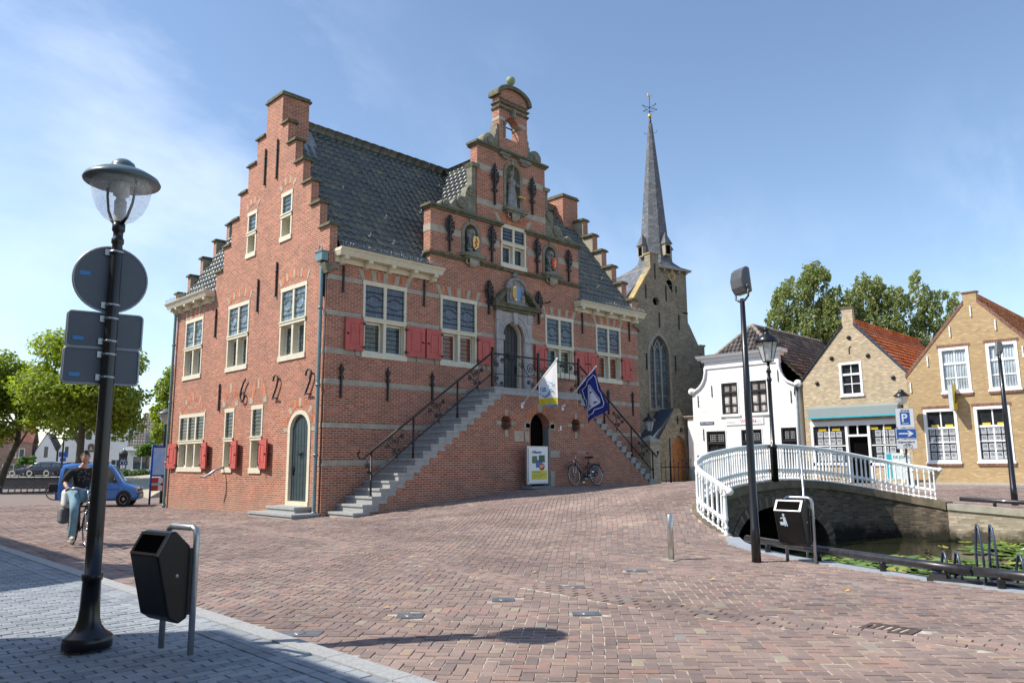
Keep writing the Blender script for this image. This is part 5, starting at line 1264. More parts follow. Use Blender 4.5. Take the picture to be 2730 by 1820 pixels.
# white cast iron balustrade
BAL=empty('bridge_railing',(9,-11,1.05)); tag(BAL,'white cast iron bridge railing curving down to a knobbed end post','railing')
TOT=Lc[-1]-.45; H_=1.07
def rp(s,h,off=.10):
    p,d=cat(s); nn=Vector((-d.y,d.x,0)); hh=h*(1.0 if s<TOT*.75 else 1.0-.08*(s-TOT*.75)/(TOT*.25)); return (p.x+nn.x*off,p.y+nn.y*off,p.z+.02+hh)
b=MB(); S_=[TOT*i/90 for i in range(91)]
b.tube([rp(s,H_) for s in S_],[.042]*91,8); b.tube([rp(s,H_-.05) for s in S_],[.028]*91,6); b.tube([rp(s,.30) for s in S_],.024,6); b.tube([rp(s,.345) for s in S_],.018,5); b.tube([rp(s,.03) for s in S_],.024,6)
p0=Vector(rp(0,H_)); e1=Vector(rp(.3,H_))-p0; dn=-e1.normalized(); b.tube([p0,p0+dn*.15+Vector((0,0,-.02))],[.045,.06],10); b.ball(p0+dn*.2+Vector((0,0,-.02)),.085,12)
p1=Vector(rp(TOT,H_)); d1=(p1-Vector(rp(TOT-.3,H_))).normalized(); b.tube([p1,p1+d1*.15],[.045,.06],10); b.ball(p1+d1*.2,.08,12)
o=b.build('handrail',M['white']); reparent(o,BAL)
nb=int(TOT/.155); col_=MB(); orn=MB(); postb=MB()
def bal(i):
    s=.02+(TOT-.04)*i/nb
    q0=Vector(rp(s,0)); x,y=q0.x,q0.y; z0=q0.z; hh=Vector(rp(s,H_)).z-z0
    return s,x,y,z0,hh
BB=[]
proto=None
for i in range(nb+1):
    s,x,y,z0,hh=bal(i); big=(i%14==0)
    k2=1.6 if big else 1.0
    pr=[(.034,0),(.034,.03),(.022,.05),(.022,.13),(.034,.15),(.034,.18),(.021,.20),(.020,.29),(.036,.33),(.036,.36),(.031,.39),(.029,.55),(.026,.80),(.024,.86),(.040,.89),(.024,.91),(.024,1.0),(.034,1.03)]
    b=MB(); b.lathe([(r*k2,h*hh/1.07) for r,h in pr],(x,y,z0),6,cap=False)
    # little hanging scallops under both rails to the next baluster
    s2=s+(TOT-.04)/nb
    if i<nb:
        for h0 in (H_-.06,.285):
            for f0,f1 in ((.12,.5),(.5,.88)):
                a=Vector(rp(s+(s2-s)*f0,h0)); c_=Vector(rp(s+(s2-s)*f1,h0)); m_=(a+c_)/2-Vector((0,0,.05)); b.tube([a,(a*.6+m_*.4)-Vector((0,0,.02)),m_,(c_*.6+m_*.4)-Vector((0,0,.02)),c_],.007,4,cap=False)
    if i<=100: o=b.build('baluster',M['white'],uv=False); reparent(o,BAL); BB.append(o)
    else: col_.v+= []; o=None
    if o is None:
        off=len(orn.v); orn.v+=b.v; orn.f+=[tuple(v+off for v in f) for f in b.f]; orn.m+=b.m; orn.sm+=b.sm
if orn.v: o=orn.build('baluster',M['white'],uv=False); reparent(o,BAL); tag(o,kind='stuff')
# long black barrier pipes on the quay
def barrier(pts,label,grp):
    e=empty('barrier_pipe',pts[0]); tag(e,label,'barrier',grp); b=MB(Matrix.Translation(-Vector(pts[0]))); b.tube(pts,.066,12); b.build('rail',simple('worn_black_pipe',(.022,.021,.024),.38,var=.6,scale=9,coat=.3),e)
    b=MB(Matrix.Translation(-Vector(pts[0])))
    for i in range(1,len(pts)): 
        m_=(Vector(pts[i-1])*.5+Vector(pts[i])*.5); b.tube([(m_.x,m_.y,m_.z-.2),(m_.x,m_.y,m_.z)],.05,8)
    b.build('foot',M['black'],e)
barrier([(.62,-14.58,.20),(.0,-15.75,.20),(-.55,-17.0,.20),(-1.05,-18.2,.20),(-1.35,-18.95,.20)],'long black barrier pipe along the near canal edge','barrier pipes along the canal')
barrier([(-1.36,-19.0,.20),(-1.45,-19.6,.20),(-1.7,-20.8,.20),(-2.3,-24,.20)],'short length of black barrier pipe behind the bicycle rack','barrier pipes along the canal')
zq=[z1(14.8,-14.6),z1(15.0,-16.5),z1(15.4,-19)]
barrier([(14.35,-14.55,.42),(14.7,-16.4,.34),(14.95,-18.4,.33),(15.3,-22,.33)],'black barrier pipe along the far canal edge below the houses','barrier pipes along the canal')
# ================================================================== HOUSES ACROSS THE CANAL (front plane x=31)
HX=31.0
M['tile_grey']=islandmat('weathered_grey_tile',[(0,(.055,.048,.046)),(.5,(.10,.088,.082)),(.88,(.15,.13,.12)),(1,(.26,.22,.07))],rough=.6,bs=.3,nscale=12)
M['tile_orange']=islandmat('orange_pantile',[(0,(.50,.155,.055)),(.5,(.66,.235,.09)),(1,(.78,.34,.15))],rough=.6,bs=.3,nscale=12)
M['curtain']=glassmat('curtained_window_glass',(.26,.32,.36),rough=.12,c2=(.50,.55,.58))
M['greyglass']=glassmat('reflecting_window_glass',(.16,.15,.14),rough=.08,c2=(.42,.37,.34))
M['blackframe']=simple('black_window_paint',(.02,.02,.022),.4)
M['barge']=simple('barge_coping',(.13,.09,.08),.8,var=.3)
def sash(T,u0,u1,z0,z1_,nx,rows,gm,par,fw=.13,bw=.045,frame_m='white',bar_m='white',sill=True,inset=.10,proud=.03,name='window'):
    """u0<u1; rows = fractions (bottom to top) where horizontal bars sit"""
    b=MB(T); b.box(u0,u0+fw,-proud,inset+.05,z0,z1_); b.box(u1-fw,u1,-proud,inset+.05,z0,z1_); b.box(u0+fw,u1-fw,-proud,inset+.05,z1_-fw,z1_); b.box(u0+fw,u1-fw,-proud,inset+.05,z0,z0+fw)
    if sill: b.box(u0-.05,u1+.05,-proud-.06,0,z0-.06,z0+.03)
    W=b.build(name,M[frame_m],par); a,c,z0_,z1__=u0+fw,u1-fw,z0+fw,z1_-fw
    b=MB(T)
    for i in range(1,nx): x=a+(c-a)*i/nx; b.box(x-bw/2,x+bw/2,inset-.02,inset+.03,z0_,z1__)
    for f,k in rows: z=z0_+(z1__-z0_)*f; b.box(a,c,inset-.025*k,inset+.03,z-bw*k/2,z+bw*k/2)
    if nx>1 or rows: b.build('glazing_bars',M[bar_m],W)
    glazing(T,a,c,z0_,z1__,inset+.02,M[gm],W); return W
def gablehouse_roof(par,outer,zr,depth,m,tw=.28,th=.36,over=0.0,y0=None):
    (ya,za),(yb,zb),(yr,_)=outer
    for (ye,ze) in ((ya,za),(yb,zb)):
        v=Vector((0,yr-ye,zr-ze)); tiles('roof',(HX+.30,ye,ze),(1,0,0),v,depth,v.length,tw,th,M[m],par,step=.085,amp=.045)
    b=MB(); n=int(depth/.4)
    for i in range(n): x=HX+.35+depth*i/n; b.tube([(x,yr,zr+.10),(x+.1,yr,zr+.115),(x+depth/n*1.05,yr,zr+.085)],[.15,.14,.12],8)
    b.build('ridge_tiles',M['ridge'] if m!='tile_orange' else M['tile_orange'],par)
T=sideT(HX)
# ---------- white house
WH=empty('white_house',(HX,1.8,.37)); tag(WH,'white painted house with scrolled neck gable and dark tiled roof','house')
HP=[]
def hp(o): reparent(o,WH); return o
def scroll_side(c0,sg):
    # concave quarter curve from the cornice down to the scroll
    return []
yl,yr_=5.48,-1.82
cur=[(4.40,7.72),(4.42,7.35),(4.50,6.98),(4.66,6.66),(4.90,6.40),(5.20,6.22),(5.48,6.10)]
curR=[(-.66,7.72),(-.68,7.35),(-.76,6.98),(-.92,6.66),(-1.16,6.40),(-1.50,6.22),(-1.82,6.10)]
wh_h=[rect(2.11,3.36,4.52,6.64),rect(.12,1.40,4.52,6.64),rect(3.10,4.60,1.1,3.60),rect(.62,2.12,1.1,3.62),rect(-1.62,-.52,1.1,3.66)]
b=MB(T); b.prism([(yl,-.3),(yl,6.10)]+cur[::-1][1:]+[(4.40,8.0),(-.66,8.0)]+curR+[(yr_,-.3)],0,.3,0,holes=wh_h); hp(b.build('front_wall',M['whitewall'],None))
b=MB(T); b.box(-1.82,-1.52,.30,8,-.3,6.0); b.box(5.18,5.48,.30,8,-.3,6.0); b.box(-1.5,5.2,7.7,8,-.3,6.0); hp(b.build('side_wall',M['whitewall'],None))
b=MB(T); b.box(-.72,4.46,-.08,.3,7.60,7.70); b.box(-.70,4.44,-.05,.28,7.70,8.05); b.box(-.86,4.60,-.20,.40,8.05,8.20); b.prism([(-.20,8.20),(.42,8.20),(.42,8.42),(-.48,8.42),(-.44,8.34),(-.30,8.30)],-1.10,4.86,0,ax='u'); hp(b.build('cornice',M['white'],None))
b=MB(T); b.prism([(-.49,8.42),(.45,8.42),(.45,8.47),(-.50,8.47)],-1.12,4.88,0,ax='u'); hp(b.build('cornice_lead',M['lead'],None))
for CC,sg in ((cur,1),(curR,-1)):
    b=MB(T); b.tube([(y,-.06,z) for y,z in CC],.085,6); y,z=CC[-1]; b.lathe([(.20,-.14),(.22,-.10),(.22,.20),(.20,.24)],(y+sg*.02,0,z+.10),18,ax='y'); b.lathe([(.10,-.18),(.11,-.14)],(y+sg*.02,0,z+.10),12,ax='y'); hp(b.build('gable_scroll',M['white'],None))
b=MB(T)
for z in [.9+.355*i for i in range(20)]:
    lo,hi=(-1.80,5.46) if z<6.0 else ((-.66,4.40) if z>7.0 else (-1.0+.25*(z-6),4.74-.25*(z-6)))
    if z>7.5: continue
    x=lo
    for (a,c) in seg(lo,hi,[(h[0][0]-.08,h[1][0]+.08) for h in wh_h if h[0][1]-.2<z<h[2][1]+.2]): b.box(a,c,-.004,.01,z,z+.014)
hp(b.build('board_joint',simple('board_joint_shadow',(.42,.42,.40),.8),None))
def whwin(a,c,z0,z1_,gm,upper):
    w=sash(T,a,c,z0,z1_,2,[],gm,None,fw=.06,bw=.14 if upper else .09,frame_m='white',bar_m='blackframe'); hp(w)
    b=MB(T); b.box(a+.06,a+.16,.02,.13,z0+.06,z1_-.06); b.box(c-.16,c-.06,.02,.13,z0+.06,z1_-.06); b.box(a+.06,c-.06,.021,.13,z0+.06,z0+.15); b.box(a+.06,c-.06,.021,.13,z1_-.15,z1_-.06)
    zt_=z0+(z1_-z0)*.66; b.box(a+.06,c-.06,-.02,.13,zt_-.04,zt_+.10); 
    if upper: b.box(a+.16,c-.16,.05,.12,z0+(z1_-z0)*.30-.02,z0+(z1_-z0)*.30+.02)
    b.build('black_sash',M['blackframe'],w); b=MB(T); b.box(a-.10,c+.10,-.12,0,z0-.10,z0-.0); b.build('sill',M['white'],w)
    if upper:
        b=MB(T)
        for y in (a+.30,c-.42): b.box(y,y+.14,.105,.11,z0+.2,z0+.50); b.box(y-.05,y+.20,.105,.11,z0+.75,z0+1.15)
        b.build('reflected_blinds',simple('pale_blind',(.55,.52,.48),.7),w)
    else:
        b=MB(T); m_=(a+c)/2
        for k in range(4): b.box(a+.25,c-.25,.098,.106,z1_-.70+.13*k,z1_-.68+.13*k)
        for k in range(7): x=a+.28+(c-a-.56)*k/6; b.box(x-.008,x+.008,.098,.106,z1_-.72,z1_-.28)
        b.build('leaded_pattern',simple('lead_came_light',(.45,.46,.45),.6),w)
whwin(2.11,3.36,4.52,6.64,'greyglass',True); whwin(.12,1.40,4.52,6.64,'greyglass',True)
for a,c,zz_ in ((3.10,4.60,3.60),(.62,2.12,3.62),(-1.62,-.52,3.66)): whwin(a,c,1.1,zz_,'glassdark',False)
b=MB(T)
for (y,z) in ((5.05,5.15),(4.75,2.95),(4.0,5.75),(-.60,6.4),(-1.35,5.05)): b.box(y-.02,y+.02,-.05,0,z-.0,z+.75)
hp(b.build('wall_anchor',M['iron'],None))
b=MB(T); b.tube([(-1.72,-.08,5.9),(-1.72,-.08,.4)],.06,8); b.tube([(-1.75,-.3,6.05),(-1.75,3,6.05)],.08,8); hp(b.build('downpipe',M['lead'],None))
b=MB(T); b.tube([(-1.70,.1,6.25),(-1.72,-.02,5.9),(-1.66,-.05,5.6),(-1.75,-.02,5.2)],[.10,.14,.10,.04],7); hp(b.build('eaves_ornament',M['blackframe'],None))
b=MB(T); b.box(3.95,4.98,-.03,-.001,3.97,4.17); s=hp(b.build('street_name_plate',simple('street_sign_blue',(.05,.07,.12),.4),None))
TS=facing((HX-.034,4.93,4.02),(0,-1,0)); t=textmesh('street_name_lettering','WEST VOORSTRAAT',.125,TS,M['white'],None,ext=.001,sx=.80); t.parent=s
SB=empty('shop_sign',(HX-.05,1.75,4.1)); tag(SB,'white shop board with red WOON lettering on the white house','sign')
b=MB(Matrix.Translation((-HX+.05,-1.75,-4.1))@T); b.box(.50,3.08,-.06,-.005,3.88,4.28); b.build('sign_board',M['white'],SB); 
red=simple('sign_red',(.62,.05,.06),.5); gry=simple('sign_grey_lettering',(.50,.50,.50),.5)
for s_,y,m_,z in (("ENGELSE",3.02,gry,.20),("'WOON",2.10,red,.34),("WINKEL'",1.20,gry,.20)):
    t=textmesh('sign_lettering',s_,z,facing((-.018,y-1.75,3.98-4.1),(0,-1,0)),m_,SB,ext=.001,sx=.80 if m_ is gry else .9)
# roof: hipped at the front
R0=Vector((32.78,1.83,10.35)); 
for sg,ye in ((1,5.60),(-1,-2.30)):
    v=Vector((0,1.83-ye,10.35-6.05)); L=v.length; fr=1.0
    tiles('roof',(HX+.35,ye,6.05),(1,0,0),v,12,L,.28,.36,M['tile_grey'],WH,keep=lambda u,vv,L=L: u>1.45*max(0,(vv/L-.45))/.55)
for o in list(WH.children):
    if o.name.startswith('roof'): reparent(o,WH)
v=Vector((1.45,0,2.0)); tiles('roof',(HX+.35,-.3,8.36),(0,1,0),v,4.3,v.length,.28,.36,M['tile_grey'],WH,keep=lambda u,vv: abs(u-2.13)<2.0*(1-vv/2.47)+.16); reparent(WH.children[-1],WH) if False else None
for o in WH.children:
    if o.name.startswith('roof'): reparent(o,WH)
b=MB()
def rline(b,p,q,r=.13,st=.4):
    p=Vector(p);q=Vector(q);n=max(1,int((q-p).length/st))
    for i in range(n):
        a=p+(q-p)*(i/n); c=p+(q-p)*((i+1.05)/n); b.tube([a,a+(c-a)*.15,c],[r*1.15,r,r*.9],8)
rline(b,(32.8,1.83,10.42),(43.3,1.83,10.42)); rline(b,(32.8,1.83,10.42),(31.4,3.95,8.45)); rline(b,(32.8,1.83,10.42),(31.4,-.2,8.45)); 
hp(b.build('ridge_tiles',simple('lichen_ridge',(.30,.25,.20),.8,var=.5,scale=4,c2=(.12,.11,.10)),None))
b=MB(); b.prism([(5.3,5.9),(-2.0,5.9),(1.83,10.2)],HX+2.0,43,0,ax='u'); hp(b.build('roof_core',M['hole'],None))
# low annexe left of it
b=MB(T); b.box(5.49,6.05,.2,2.2,-.3,4.55); hp(b.build('side_annexe',M['whitewall'],None)); b=MB(T); b.box(5.49,6.35,.0,2.4,4.55,4.62); b.box(5.49,6.28,.1,2.3,4.42,4.55); hp(b.build('annexe_cornice',M['plaster'],None))
# ---------- shop with sand coloured brick gable
SH=empty('gabled_shop',(HX,-4.9,.38)); tag(SH,'sand coloured brick shop with pointed gable, grey awning and orange roof','shop')
def sp(o): reparent(o,SH); return o
b=MB(T)
b.prism([(-7.92,-.3),(-7.92,6.30),(-5.32,9.25),(-5.30,10.30),(-4.70,10.30),(-4.68,9.25),(-2.10,6.28),(-2.10,-.3)],0,.3,0,holes=[rect(-5.60,-4.33,5.26,7.18),rect(-7.42,-2.42,-.2,3.66)]); sp(b.build('front_wall',M['brown_brick'],None))
b=MB(T); b.box(-7.92,-7.62,.3,12,-.3,6.2); b.box(-2.4,-2.1,.3,12,-.3,6.2); b.box(-7.6,-2.4,11.7,12,-.3,6.2); sp(b.build('side_wall',M['brown_brick'],None))
b=MB(T); b.box(-5.38,-4.62,-.05,.34,10.30,10.38); sp(b.build('gable_cap',M['barge'],None))
b=MB(T)
for (a,za),(c,zc) in (((-5.32,9.28),(-7.98,6.27)),((-4.68,9.28),(-2.02,6.25))):
    n=14
    for i in range(n):
        y0=a+(c-a)*i/n; y1=a+(c-a)*(i+1.1)/n; z0=za+(zc-za)*i/n; z1_=za+(zc-za)*(i+1.1)/n; b.add([(y0,-.07,z0),(y1,-.07,z1_),(y1,.36,z1_),(y0,.36,z0),(y0,-.07,z0+.12),(y1,-.07,z1_+.07),(y1,.36,z1_+.07),(y0,.36,z0+.12)],[(0,1,2,3),(4,5,6,7),(0,1,5,4),(2,3,7,6),(0,4,7,3),(1,2,6,5)],0)
sp(b.build('verge_tiles',simple('black_verge_tile',(.04,.045,.06),.35,var=.3),None))
w=sash(T,-5.60,-4.33,5.26,7.18,2,[(.33,1),(.66,2.6)],'glassdark',None); sp(w)
b=MB(T)
for y,z in ((-5.02,8.60),(-3.95,7.5),(-6.0,7.45),(-3.0,6.35-.25),(-7.25,6.1)): b.lathe([(.12,-.02),(.115,-.06),(.07,-.07),(.05,-.12),(.02,-.13)],(y,0,z),12,ax='y')
sp(b.build('wall_boss',M['iron'],None))
b=MB(T); b.tube([(-4.98,-.03,7.65),(-4.98,-.03,7.95),(-5.02,-.03,8.05),(-5.10,-.03,8.08)],.022,5); sp(b.build('wall_anchor',M['iron'],None))
b=MB(T); b.prism([(-.02,4.72),(-.38,4.60),(-.40,4.02),(-.02,4.02)],-7.46,-2.46,0,ax='u'); a_=sp(b.build('awning_box',simple('awning_grey_green',(.24,.29,.29),.6,var=.04),None))
b=MB(T); b.box(-7.46,-2.46,-.405,-.38,4.02,4.10); b.build('awning_trim',simple('awning_turquoise',(.02,.42,.52),.5),a_)
b=MB(T); b.box(-7.42,-2.42,-.02,.25,3.58,3.86); sp(b.build('shop_fascia',M['white'],None))
# shop front: white framework, door recess, window displays with cards
b=MB(T)
for y in (-7.42,-5.78,-4.55,-2.56): b.box(y,y+.14,-.02,.2,.4,3.58)
b.box(-7.42,-5.64,-.02,.2,1.32,1.5); b.box(-4.41,-2.42,-.02,.2,1.32,1.5); b.box(-5.64,-4.55,-.02,.2,2.95,3.07)
b.box(-7.28,-5.78,.03,.1,2.42,2.48); b.box(-4.41,-2.56,.03,.1,2.42,2.48); b.box(-6.55,-6.49,.03,.1,1.5,3.58); b.box(-3.52,-3.46,.03,.1,1.5,3.58); b.box(-5.12,-5.06,.03,.1,3.07,3.58)
sf=sp(b.build('shop_front',M['white'],None))
b=MB(T); b.box(-7.4,-5.65,.05,.25,.3,1.32); b.box(-4.41,-2.45,.05,.25,.3,1.32); b.build('stall_riser',M['brown_brick'],sf)
b=MB(T); b.quad((-7.3,.09,1.5),(-5.76,.09,1.5),(-5.76,.09,3.58),(-7.3,.09,3.58)); b.quad((-4.41,.09,1.5),(-2.5,.09,1.5),(-2.5,.09,3.58),(-4.41,.09,3.58)); b.build('shop_pane',M['glassdark'],sf,recalc=False)
b=MB(T); b.box(-5.64,-4.55,.25,.9,.35,3.58); b.build('doorway',M['hole'],sf)
card=simple('property_card',(.42,.44,.46),.6,var=.15); pic=simple('card_picture',(.20,.22,.24),.6,var=.8,scale=9); yel=simple('shop_yellow',(.72,.52,.02),.5,var=.02)
def cards(y0,y1,zs,par,w=.30,h=.34,gap=.06,d=.075):
    b=MB(T); p=MB(T); n=int((y1-y0)/(w+gap)); off=((y1-y0)-n*(w+gap)+gap)/2
    for z in zs:
        for i in range(n):
            y=y0+off+i*(w+gap); b.box(y,y+w,d,d+.006,z,z+h); p.box(y+.05,y+w-.05,d-.004,d-.001,z+h*.42,z+h*.82); p.box(y+.05,y+w-.09,d-.004,d-.001,z+h*.18,z+h*.24)
    b.build('display_card',card,par); p.build('card_picture',pic,par)
cards(-7.25,-5.82,(2.52,2.93),sf); cards(-7.25,-5.82,(1.60,2.02),sf); cards(-4.35,-2.60,(2.52,2.93),sf); cards(-4.35,-2.60,(1.60,2.02),sf)
b=MB(T)
for y in (-6.9,-6.2,-4.1,-3.3): b.box(y,y+.45,.07,.076,3.32,3.46)
b.build('yellow_header',yel,sf)
gablehouse_roof(SH,((-7.95,6.22),(-2.05,6.22),(-5.0,0)),9.45,11.5,'tile_orange')
for o in SH.children:
    if o.name.startswith(('roof','ridge')) : reparent(o,SH)
b=MB(); b.prism([(-7.8,6.1),(-2.2,6.1),(-5.0,9.25)],HX+.3,42,0,ax='u'); sp(b.build('roof_core',M['hole'],None))
BD=empty('advertising_board',(29.9,-7.5,z1(29.9,-7.5))); tag(BD,'pale display board with turquoise strip beside the shop front','advertising board')
b=MB(); b.box(-.04,.04,-.62,.62,.25,1.62); b.box(-.03,.03,-.6,-.54,0,.25); b.box(-.03,.03,.54,.6,0,.25); b.build('board_panel',simple('pale_board',(.55,.62,.62),.5),BD)
b=MB(); b.box(-.05,-.041,.30,.55,.3,1.58); b.build('board_strip',simple('board_turquoise',(.02,.35,.42),.5),BD); textmesh('board_lettering','DE JONG',.20,facing((-.05,.22,1.34),(0,-1,0)),simple('board_ink',(.05,.10,.12),.5),BD,ext=.001)
# ---------- yellow brick house
YH=empty('yellow_house',(HX,-11.2,.4)); tag(YH,'ochre yellow brick shop house with four white windows and white wall anchors','shop')
def yp(o): reparent(o,YH); return o
yw=[rect(-11.02,-9.62,5.08,7.44),rect(-13.18,-11.80,5.08,7.46),rect(-10.20,-8.60,1.48,4.27),rect(-12.58,-10.98,1.50,4.29)]
b=MB(T); b.prism([(-7.93,-.3),(-7.93,6.22),(-10.98,9.78),(-10.98,10.20),(-11.62,10.20),(-11.62,9.80),(-14.75,6.22),(-14.75,-.3)],-.0,.3,0,holes=yw); yp(b.build('front_wall',M['yellow_brick'],None))
b=MB(T); b.box(-8.23,-7.93,.3,12,-.3,6.1); b.box(-14.75,-14.45,.3,12,-.3,6.1); b.box(-14.4,-8.2,11.7,12,-.3,6.1); yp(b.build('side_wall',M['yellow_brick'],None))
b=MB(T); b.box(-11.68,-10.92,-.05,.35,10.20,10.27)
for (a,za),(c,zc) in (((-10.98,9.80),(-7.88,6.17)),((-11.62,9.82),(-14.80,6.17))):
    b.prism([(a,za-.16),(a,za+.04),(c,zc+.06),(c,zc-.16)] if c>a else [(c,zc-.16),(c,zc+.06),(a,za+.04),(a,za-.16)],-.035,.34,0)
yp(b.build('gable_coping',M['edge_brick'],None))
for (r,gm,rows,nx) in ((yw[0],'curtain',[(.30,1),(.66,1.8)],2),(yw[1],'curtain',[(.30,1),(.66,1.8)],2),(yw[2],'glassdark',[(.36,1),(.66,1.8)],2),(yw[3],'glassdark',[(.36,1),(.66,1.8)],2)):
    w=sash(T,r[0][0],r[1][0],r[0][1],r[2][1],nx,rows,gm,None,fw=.14,bw=.06); yp(w)
    b=MB(T); b.box(r[0][0]-.08,r[1][0]+.08,-.025,0,r[2][1]+.01,r[2][1]+.16); b.box(r[0][0]-.03,r[1][0]+.03,-.08,0,r[0][1]-.17,r[0][1]-.06); b.build('lintel',M['edge_brick'],w)
    if gm=='glassdark':
        cards(r[0][0]+.16,r[1][0]-.16,[r[0][1]+.18+.41*k for k in range(4)],w,w=.26,h=.34,gap=.05,d=.095); b=MB(T); b.box(r[0][0]+.25,r[0][0]+.62,.09,.096,r[2][1]-.98,r[2][1]-.82); b.box(r[0][0]+.92,r[0][0]+1.28,.09,.096,r[2][1]-.98,r[2][1]-.82); b.build('yellow_header',yel,w)
    else:
        b=MB(T)
        for k in range(9): y=r[0][0]+.2+(r[1][0]-r[0][0]-.4)*k/8; b.tube([(y,.115,r[0][1]+.15),(y,.115,r[2][1]-.15)],.03,5)
        b.build('curtain',simple('white_curtain',(.42,.47,.50),.8),w)
b=MB(T)
for y,z in ((-9.05,6.55),(-10.25,8.0),(-11.30,8.95),(-12.35,8.1),(-8.1,5.2),(-13.4,6.6)): b.box(y-.028,y+.028,-.06,-.01,z,z+.55); b.ball((y,-.05,z+.28),.035,6)
yp(b.build('wall_anchor',M['white'],None))
gablehouse_roof(YH,((-7.98,6.12),(-14.7,6.12),(-11.3,0)),10.05,11.5,'tile_orange')
for o in YH.children:
    if o.name.startswith(('roof','ridge')): reparent(o,YH)
b=MB(); b.prism([(-8.1,6.0),(-14.5,6.0),(-11.3,9.8)],HX+.31,42,0,ax='u'); yp(b.build('roof_core',M['hole'],None))
SY=empty('projecting_sign',(HX,-10.2,4.8)); tag(SY,'yellow and grey box sign sticking out between the storeys of the ochre house','sign')
b=MB(); b.box(-.75,-.05,-.10,.10,-.62,.62); b.build('sign_box',yel,SY); b=MB(); b.box(-.77,-.03,.101,.112,-.64,.64); b.box(-.77,-.751,-.1,.11,-.64,.64); b.build('sign_side',simple('sign_pale_grey',(.50,.54,.56),.5),SY); b=MB(); b.tube([(-.5,-.115,-.3),(-.4,-.115,.0),(-.25,-.115,.3),(-.2,-.115,-.2),(-.5,-.115,-.3)],.02,5); b.tube([(-.05,0,.3),(0,0,.3)],.03,6); b.build('sign_emblem',M['blackframe'],SY)
b=MB(T); b.box(-13.35,-13.05,-.03,-.001,2.0,2.35); yp(b.build('wall_plate',simple('plate_beige',(.5,.48,.44),.5),None))
b=MB(T); b.ball((-13.35,-.4,1.35),.16,8,sz=1.3); b.tube([(-13.35,0,1.45),(-13.35,-.4,1.45)],.03,5); b.tube([(-13.2,-.4,1.3),(-13.1,-.4,.7)],.02,4); yp(b.build('hanging_lamp',M['iron'],None))
b=MB(); b.box(30.2,31.0,-22,-7.9,.2,.47); o=b.build('house_pavement',simple('pavement_band',(.38,.36,.33),.85,var=.2,scale=12)); tag(o,kind='structure')
# ================================================================== CHURCH (frame turned 14 degrees clockwise)
CH=empty('village_church',(31.37,8.05,.35)); tag(CH,'old brick church with pointed window, clock tower and tall slate spire','church')
CT=frame(31.37,8.05,radians(-14))
def cp_(o): reparent(o,CH); return o
slate=brickmat('slate_roof',(.12,.125,.135),(.165,.17,.18),(.09,.095,.105),bw=.30,rh=.20,ms=.012,var=.3,rough=.45)
gw=[(-1.08,5.25)]+[(.66,5.25)]+[(.66,8.9)]
def lancet(u0,u1,z0,zs,z1_,n=8):
    c=(u0+u1)/2; R=[(u1,zs)]
    pts=[(u0,z0),(u1,z0)]
    for i in range(n+1):
        t=i/n; a=t*pi/2*.78; pts.append((u1-(u1-c)*(1-cos(a))/(1-cos(pi/2*.78)),zs+(z1_-zs)*sin(a)/sin(pi/2*.78)))
    for i in range(n-1,-1,-1):
        t=i/n; a=t*pi/2*.78; pts.append((u0+(c-u0)*(1-cos(a))/(1-cos(pi/2*.78)),zs+(z1_-zs)*sin(a)/sin(pi/2*.78)))
    return pts
b=MB(CT); b.prism([(-5.6,-.3),(4.15,-.3),(4.15,9.86),(3.58,9.9),(2.78,11.30),(.04,15.25),(.04,16.22),(-.74,16.22),(-.74,15.25),(-4.4,9.9),(-5.6,9.9)],0,.6,0,holes=[lancet(-1.10,.68,5.25,8.9,10.35),circ(-.33,12.78,.30)]); cp_(b.build('gable_wall',M['church_brick'],None))
b=MB(CT); b.box(3.75,4.25,-.02,.62,9.86,9.98); b.box(-.80,.10,-.05,.65,16.22,16.32); b.prism([(-.74,15.24),(-.74,15.02),(-4.5,9.55),(-4.5,9.85)],-.05,.65,0); cp_(b.build('gable_coping',simple('lichen_coping',(.34,.24,.08),.9,var=.5,scale=1.5,c2=(.22,.18,.12)),None))
b=MB(CT); b.prism([(-5.55,9.7),(-.35,15.4),(4.1,9.2)],.61,14,0); cp_(b.build('nave_roof',slate,None)); b=MB(CT); b.box(-5.6,4.1,.6,14,-.3,9.5); cp_(b.build('nave_wall',M['church_brick'],None))
b=MB(CT); b.prism(lancet(-1.10,.68,5.25,8.9,10.35),.28,.30,0); cp_(b.build('window_pane',glassmat('church_glass',(.08,.12,.15),lead=(.20,.42,.012),c2=(.14,.19,.22),lc=(.04,.05,.06)),None))
b=MB(CT)
for u in (-.51,.09): b.box(u-.05,u+.05,.16,.28,5.25,9.2)
b.tube([(-.51,.2,9.2),(-.45,.2,9.6),(-.21,.2,10.1)],.05,5); b.tube([(.09,.2,9.2),(.03,.2,9.6),(-.21,.2,10.1)],.05,5); b.tube([(-.51,.2,9.2),(-.58,.2,9.55),(-.80,.2,9.8)],.045,5); b.tube([(.09,.2,9.2),(.16,.2,9.55),(.40,.2,9.8)],.045,5); b.tube([(-.51,.2,9.0),(-.40,.2,9.4),(-.21,.2,9.65),(-.02,.2,9.4),(.09,.2,9.0)],.04,5)
for z in (6.1,7.0,7.9,8.6): b.box(-1.08,.66,.20,.24,z,z+.03)
cp_(b.build('tracery',M['stone'],None))
b=MB(CT); L1=lancet(-1.28,.86,5.25,8.9,10.60); L0=lancet(-1.10,.68,5.25,8.9,10.35); b.prism(L1,-.03,-.001,0,holes=[L0[:]]); b.box(-1.35,.95,-.12,.2,5.02,5.24); cp_(b.build('window_surround',M['plaster'],None))
b=MB(CT); b.box(-.60,-.06,.3,.32,12.4,13.2); cp_(b.build('oculus_dark',M['hole'],None))
b=MB(CT)
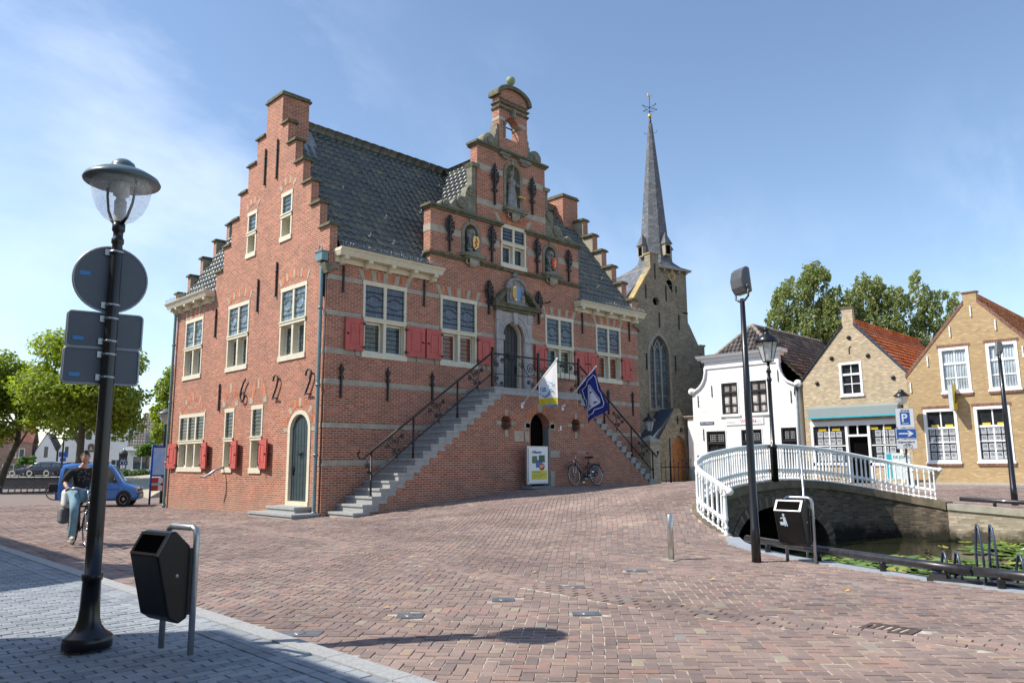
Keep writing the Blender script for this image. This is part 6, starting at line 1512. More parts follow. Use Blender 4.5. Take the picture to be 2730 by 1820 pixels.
for u,z0,z1_ in ((-.35,14.4,15.5),(-1.25,12.9,13.9),(.62,12.9,14.0),(-.10,10.9,12.0),(1.75,10.9,12.0),(-1.40,7.9,9.0),(1.25,7.9,9.0),(3.7,8.3,9.3)): b.box(u-.035,u+.035,-.07,-.01,z0,z1_)
cp_(b.build('wall_anchor',M['iron'],None))
# porch
PT=CT@Matrix.Translation((0,-1.6,0)); dl=lancet(-.92,.55,-.1,2.3,3.35)
b=MB(PT); b.prism([(-1.9,-.2),(1.35,-.2),(1.35,3.3),(-.08,5.15),(-.46,5.15),(-1.9,3.1)],0,1.58,0,holes=[dl]); cp_(b.build('porch_wall',M['church_brick'],None))
b=MB(PT); b.prism([(-2.3,2.95),(-.40,5.0),(-.35,5.15),(-.50,5.15),(-2.42,3.05)],.04,1.59,0); cp_(b.build('porch_roof',simple('blue_slate',(.035,.055,.085),.5,var=.3),None))
b=MB(PT); b.prism(dl,.25,.32,0)
for k in range(8): b.box(-.90+.18*k,-.88+.18*k,.235,.25,0,2.9)
cp_(b.build('porch_door',simple('varnished_oak',(.36,.15,.05),.5,var=.35,scale=5),None))
b=MB(PT); b.box(-.28,-.22,-.05,0,4.1,4.65); b.box(-.38,-.12,-.05,0,4.35,4.42); b.box(-.05,.12,-.08,0,3.55,3.85); cp_(b.build('porch_cross_anchor',M['iron'],None))
# tower and spire (centre u=.55+..)
TC=(5.22,6.2); hw=1.72
b=MB(CT); b.box(TC[0]-hw,TC[0]+hw,TC[1]-hw,TC[1]+hw,-.3,16.75); cp_(b.build('tower_wall',M['church_brick'],None))
b=MB(CT); b.box(TC[0]-hw-.02,TC[0]+hw+.02,TC[1]-hw-.03,TC[1]+hw,13.3,13.4)
b.prism(archpoly(4.75,5.38,14.3,15.9,.32,8),TC[1]-hw-.02,TC[1]-hw-.001,0); cp_(b.build('tower_louvre',M['hole'],None))
b=MB(CT); 
for k in range(4): b.box(4.77,5.36,TC[1]-hw-.10,TC[1]-hw-.02,14.4+.33*k,14.46+.33*k)
cp_(b.build('louvre_board',M['blackframe'],None))
b=MB(CT); b.lathe([(.36,-.02),(.36,0)],(5.35,TC[1]-hw-.03,16.2),22,ax='y'); CK=cp_(b.build('clock_face',M['church_brick'],None))
b=MB(CT)
for k in range(12):
    a=2*pi*k/12; b.prism([(5.35+rr_*cos(a+dd),16.2+rr_*sin(a+dd)) for rr_,dd in ((.26,-.12),(.38,-.09),(.38,.09),(.26,.12))],TC[1]-hw-.07,TC[1]-hw-.055,0)
b.tube([(5.35,TC[1]-hw-.08,16.2),(5.22,TC[1]-hw-.08,16.41)],.02,4); b.tube([(5.35,TC[1]-hw-.08,16.2),(5.38,TC[1]-hw-.08,15.93)],.02,4); o=b.build('clock_figures',M['gold']); o.parent=CK; o.matrix_parent_inverse=Matrix.Identity(4)
b=MB(CT)
for (u,z0,z1_) in ((4.45,15.0,15.6),(5.75,14.9,15.5),(5.75,13.5,14.2)): b.box(u,u+.05,TC[1]-hw-.08,TC[1]-hw-.02,z0,z1_)
cp_(b.build('wall_anchor',M['iron'],None))
b=MB(CT); b.box(TC[0]-hw-.32,TC[0]+hw+.32,TC[1]-hw-.32,TC[1]+hw+.32,16.72,16.84)
for k in range(5): b.box(TC[0]-1.6+.78*k,TC[0]-1.45+.78*k,TC[1]-hw-.25,TC[1]-hw,16.5,16.72)
cp_(b.build('tower_eaves',M['plaster'],None))
# spire: square flared skirt turning octagonal
b=MB(CT); V_=[];F=[]; lev=[(16.84,2.06,1.0),(17.1,1.66,.72),(17.5,1.40,.45),(18.1,1.22,.41421),(20.0,1.05,.41421),(24.0,.71,.41421),(28.0,.34,.41421),(29.8,.17,.41421)]
for z,r,k in lev:
    # octagon with apothem r; k=tan(22.5) regular, k=1 square
    for (a,c) in ((1,-k),(1,k),(k,1),(-k,1),(-1,k),(-1,-k),(-k,-1),(k,-1)): V_.append((TC[0]+.05+r*a*(1 if z<29 else 1),TC[1]+r*c,z))
for i in range(len(lev)-1):
    for j in range(8): F.append((i*8+j,i*8+(j+1)%8,(i+1)*8+(j+1)%8,(i+1)*8+j))
F.append(tuple(range(len(V_)-8,len(V_)))); b.add(V_,F,0); cp_(b.build('spire',slate,None))
b=MB(CT); x,y=TC[0]+.05,TC[1]; b.lathe([(.17,29.8),(.08,29.95),(.13,30.1),(.06,30.2),(.11,30.35),(.05,30.5)],(x,y,0),10); b.tube([(x,y,30.4),(x,y,32.3)],.03,6)
for a in (0,pi/2,pi,3*pi/2): b.tube([(x,y,31.3),(x+.75*cos(a),y+.75*sin(a),31.3)],.022,5); b.tube([(x,y,30.9),(x+.35*cos(a),y+.35*sin(a),31.0),(x+.65*cos(a),y+.65*sin(a),31.28)],.018,5); b.ball((x+.75*cos(a),y+.75*sin(a),31.3),.06,6)
for a in range(4): b.tube([(x+.2*cos(a*pi/2+.7),y+.2*sin(a*pi/2+.7),28.95),(x+.5*cos(a*pi/2+.7),y+.5*sin(a*pi/2+.7),29.0),(x+.55*cos(a*pi/2+.7),y+.55*sin(a*pi/2+.7),29.2)],.02,5)
cp_(b.build('spire_cross',M['iron'],None))
b=MB(CT); b.ball((x,y,30.55),.18,12); b.ball((x-.02,y,32.35),.11,8,sx=1.5,sy=.4); b.ball((x-.16,y,32.48),.06,8); b.tube([(x+.08,y,32.35),(x+.2,y,32.48),(x+.26,y,32.40)],[.06,.07,.02],5); cp_(b.build('weathercock',M['gold'],None))
for (dx,dy) in ((0,-1),(-1,0),(1,0)):
    b=MB(CT@Matrix.Translation((x+dx*1.45,y+dy*1.45,18.0))@Matrix.Rotation(math.atan2(dx,-dy),4,'Z'))
    b.box(-.30,.30,-.12,.9,0,.95); D=cp_(b.build('spire_dormer',M['plaster'],None)); b=MB(CT@Matrix.Translation((x+dx*1.45,y+dy*1.45,18.0))@Matrix.Rotation(math.atan2(dx,-dy),4,'Z'))
    b.add([(-.40,-.25,.95),(.40,-.25,.95),(.40,.6,.95),(-.40,.6,.95),(0,.15,2.0)],[(0,1,4),(1,2,4),(2,3,4),(3,0,4),(0,1,2,3)]); b.build('dormer_roof',slate,D)
    b=MB(CT@Matrix.Translation((x+dx*1.45,y+dy*1.45,18.0))@Matrix.Rotation(math.atan2(dx,-dy),4,'Z')); b.box(-.20,.20,-.15,-.12,.12,.82); o=b.build('dormer_opening',M['hole'],D)
# churchyard gate, pillar with lantern, spiked fence
GP=empty('gate_pillar',(17.0,-.85,z1(17,-.85))); tag(GP,'sunlit brick gate pillar with stone cap right of the stair foot','gate pillar')
b=MB(); b.box(-.38,.38,-.28,.28,-.3,1.95); b.build('pillar_shaft',M['brown_brick'],GP); b=MB(); b.box(-.46,.46,-.36,.36,1.95,2.05); b.add([(-.44,-.34,2.05),(.44,-.34,2.05),(.44,.34,2.05),(-.44,.34,2.05),(0,0,2.32)],[(0,1,4),(1,2,4),(2,3,4),(3,0,4)]); b.build('pillar_cap',M['stone'],GP)
def lantern(name,loc,label,grp,s=1.0,post=0,m='black'):
    e=empty(name,loc); tag(e,label,'lantern' if not post else 'street lamp',grp)
    b=MB(); 
    z=post
    if post: b.lathe([(.11,0),(.11,1.0),(.13,1.02),(.13,1.07),(.065,1.12),(.055,post-.6),(.08,post-.55),(.08,post-.5),(.05,post-.45),(.05,post-.32),(.09,post-.28),(.05,post-.2),(.04,post)],(0,0,0),14)
    else: b.tube([(0,0,0),(0,0,.15)],.03,8)
    b.build('post',M[m],e); z=post if post else .15
    b=MB(); b.lathe([(.03,z),(.15*s,z+.02),(.15*s,z+.05)],(0,0,0),6,sm=False)
    b.lathe([(.34*s,z+.60*s),(.36*s,z+.64*s),(.22*s,z+.80*s),(.10*s,z+.86*s),(.08*s,z+.95*s),(.14*s,z+1.0*s),(.03*s,z+1.05*s),(.0,z+1.12*s)],(0,0,0),12)
    for k in range(6):
        a=2*pi*k/6; b.tube([(.15*s*cos(a),.15*s*sin(a),z+.04),(.29*s*cos(a),.29*s*sin(a),z+.60*s)],.012,4)
    b.build('lantern_frame',M[m],e)
    b=MB(); b.lathe([(.145*s,z+.05),(.285*s,z+.60*s)],(0,0,0),6,sm=False,cap=False); b.build('lantern_glass',LG,e,recalc=False)
    b=MB(); b.lathe([(.06*s,z+.05),(.06*s,z+.12*s),(.04*s,z+.2*s),(.04*s,z+.36*s),(.02*s,z+.4*s)],(0,0,0),10); b.build('bulb',M['white'],e)
    return e
LG,nt,bs=newmat('lamp_glass_frosted'); bs.inputs['Base Color'].default_value=(.62,.64,.62,1); bs.inputs['Roughness'].default_value=.15; bs.inputs['Alpha'].default_value=.55
lantern('pillar_lantern',(17.0,-.85,z1(17,-.85)+2.3),'small black lantern on the cap of the brick gate pillar','lanterns',.85)
PX,d_=cat(sx(8.9))
lantern('bridge_lamp',(PX.x+.02,PX.y-.05,PX.z),'black lantern post rising from the middle of the bridge parapet','street lamps',1.05,post=3.62)
FG=empty('churchyard_fence',(18.4,-2.0,z1(18.4,-2))); tag(FG,'black spiked iron fence and gate between the stair and the white house','fence')
b=MB(); sp0=Vector((.3-1.2,.9,0)); sp1=Vector((7.2,-4.2,0)); n=44
for i in range(n+1):
    p=sp0.lerp(sp1,i/n); h=1.0+.15*(i%2); b.tube([(p.x,p.y,0),(p.x,p.y,h)],.016,4); b.tube([(p.x,p.y,h),(p.x,p.y,h+.10)],[.03,.004],4)
b.tube([(sp0.x,sp0.y,.18),(sp1.x,sp1.y,.18)],.018,4); b.tube([(sp0.x,sp0.y,.85),(sp1.x,sp1.y,.85)],.018,4); b.build('fence_bars',M['iron'],FG)
b=MB()
for t in (0.05,.20,.26,.6): p=sp0.lerp(sp1,t); b.tube([(p.x,p.y,0),(p.x,p.y,2.2 if t<.1 else 1.4)],.035,8)
b.build('fence_post',M['iron'],FG)
SP=empty('stone_post',(18.35,-2.25,z1(18.35,-2.25))); tag(SP,'short pale stone post in front of the churchyard fence','post'); b=MB(); b.lathe([(.16,0),(.14,.75),(.12,.83),(.05,.88)],(0,0,0),12); b.build('post_shaft',M['stone'],SP)
# ================================================================== STREET FURNITURE
clearg,nt,bs=newmat('lamp_globe_glass'); bs.inputs['Base Color'].default_value=(.80,.84,.86,1); bs.inputs['Roughness'].default_value=.05; bs.inputs['Alpha'].default_value=.28; bs.inputs['Specular IOR Level'].default_value=.8
geo=nt.nodes.new('ShaderNodeNewGeometry'); f=noise(nt,geo.outputs['Position'],30,5,.7); r=ramp(nt,f,[(.55,.22),(.75,.75)]); nt.links.new(r,bs.inputs['Alpha'])
LP=empty('street_lamp',(-10.83,-14.12,.03)); tag(LP,'tall black street lamp with wide hood and glass bowl carrying three sign backs','street lamp','street lamps')
b=MB(); b.lathe([(.212,0),(.212,.095),(.198,.108),(.145,.145),(.112,.19),(.094,.25),(.086,.36),(.080,.60),(.092,.60),(.092,.66),(.073,.66),(.071,1.0),(.063,2.6),(.052,3.80),(.046,3.84),(.058,3.86),(.058,3.90),(.046,3.92),(.046,3.97),(.060,3.99),(.060,4.06),(.03,4.08)],(0,0,0),24); b.build('lamp_post',M['black'],LP)
b=MB(); b.lathe([(.06,4.07),(.14,4.11),(.215,4.20),(.262,4.32),(.285,4.46),(.288,4.52)],(0,0,0),28,cap=False); b.build('glass_bowl',clearg,LP,recalc=False)
b=MB(); b.lathe([(.355,4.49),(.362,4.505),(.34,4.545),(.25,4.60),(.12,4.645),(.12,4.66),(.105,4.70),(.06,4.735),(0,4.745)],(0,0,0),32); b.build('lamp_hood',simple('hood_grey_green',(.10,.14,.15),.35,var=.1,coat=.3),LP)
b=MB(); b.lathe([(.352,4.488),(.27,4.54),(.10,4.58),(0,4.58)],(0,0,0),32,cap=False); b.build('hood_reflector',simple('reflector_pale',(.55,.54,.50),.4,var=.1),LP)
b=MB(); b.lathe([(.055,4.08),(.058,4.30),(.045,4.31),(.045,4.36),(.075,4.36),(.075,4.56),(.03,4.57)],(0,0,0),14,cap=False); b.build('lamp_bulb',simple('bulb_housing',(.62,.62,.60),.35,var=.1),LP)
b=MB()
for a in (radians(-75),radians(105)): b.tube([(.05*cos(a),.05*sin(a),4.06),(.13*cos(a),.13*sin(a),4.12),(.20*cos(a),.20*sin(a),4.24),(.235*cos(a),.235*sin(a),4.40),(.24*cos(a),.24*sin(a),4.55)],[.022,.016,.014,.014,.018],6)
b.build('hood_bracket',M['black'],LP)
gs=simple('sign_back_grey',(.115,.135,.16),.5,var=.10,scale=3); ge=simple('sign_rim_aluminium',(.35,.37,.40),.4,metal=.5); stk=simple('sign_sticker_blue',(.05,.25,.55),.4)
SA=radians(-11)     # signs are square to the traffic, backs towards the pavement
def signback(name,kind,zc,w,h,label,dx=0.0):
    e=empty(name,(-10.83,-14.12,zc),SA-pi/2*0); tag(e,label,'traffic sign','signs on the black lamp post')
    b=MB(); 
    if kind=='disc': b.lathe([(w/2,.055),(w/2+.006,.06),(w/2+.006,.085),(w/2-.004,.09)],(dx,0,0),40,ax='y',sm=False)
    else:
        R=.035; P=[(dx+sx_*(w/2-R)+R*cos(a),sz_*(h/2-R)+R*sin(a)) for sx_,sz_,a0 in ((1,1,0),(-1,1,pi/2),(-1,-1,pi),(1,-1,1.5*pi)) for a in (a0,a0+pi/6,a0+pi/3,a0+pi/2)]
        b.prism(P,.06,.09,0)
    b.build('sign_panel',gs,e)
    b=MB()
    if kind=='disc': b.tube([(dx+(w/2)*cos(2*pi*i/40),.06,(w/2)*sin(2*pi*i/40)) for i in range(40)],.012,6,closed=True)
    else: b.tube([(p[0],.06,p[1]) for p in P],.012,5,closed=True)
    b.build('sign_rim',ge,e)
    b=MB(); b.box(dx-w/2+.055,dx-w/2+.15,.052,.0545,-h*.32 if kind!='disc' else .02,(-h*.32 if kind!='disc' else .02)+.04); b.build('sticker',stk,e)
    b=MB()
    for z in (h/2-.06,-h/2+.06):
        b.lathe([(.058,z-.012),(.066,z-.012),(.066,z+.012),(.058,z+.012)],(0,0,0),16,cap=False); b.box(-.10,-.02,.03,.06,z-.03,z+.03); b.ball((-.03,-.06,z),.014,6)
    b.build('clamp',M['steel'],e)
signback('traffic_sign','disc',3.525,.66,.66,'grey back of the round traffic sign, topmost on the black lamp post',dx=-.03)
signback('traffic_sign','rect',3.005,.66,.345,'grey back of the upper rectangular sign on the black lamp post',dx=-.045)
signback('traffic_sign','rect',2.65,.66,.345,'grey back of the lower rectangular sign on the black lamp post',dx=-.055)
# litter bins
def bin_(loc,rz,label,sticker):
    e=empty('litter_bin',loc,rz); tag(e,label,'litter bin','black litter bins on steel posts')
    # local: posts along x at +-0.28, body in front towards -y ... opening faces -y
    b=MB(); w=.27
    prof=[(.07,.31),(-.02,.27),(-.13,.34),(-.27,.86),(-.15,1.05),(-.09,1.065),(.06,.93),(.07,.90)]
    b.prism(prof,-w,w,0,ax='u')
    o=b.build('bin_body',simple('black_bin_plastic',(.008,.008,.009),.38,var=.5,scale=4,spec=.3),e); md=o.modifiers.new('bv','BEVEL'); md.width=.018; md.segments=3; md.limit_method='ANGLE'
    b=MB(); n_=Vector((0,-.20,-.14)).normalized()
    def pt(x,t,off): 
        p=Vector((x,-.27,.86)).lerp(Vector((x,-.15,1.05)),t); nn=Vector((0,-.845,.534)); q=p+nn*off; return (q.x,q.y,q.z)
    b.quad(pt(-w+.045,.12,.004),pt(w-.045,.12,.004),pt(w-.045,.86,.004),pt(-w+.045,.86,.004)); b.build('bin_opening',M['hole'],e,recalc=False)
    b=MB()
    for x0,x1,t0,t1 in ((-w+.005,w-.005,.02,.12),(-w+.005,w-.005,.86,.98),(-w+.005,-w+.045,.12,.86),(w-.045,w-.005,.12,.86)): 
        a=pt(x0,t0,.008);c_=pt(x1,t0,.008);d=pt(x1,t1,.008);f_=pt(x0,t1,.008); a2=pt(x0,t0,-.01);c2=pt(x1,t0,-.01);d2=pt(x1,t1,-.01);f2=pt(x0,t1,-.01)
        b.add([a,c_,d,f_,a2,c2,d2,f2],[(0,1,2,3),(0,1,5,4),(1,2,6,5),(2,3,7,6),(3,0,4,7)],0)
    b.build('bin_rim',simple('worn_bin_rim',(.05,.052,.06),.28,var=.4,scale=14,coat=.4),e)
    b=MB(); b.lathe([(.018,-.0),(.018,-.006),(.008,-.008)],(w+.004,-.06,.68),12,ax='x'); b.build('bin_lock',M['steel'],e)
    b=MB(); P=[(-.24,.10,0),(-.24,.10,1.0),(-.21,.10,1.06),(-.16,.10,1.08),(.24,.10,1.08),(.29,.10,1.06),(.31,.10,1.0),(.31,.10,0)]; b.tube(P,.030,12); b.build('steel_frame',M['steel'],e)
    b=MB(); b.prism([(-.24,.14),(-.24,.06)]+[(.24,.06),(.24,.14)],.33,.90,0,ax='z'); b.build('back_plate',simple('bin_back_plate',(.02,.02,.022),.5),e)
    if sticker:
        b=MB(); P_=lambda x,z: (x*.7-.05,-.13-.14*(.18+z*.72-.34)/.52-.005,.18+z*.72)
        b.add([P_(-.17,.62),P_(-.07,.62),P_(-.06,.70),P_(-.18,.70)],[(0,1,2,3)]); b.add([P_(-.06,.60),P_(-.03,.60),P_(-.0,.80),P_(-.05,.83),P_(-.08,.80)],[(0,1,2,3,4)]); b.add([P_(-.0,.60),P_(.03,.60),P_(.0,.78),P_(-.03,.78)],[(0,1,2,3)]); b.add([P_(-.05+.035*cos(t*pi/4),.86+.035*sin(t*pi/4)) for t in range(8)],[tuple(range(8))]); b.add([P_(-.15,.76),P_(-.05,.79),P_(-.05,.82),P_(-.15,.79)],[(0,1,2,3)])
        b.build('tidy_sticker',simple('pale_blue_sticker',(.45,.58,.66),.5),e,recalc=False)
    e.scale=(.84,.92,1.0) if not sticker else (.90,.90,.98)
    return e
bin_((-10.45,-14.96,.05),radians(-80),'black litter bin on steel posts beside the big street lamp on the grey pavement',False)
bin_((-.60,-16.15,.0),radians(-92),'scratched black litter bin with pale sticker beside the tall floodlight pole',True)
# bollard
BO=empty('bollard',(-1.72,-14.42,.0)); tag(BO,'stainless steel bollard standing alone on the brick square','bollard')
b=MB(); b.lathe([(.052,0),(.052,.755),(.044,.765),(0,.768)],(0,0,0),20); b.build('bollard_post',simple('brushed_stainless',(.55,.55,.53),.3,metal=.9,var=.1),BO); b=MB(); b.box(-.15,.15,-.13,.13,-.01,.012); b.build('ground_plate',M['stone'],BO)
# tall floodlight poles
def flood(loc,h,label,rz,r0=.078,r1=.042):
    e=empty('floodlight_pole',loc,rz); tag(e,label,'floodlight pole','black poles with floodlights')
    b=MB(); b.lathe([(r0,0),(r0*.98,.55),(r0*.9,.56),(r0*.78,h*.6),(r1,h)],(0,0,0),16); b.build('pole',M['black'],e)
    b=MB(); b.tube([(-.20,.0,h+.17),(-.19,.0,h+.02),(-.08,0,h-.04),(.08,0,h-.04),(.19,0,h+.02),(.20,0,h+.17)],.020,6); b.ball((-.20,0,h+.19),.045,10,sx=.6); b.ball((.20,0,h+.19),.045,10,sx=.6); b.build('yoke',simple('floodlight_bracket',(.06,.065,.07),.4),e)
    b=MB(Matrix.Translation((0,0,h+.30))@Matrix.Rotation(radians(-5),4,'X')); P=[(-.07,-.22),(.05,-.21),(.11,-.10),(.12,.05),(.08,.20),(-.0,.26),(-.07,.25)]
    b.prism(P,-.18,.18,0,ax='u'); o=b.build('floodlight',simple('floodlight_housing',(.09,.095,.10),.35,var=.1),e); md=o.modifiers.new('bv','BEVEL'); md.width=.03; md.segments=3
    b=MB(Matrix.Translation((0,0,h+.30))@Matrix.Rotation(radians(-5),4,'X')); b.box(-.165,.165,-.085,-.072,-.20,.23); b.build('floodlight_glass',simple('floodlight_glass',(.45,.45,.46),.15,coat=.5),e)
    return e
flood((-1.0,-15.63,.0),4.52,'tall black floodlight pole in front of the bridge arch','rz' and radians(62))
flood((15.75,-15.75,.20),4.75,'slimmer black floodlight pole on the far canal side before the ochre house',radians(200),.10,.05)
tp=empty('marker_pole',(.28,-15.93,-.9)); tag(tp,'thin grey steel tube rising from the canal behind the scratched litter bin','pole'); b=MB(); b.tube([(0,0,0),(0,0,2.54)],.022,8); b.build('tube',M['steel'],tp)
# parking sign post with lantern by the houses
SPT=empty('street_lamp',(29.9,-7.95,z1(29.9,-7.95))); tag(SPT,'black lantern post with parking signs in front of the sand coloured shop','street lamp','street lamps')
SPT.location.z=.40
b=MB(); b.lathe([(.10,0),(.10,.9),(.06,.95),(.05,4.05),(.07,4.08),(.05,4.12)],(0,0,0),12); b.build('post',M['black'],SPT)
b=MB(); b.lathe([(.05,4.12),(.17,4.16),(.27,4.30),(.31,4.48),(.31,4.58)],(0,0,0),16,cap=False); b.build('glass_bowl',LG,SPT,recalc=False)
b=MB(); b.lathe([(.40,4.56),(.40,4.60),(.22,4.76),(.13,4.84),(.13,4.90),(0,4.94)],(0,0,0),18); b.build('hood',M['black'],SPT)
b=MB(); b.lathe([(.05,4.14),(.06,4.5)],(0,0,0),8); b.build('bulb',M['white'],SPT)
SG=radians(-62)   # the signs face the approaching traffic
blue=simple('traffic_blue',(.015,.09,.36),.4,var=.02); sw=simple('traffic_white',(.70,.72,.72),.4,var=.02); ink=simple('traffic_ink',(.02,.02,.03),.5)
def psign(zc,w,h,label,fill,dx=.06):
    e=empty('traffic_sign',(29.86,-7.95,.40+zc),radians(-58)); tag(e,label,'traffic sign','signs on the lantern post by the shop')
    b=MB(); b.box(dx-w/2,dx+w/2,-.12,-.09,-h/2,h/2); b.build('sign_panel',sw if fill else ink,e); b=MB(); b.box(dx-w/2-.02,dx+w/2+.02,-.115,-.085,-h/2-.02,h/2+.02); b.build('sign_edge',ge,e)
    if fill: b=MB(); b.box(dx+fill[0],dx+fill[1],-.124,-.12,fill[2],fill[3]); b.build('blue_field',blue,e)
    return e
e1=psign(3.42,.86,.98,'white zone parking sign with blue P on the lantern post',(-.24,.24,-.36,.30))
textmesh('zone_lettering','ZONE',.15,facing((-.13,-.126,.33),(1,0,0)),ink,e1,ext=.001,bold=.002); textmesh('parking_letter','P',.60,facing((-.13,-.127,-.20),(1,0,0)),sw,e1,ext=.001,bold=.012)
b=MB(); b.box(-.10,.22,-.127,-.124,-.31,-.28); b.build('small_print',sw,e1)
e2=psign(2.60,.98,.52,'blue one way sign with white arrow on the lantern post',(-.47,.47,-.235,.235))
b=MB(); b.prism([(-.30,-.035),(.22,-.035),(.10,-.15),(.20,-.15),(.42,.0),(.20,.15),(.10,.15),(.22,.035),(-.30,.035)],-.128,-.125,0); b.build('arrow',sw,e2)
e3=psign(2.05,.98,.46,'white plate reading uitgezonderd with a bicycle symbol under the arrow sign',(.0,.01,-.01,.0))
textmesh('plate_lettering','uitgezonderd',.155,facing((-.40,-.126,.07),(1,0,0)),ink,e3,ext=.001,bold=.002)
b=MB()
for x in (-.04,.22): b.tube([(x+.085*cos(2*pi*i/14),-.126,-.10+.085*sin(2*pi*i/14)) for i in range(14)],.008,4,closed=True)
b.tube([(-.04,-.126,-.10),(.02,-.126,.01),(.16,-.126,.02),(.09,-.126,-.10),(.02,-.126,.01)],.008,4); b.tube([(.22,-.126,-.10),(.16,-.126,.04),(.12,-.126,.05)],.008,4); b.build('bicycle_symbol',ink,e3)
# bicycle rack on the near quay
RK=empty('bicycle_rack',(-1.16,-18.40,.0),radians(-86)); tag(RK,'dark blue steel bicycle rack with high and low hoops on the quay edge','bicycle rack')
b=MB(); b.box(-.05,3.2,-.12,.14,.0,.055); b.box(-.02,.20,-.12,.14,.055,.10); b.build('base_rail',simple('rack_dark_metal',(.03,.032,.036),.5,var=.3),RK)
rkm=simple('rack_blue_paint',(.035,.055,.095),.35,var=.2,coat=.3)
for x,h in ((.16,.42),(.32,.42),(.60,.82),(.76,.82),(1.06,.44),(1.22,.44),(1.52,.82),(1.68,.82),(2.1,.44)):
    b=MB(); b.tube([(x-.06,.13,.05),(x-.06,.13,h*.5),(x-.02,.05,h*.86),(x,-.0,h*.97),(x+.03,-.05,h*.93),(x+.06,-.09,h*.6),(x+.07,-.09,.05)],.017,8)
    if h>.6: b.tube([(x-.06,.13,h*.5),(x+.06,-.09,h*.5)],.012,6)
    b.build('hoop',rkm,RK)
b=MB(); b.tube([(.0,.0,.12),(3.1,.0,.12)],.02,8); b.build('cross_bar',rkm,RK)
# ================================================================== LEFT BACKGROUND
def atd_(p): return p
def leafmat(name,c1,c2,tr=.35):
    m,nt,b=newmat(name); geo=nt.nodes.new('ShaderNodeNewGeometry'); c=ramp(nt,geo.outputs['Random Per Island'],[(0,c1),(.6,c2),(1,tuple(min(1,x*1.35) for x in c2))]); nt.links.new(c,b.inputs['Base Color']); b.inputs['Roughness'].default_value=.5; b.inputs['Specular IOR Level'].default_value=.3
    t=nt.nodes.new('ShaderNodeBsdfTranslucent'); nt.links.new(mixc(nt,1.0,c,(1.3,1.5,.5),'MULTIPLY'),t.inputs[0]); mx=nt.nodes.new('ShaderNodeMixShader'); mx.inputs[0].default_value=tr
    nt.links.new(b.outputs[0],mx.inputs[1]); nt.links.new(t.outputs[0],mx.inputs[2]); nt.links.new(mx.outputs[0],nt.nodes['Material Output'].inputs[0]); return m
bark=simple('bark',(.10,.085,.06),.9,var=.4,scale=8,bs=.5); birchbark=simple('birch_bark',(.42,.40,.36),.8,var=.5,scale=6)
lime=leafmat('lime_leaf',(.12,.17,.022),(.29,.33,.05),.45); birch=leafmat('birch_leaf',(.115,.145,.05),(.26,.29,.115),.38); hedgeL=leafmat('hedge_leaf',(.035,.07,.02),(.10,.16,.05),.25); ballL=leafmat('ball_tree_leaf',(.05,.11,.02),(.13,.23,.04),.35)
def leaves(clumps,n,size,rs,droop=0.0,flat=.6):
    """clumps: list of (x,y,z,rx,ry,rz,weight)"""
    R=np.random.RandomState(rs); w=np.array([c_[6] for c_ in clumps],float); w/=w.sum(); idx=R.choice(len(clumps),n,p=w); C_=np.array([c_[:6] for c_ in clumps])[idx]
    d=R.normal(size=(n,3)); d/=np.linalg.norm(d,axis=1)[:,None]; rad=(R.rand(n)**.42)[:,None]; P=C_[:,:3]+d*rad*C_[:,3:6]
    # normals: up and outward with scatter
    nn=d*.7+np.array([0,0,flat])+R.normal(size=(n,3))*.55; nn/=np.linalg.norm(nn,axis=1)[:,None]
    t=np.cross(nn,R.normal(size=(n,3))); t/=np.linalg.norm(t,axis=1)[:,None]; 
    if droop: t=t*(1-droop)+np.array([0,0,-1])*droop; t/=np.linalg.norm(t,axis=1)[:,None]
    s=np.cross(nn,t); s/=np.linalg.norm(s,axis=1)[:,None]; L=size*(.7+.6*R.rand(n))[:,None]
    V_=np.stack([P-t*L*.5,P+s*L*.36,P+t*L*.5,P-s*L*.36],1); V_[:,1]+=nn*L*.06; V_[:,3]+=nn*L*.06
    return V_.reshape(-1,3)
def leafmesh(name,V_,m,parent):
    n=len(V_)//4; me=bpy.data.meshes.new(name); me.vertices.add(len(V_)); me.vertices.foreach_set('co',V_.ravel().astype(np.float32)); me.loops.add(4*n); me.loops.foreach_set('vertex_index',np.arange(4*n,dtype=np.int32)); me.polygons.add(n); me.polygons.foreach_set('loop_start',np.arange(0,4*n,4,dtype=np.int32)); me.polygons.foreach_set('loop_total',np.full(n,4,np.int32)); me.update(calc_edges=True); me.materials.append(m)
    o=bpy.data.objects.new(name,me); COL.objects.link(o); o.parent=parent; return o
def crown_clumps(c,r,n,rs,br=.33,shell=.75):
    R=random.Random(rs); out=[]
    for i in range(n):
        a=R.uniform(0,2*pi); u=R.uniform(-.75,1); q=sqrt(1-u*u); k=shell*R.uniform(.75,1.1) if R.random()<.75 else R.uniform(.1,.6)
        s=R.uniform(.6,1.3)*br; out.append((c[0]+r[0]*k*q*cos(a),c[1]+r[1]*k*q*sin(a),c[2]+r[2]*k*u,r[0]*s,r[1]*s,r[2]*s*.62,s*s*s))
    return out
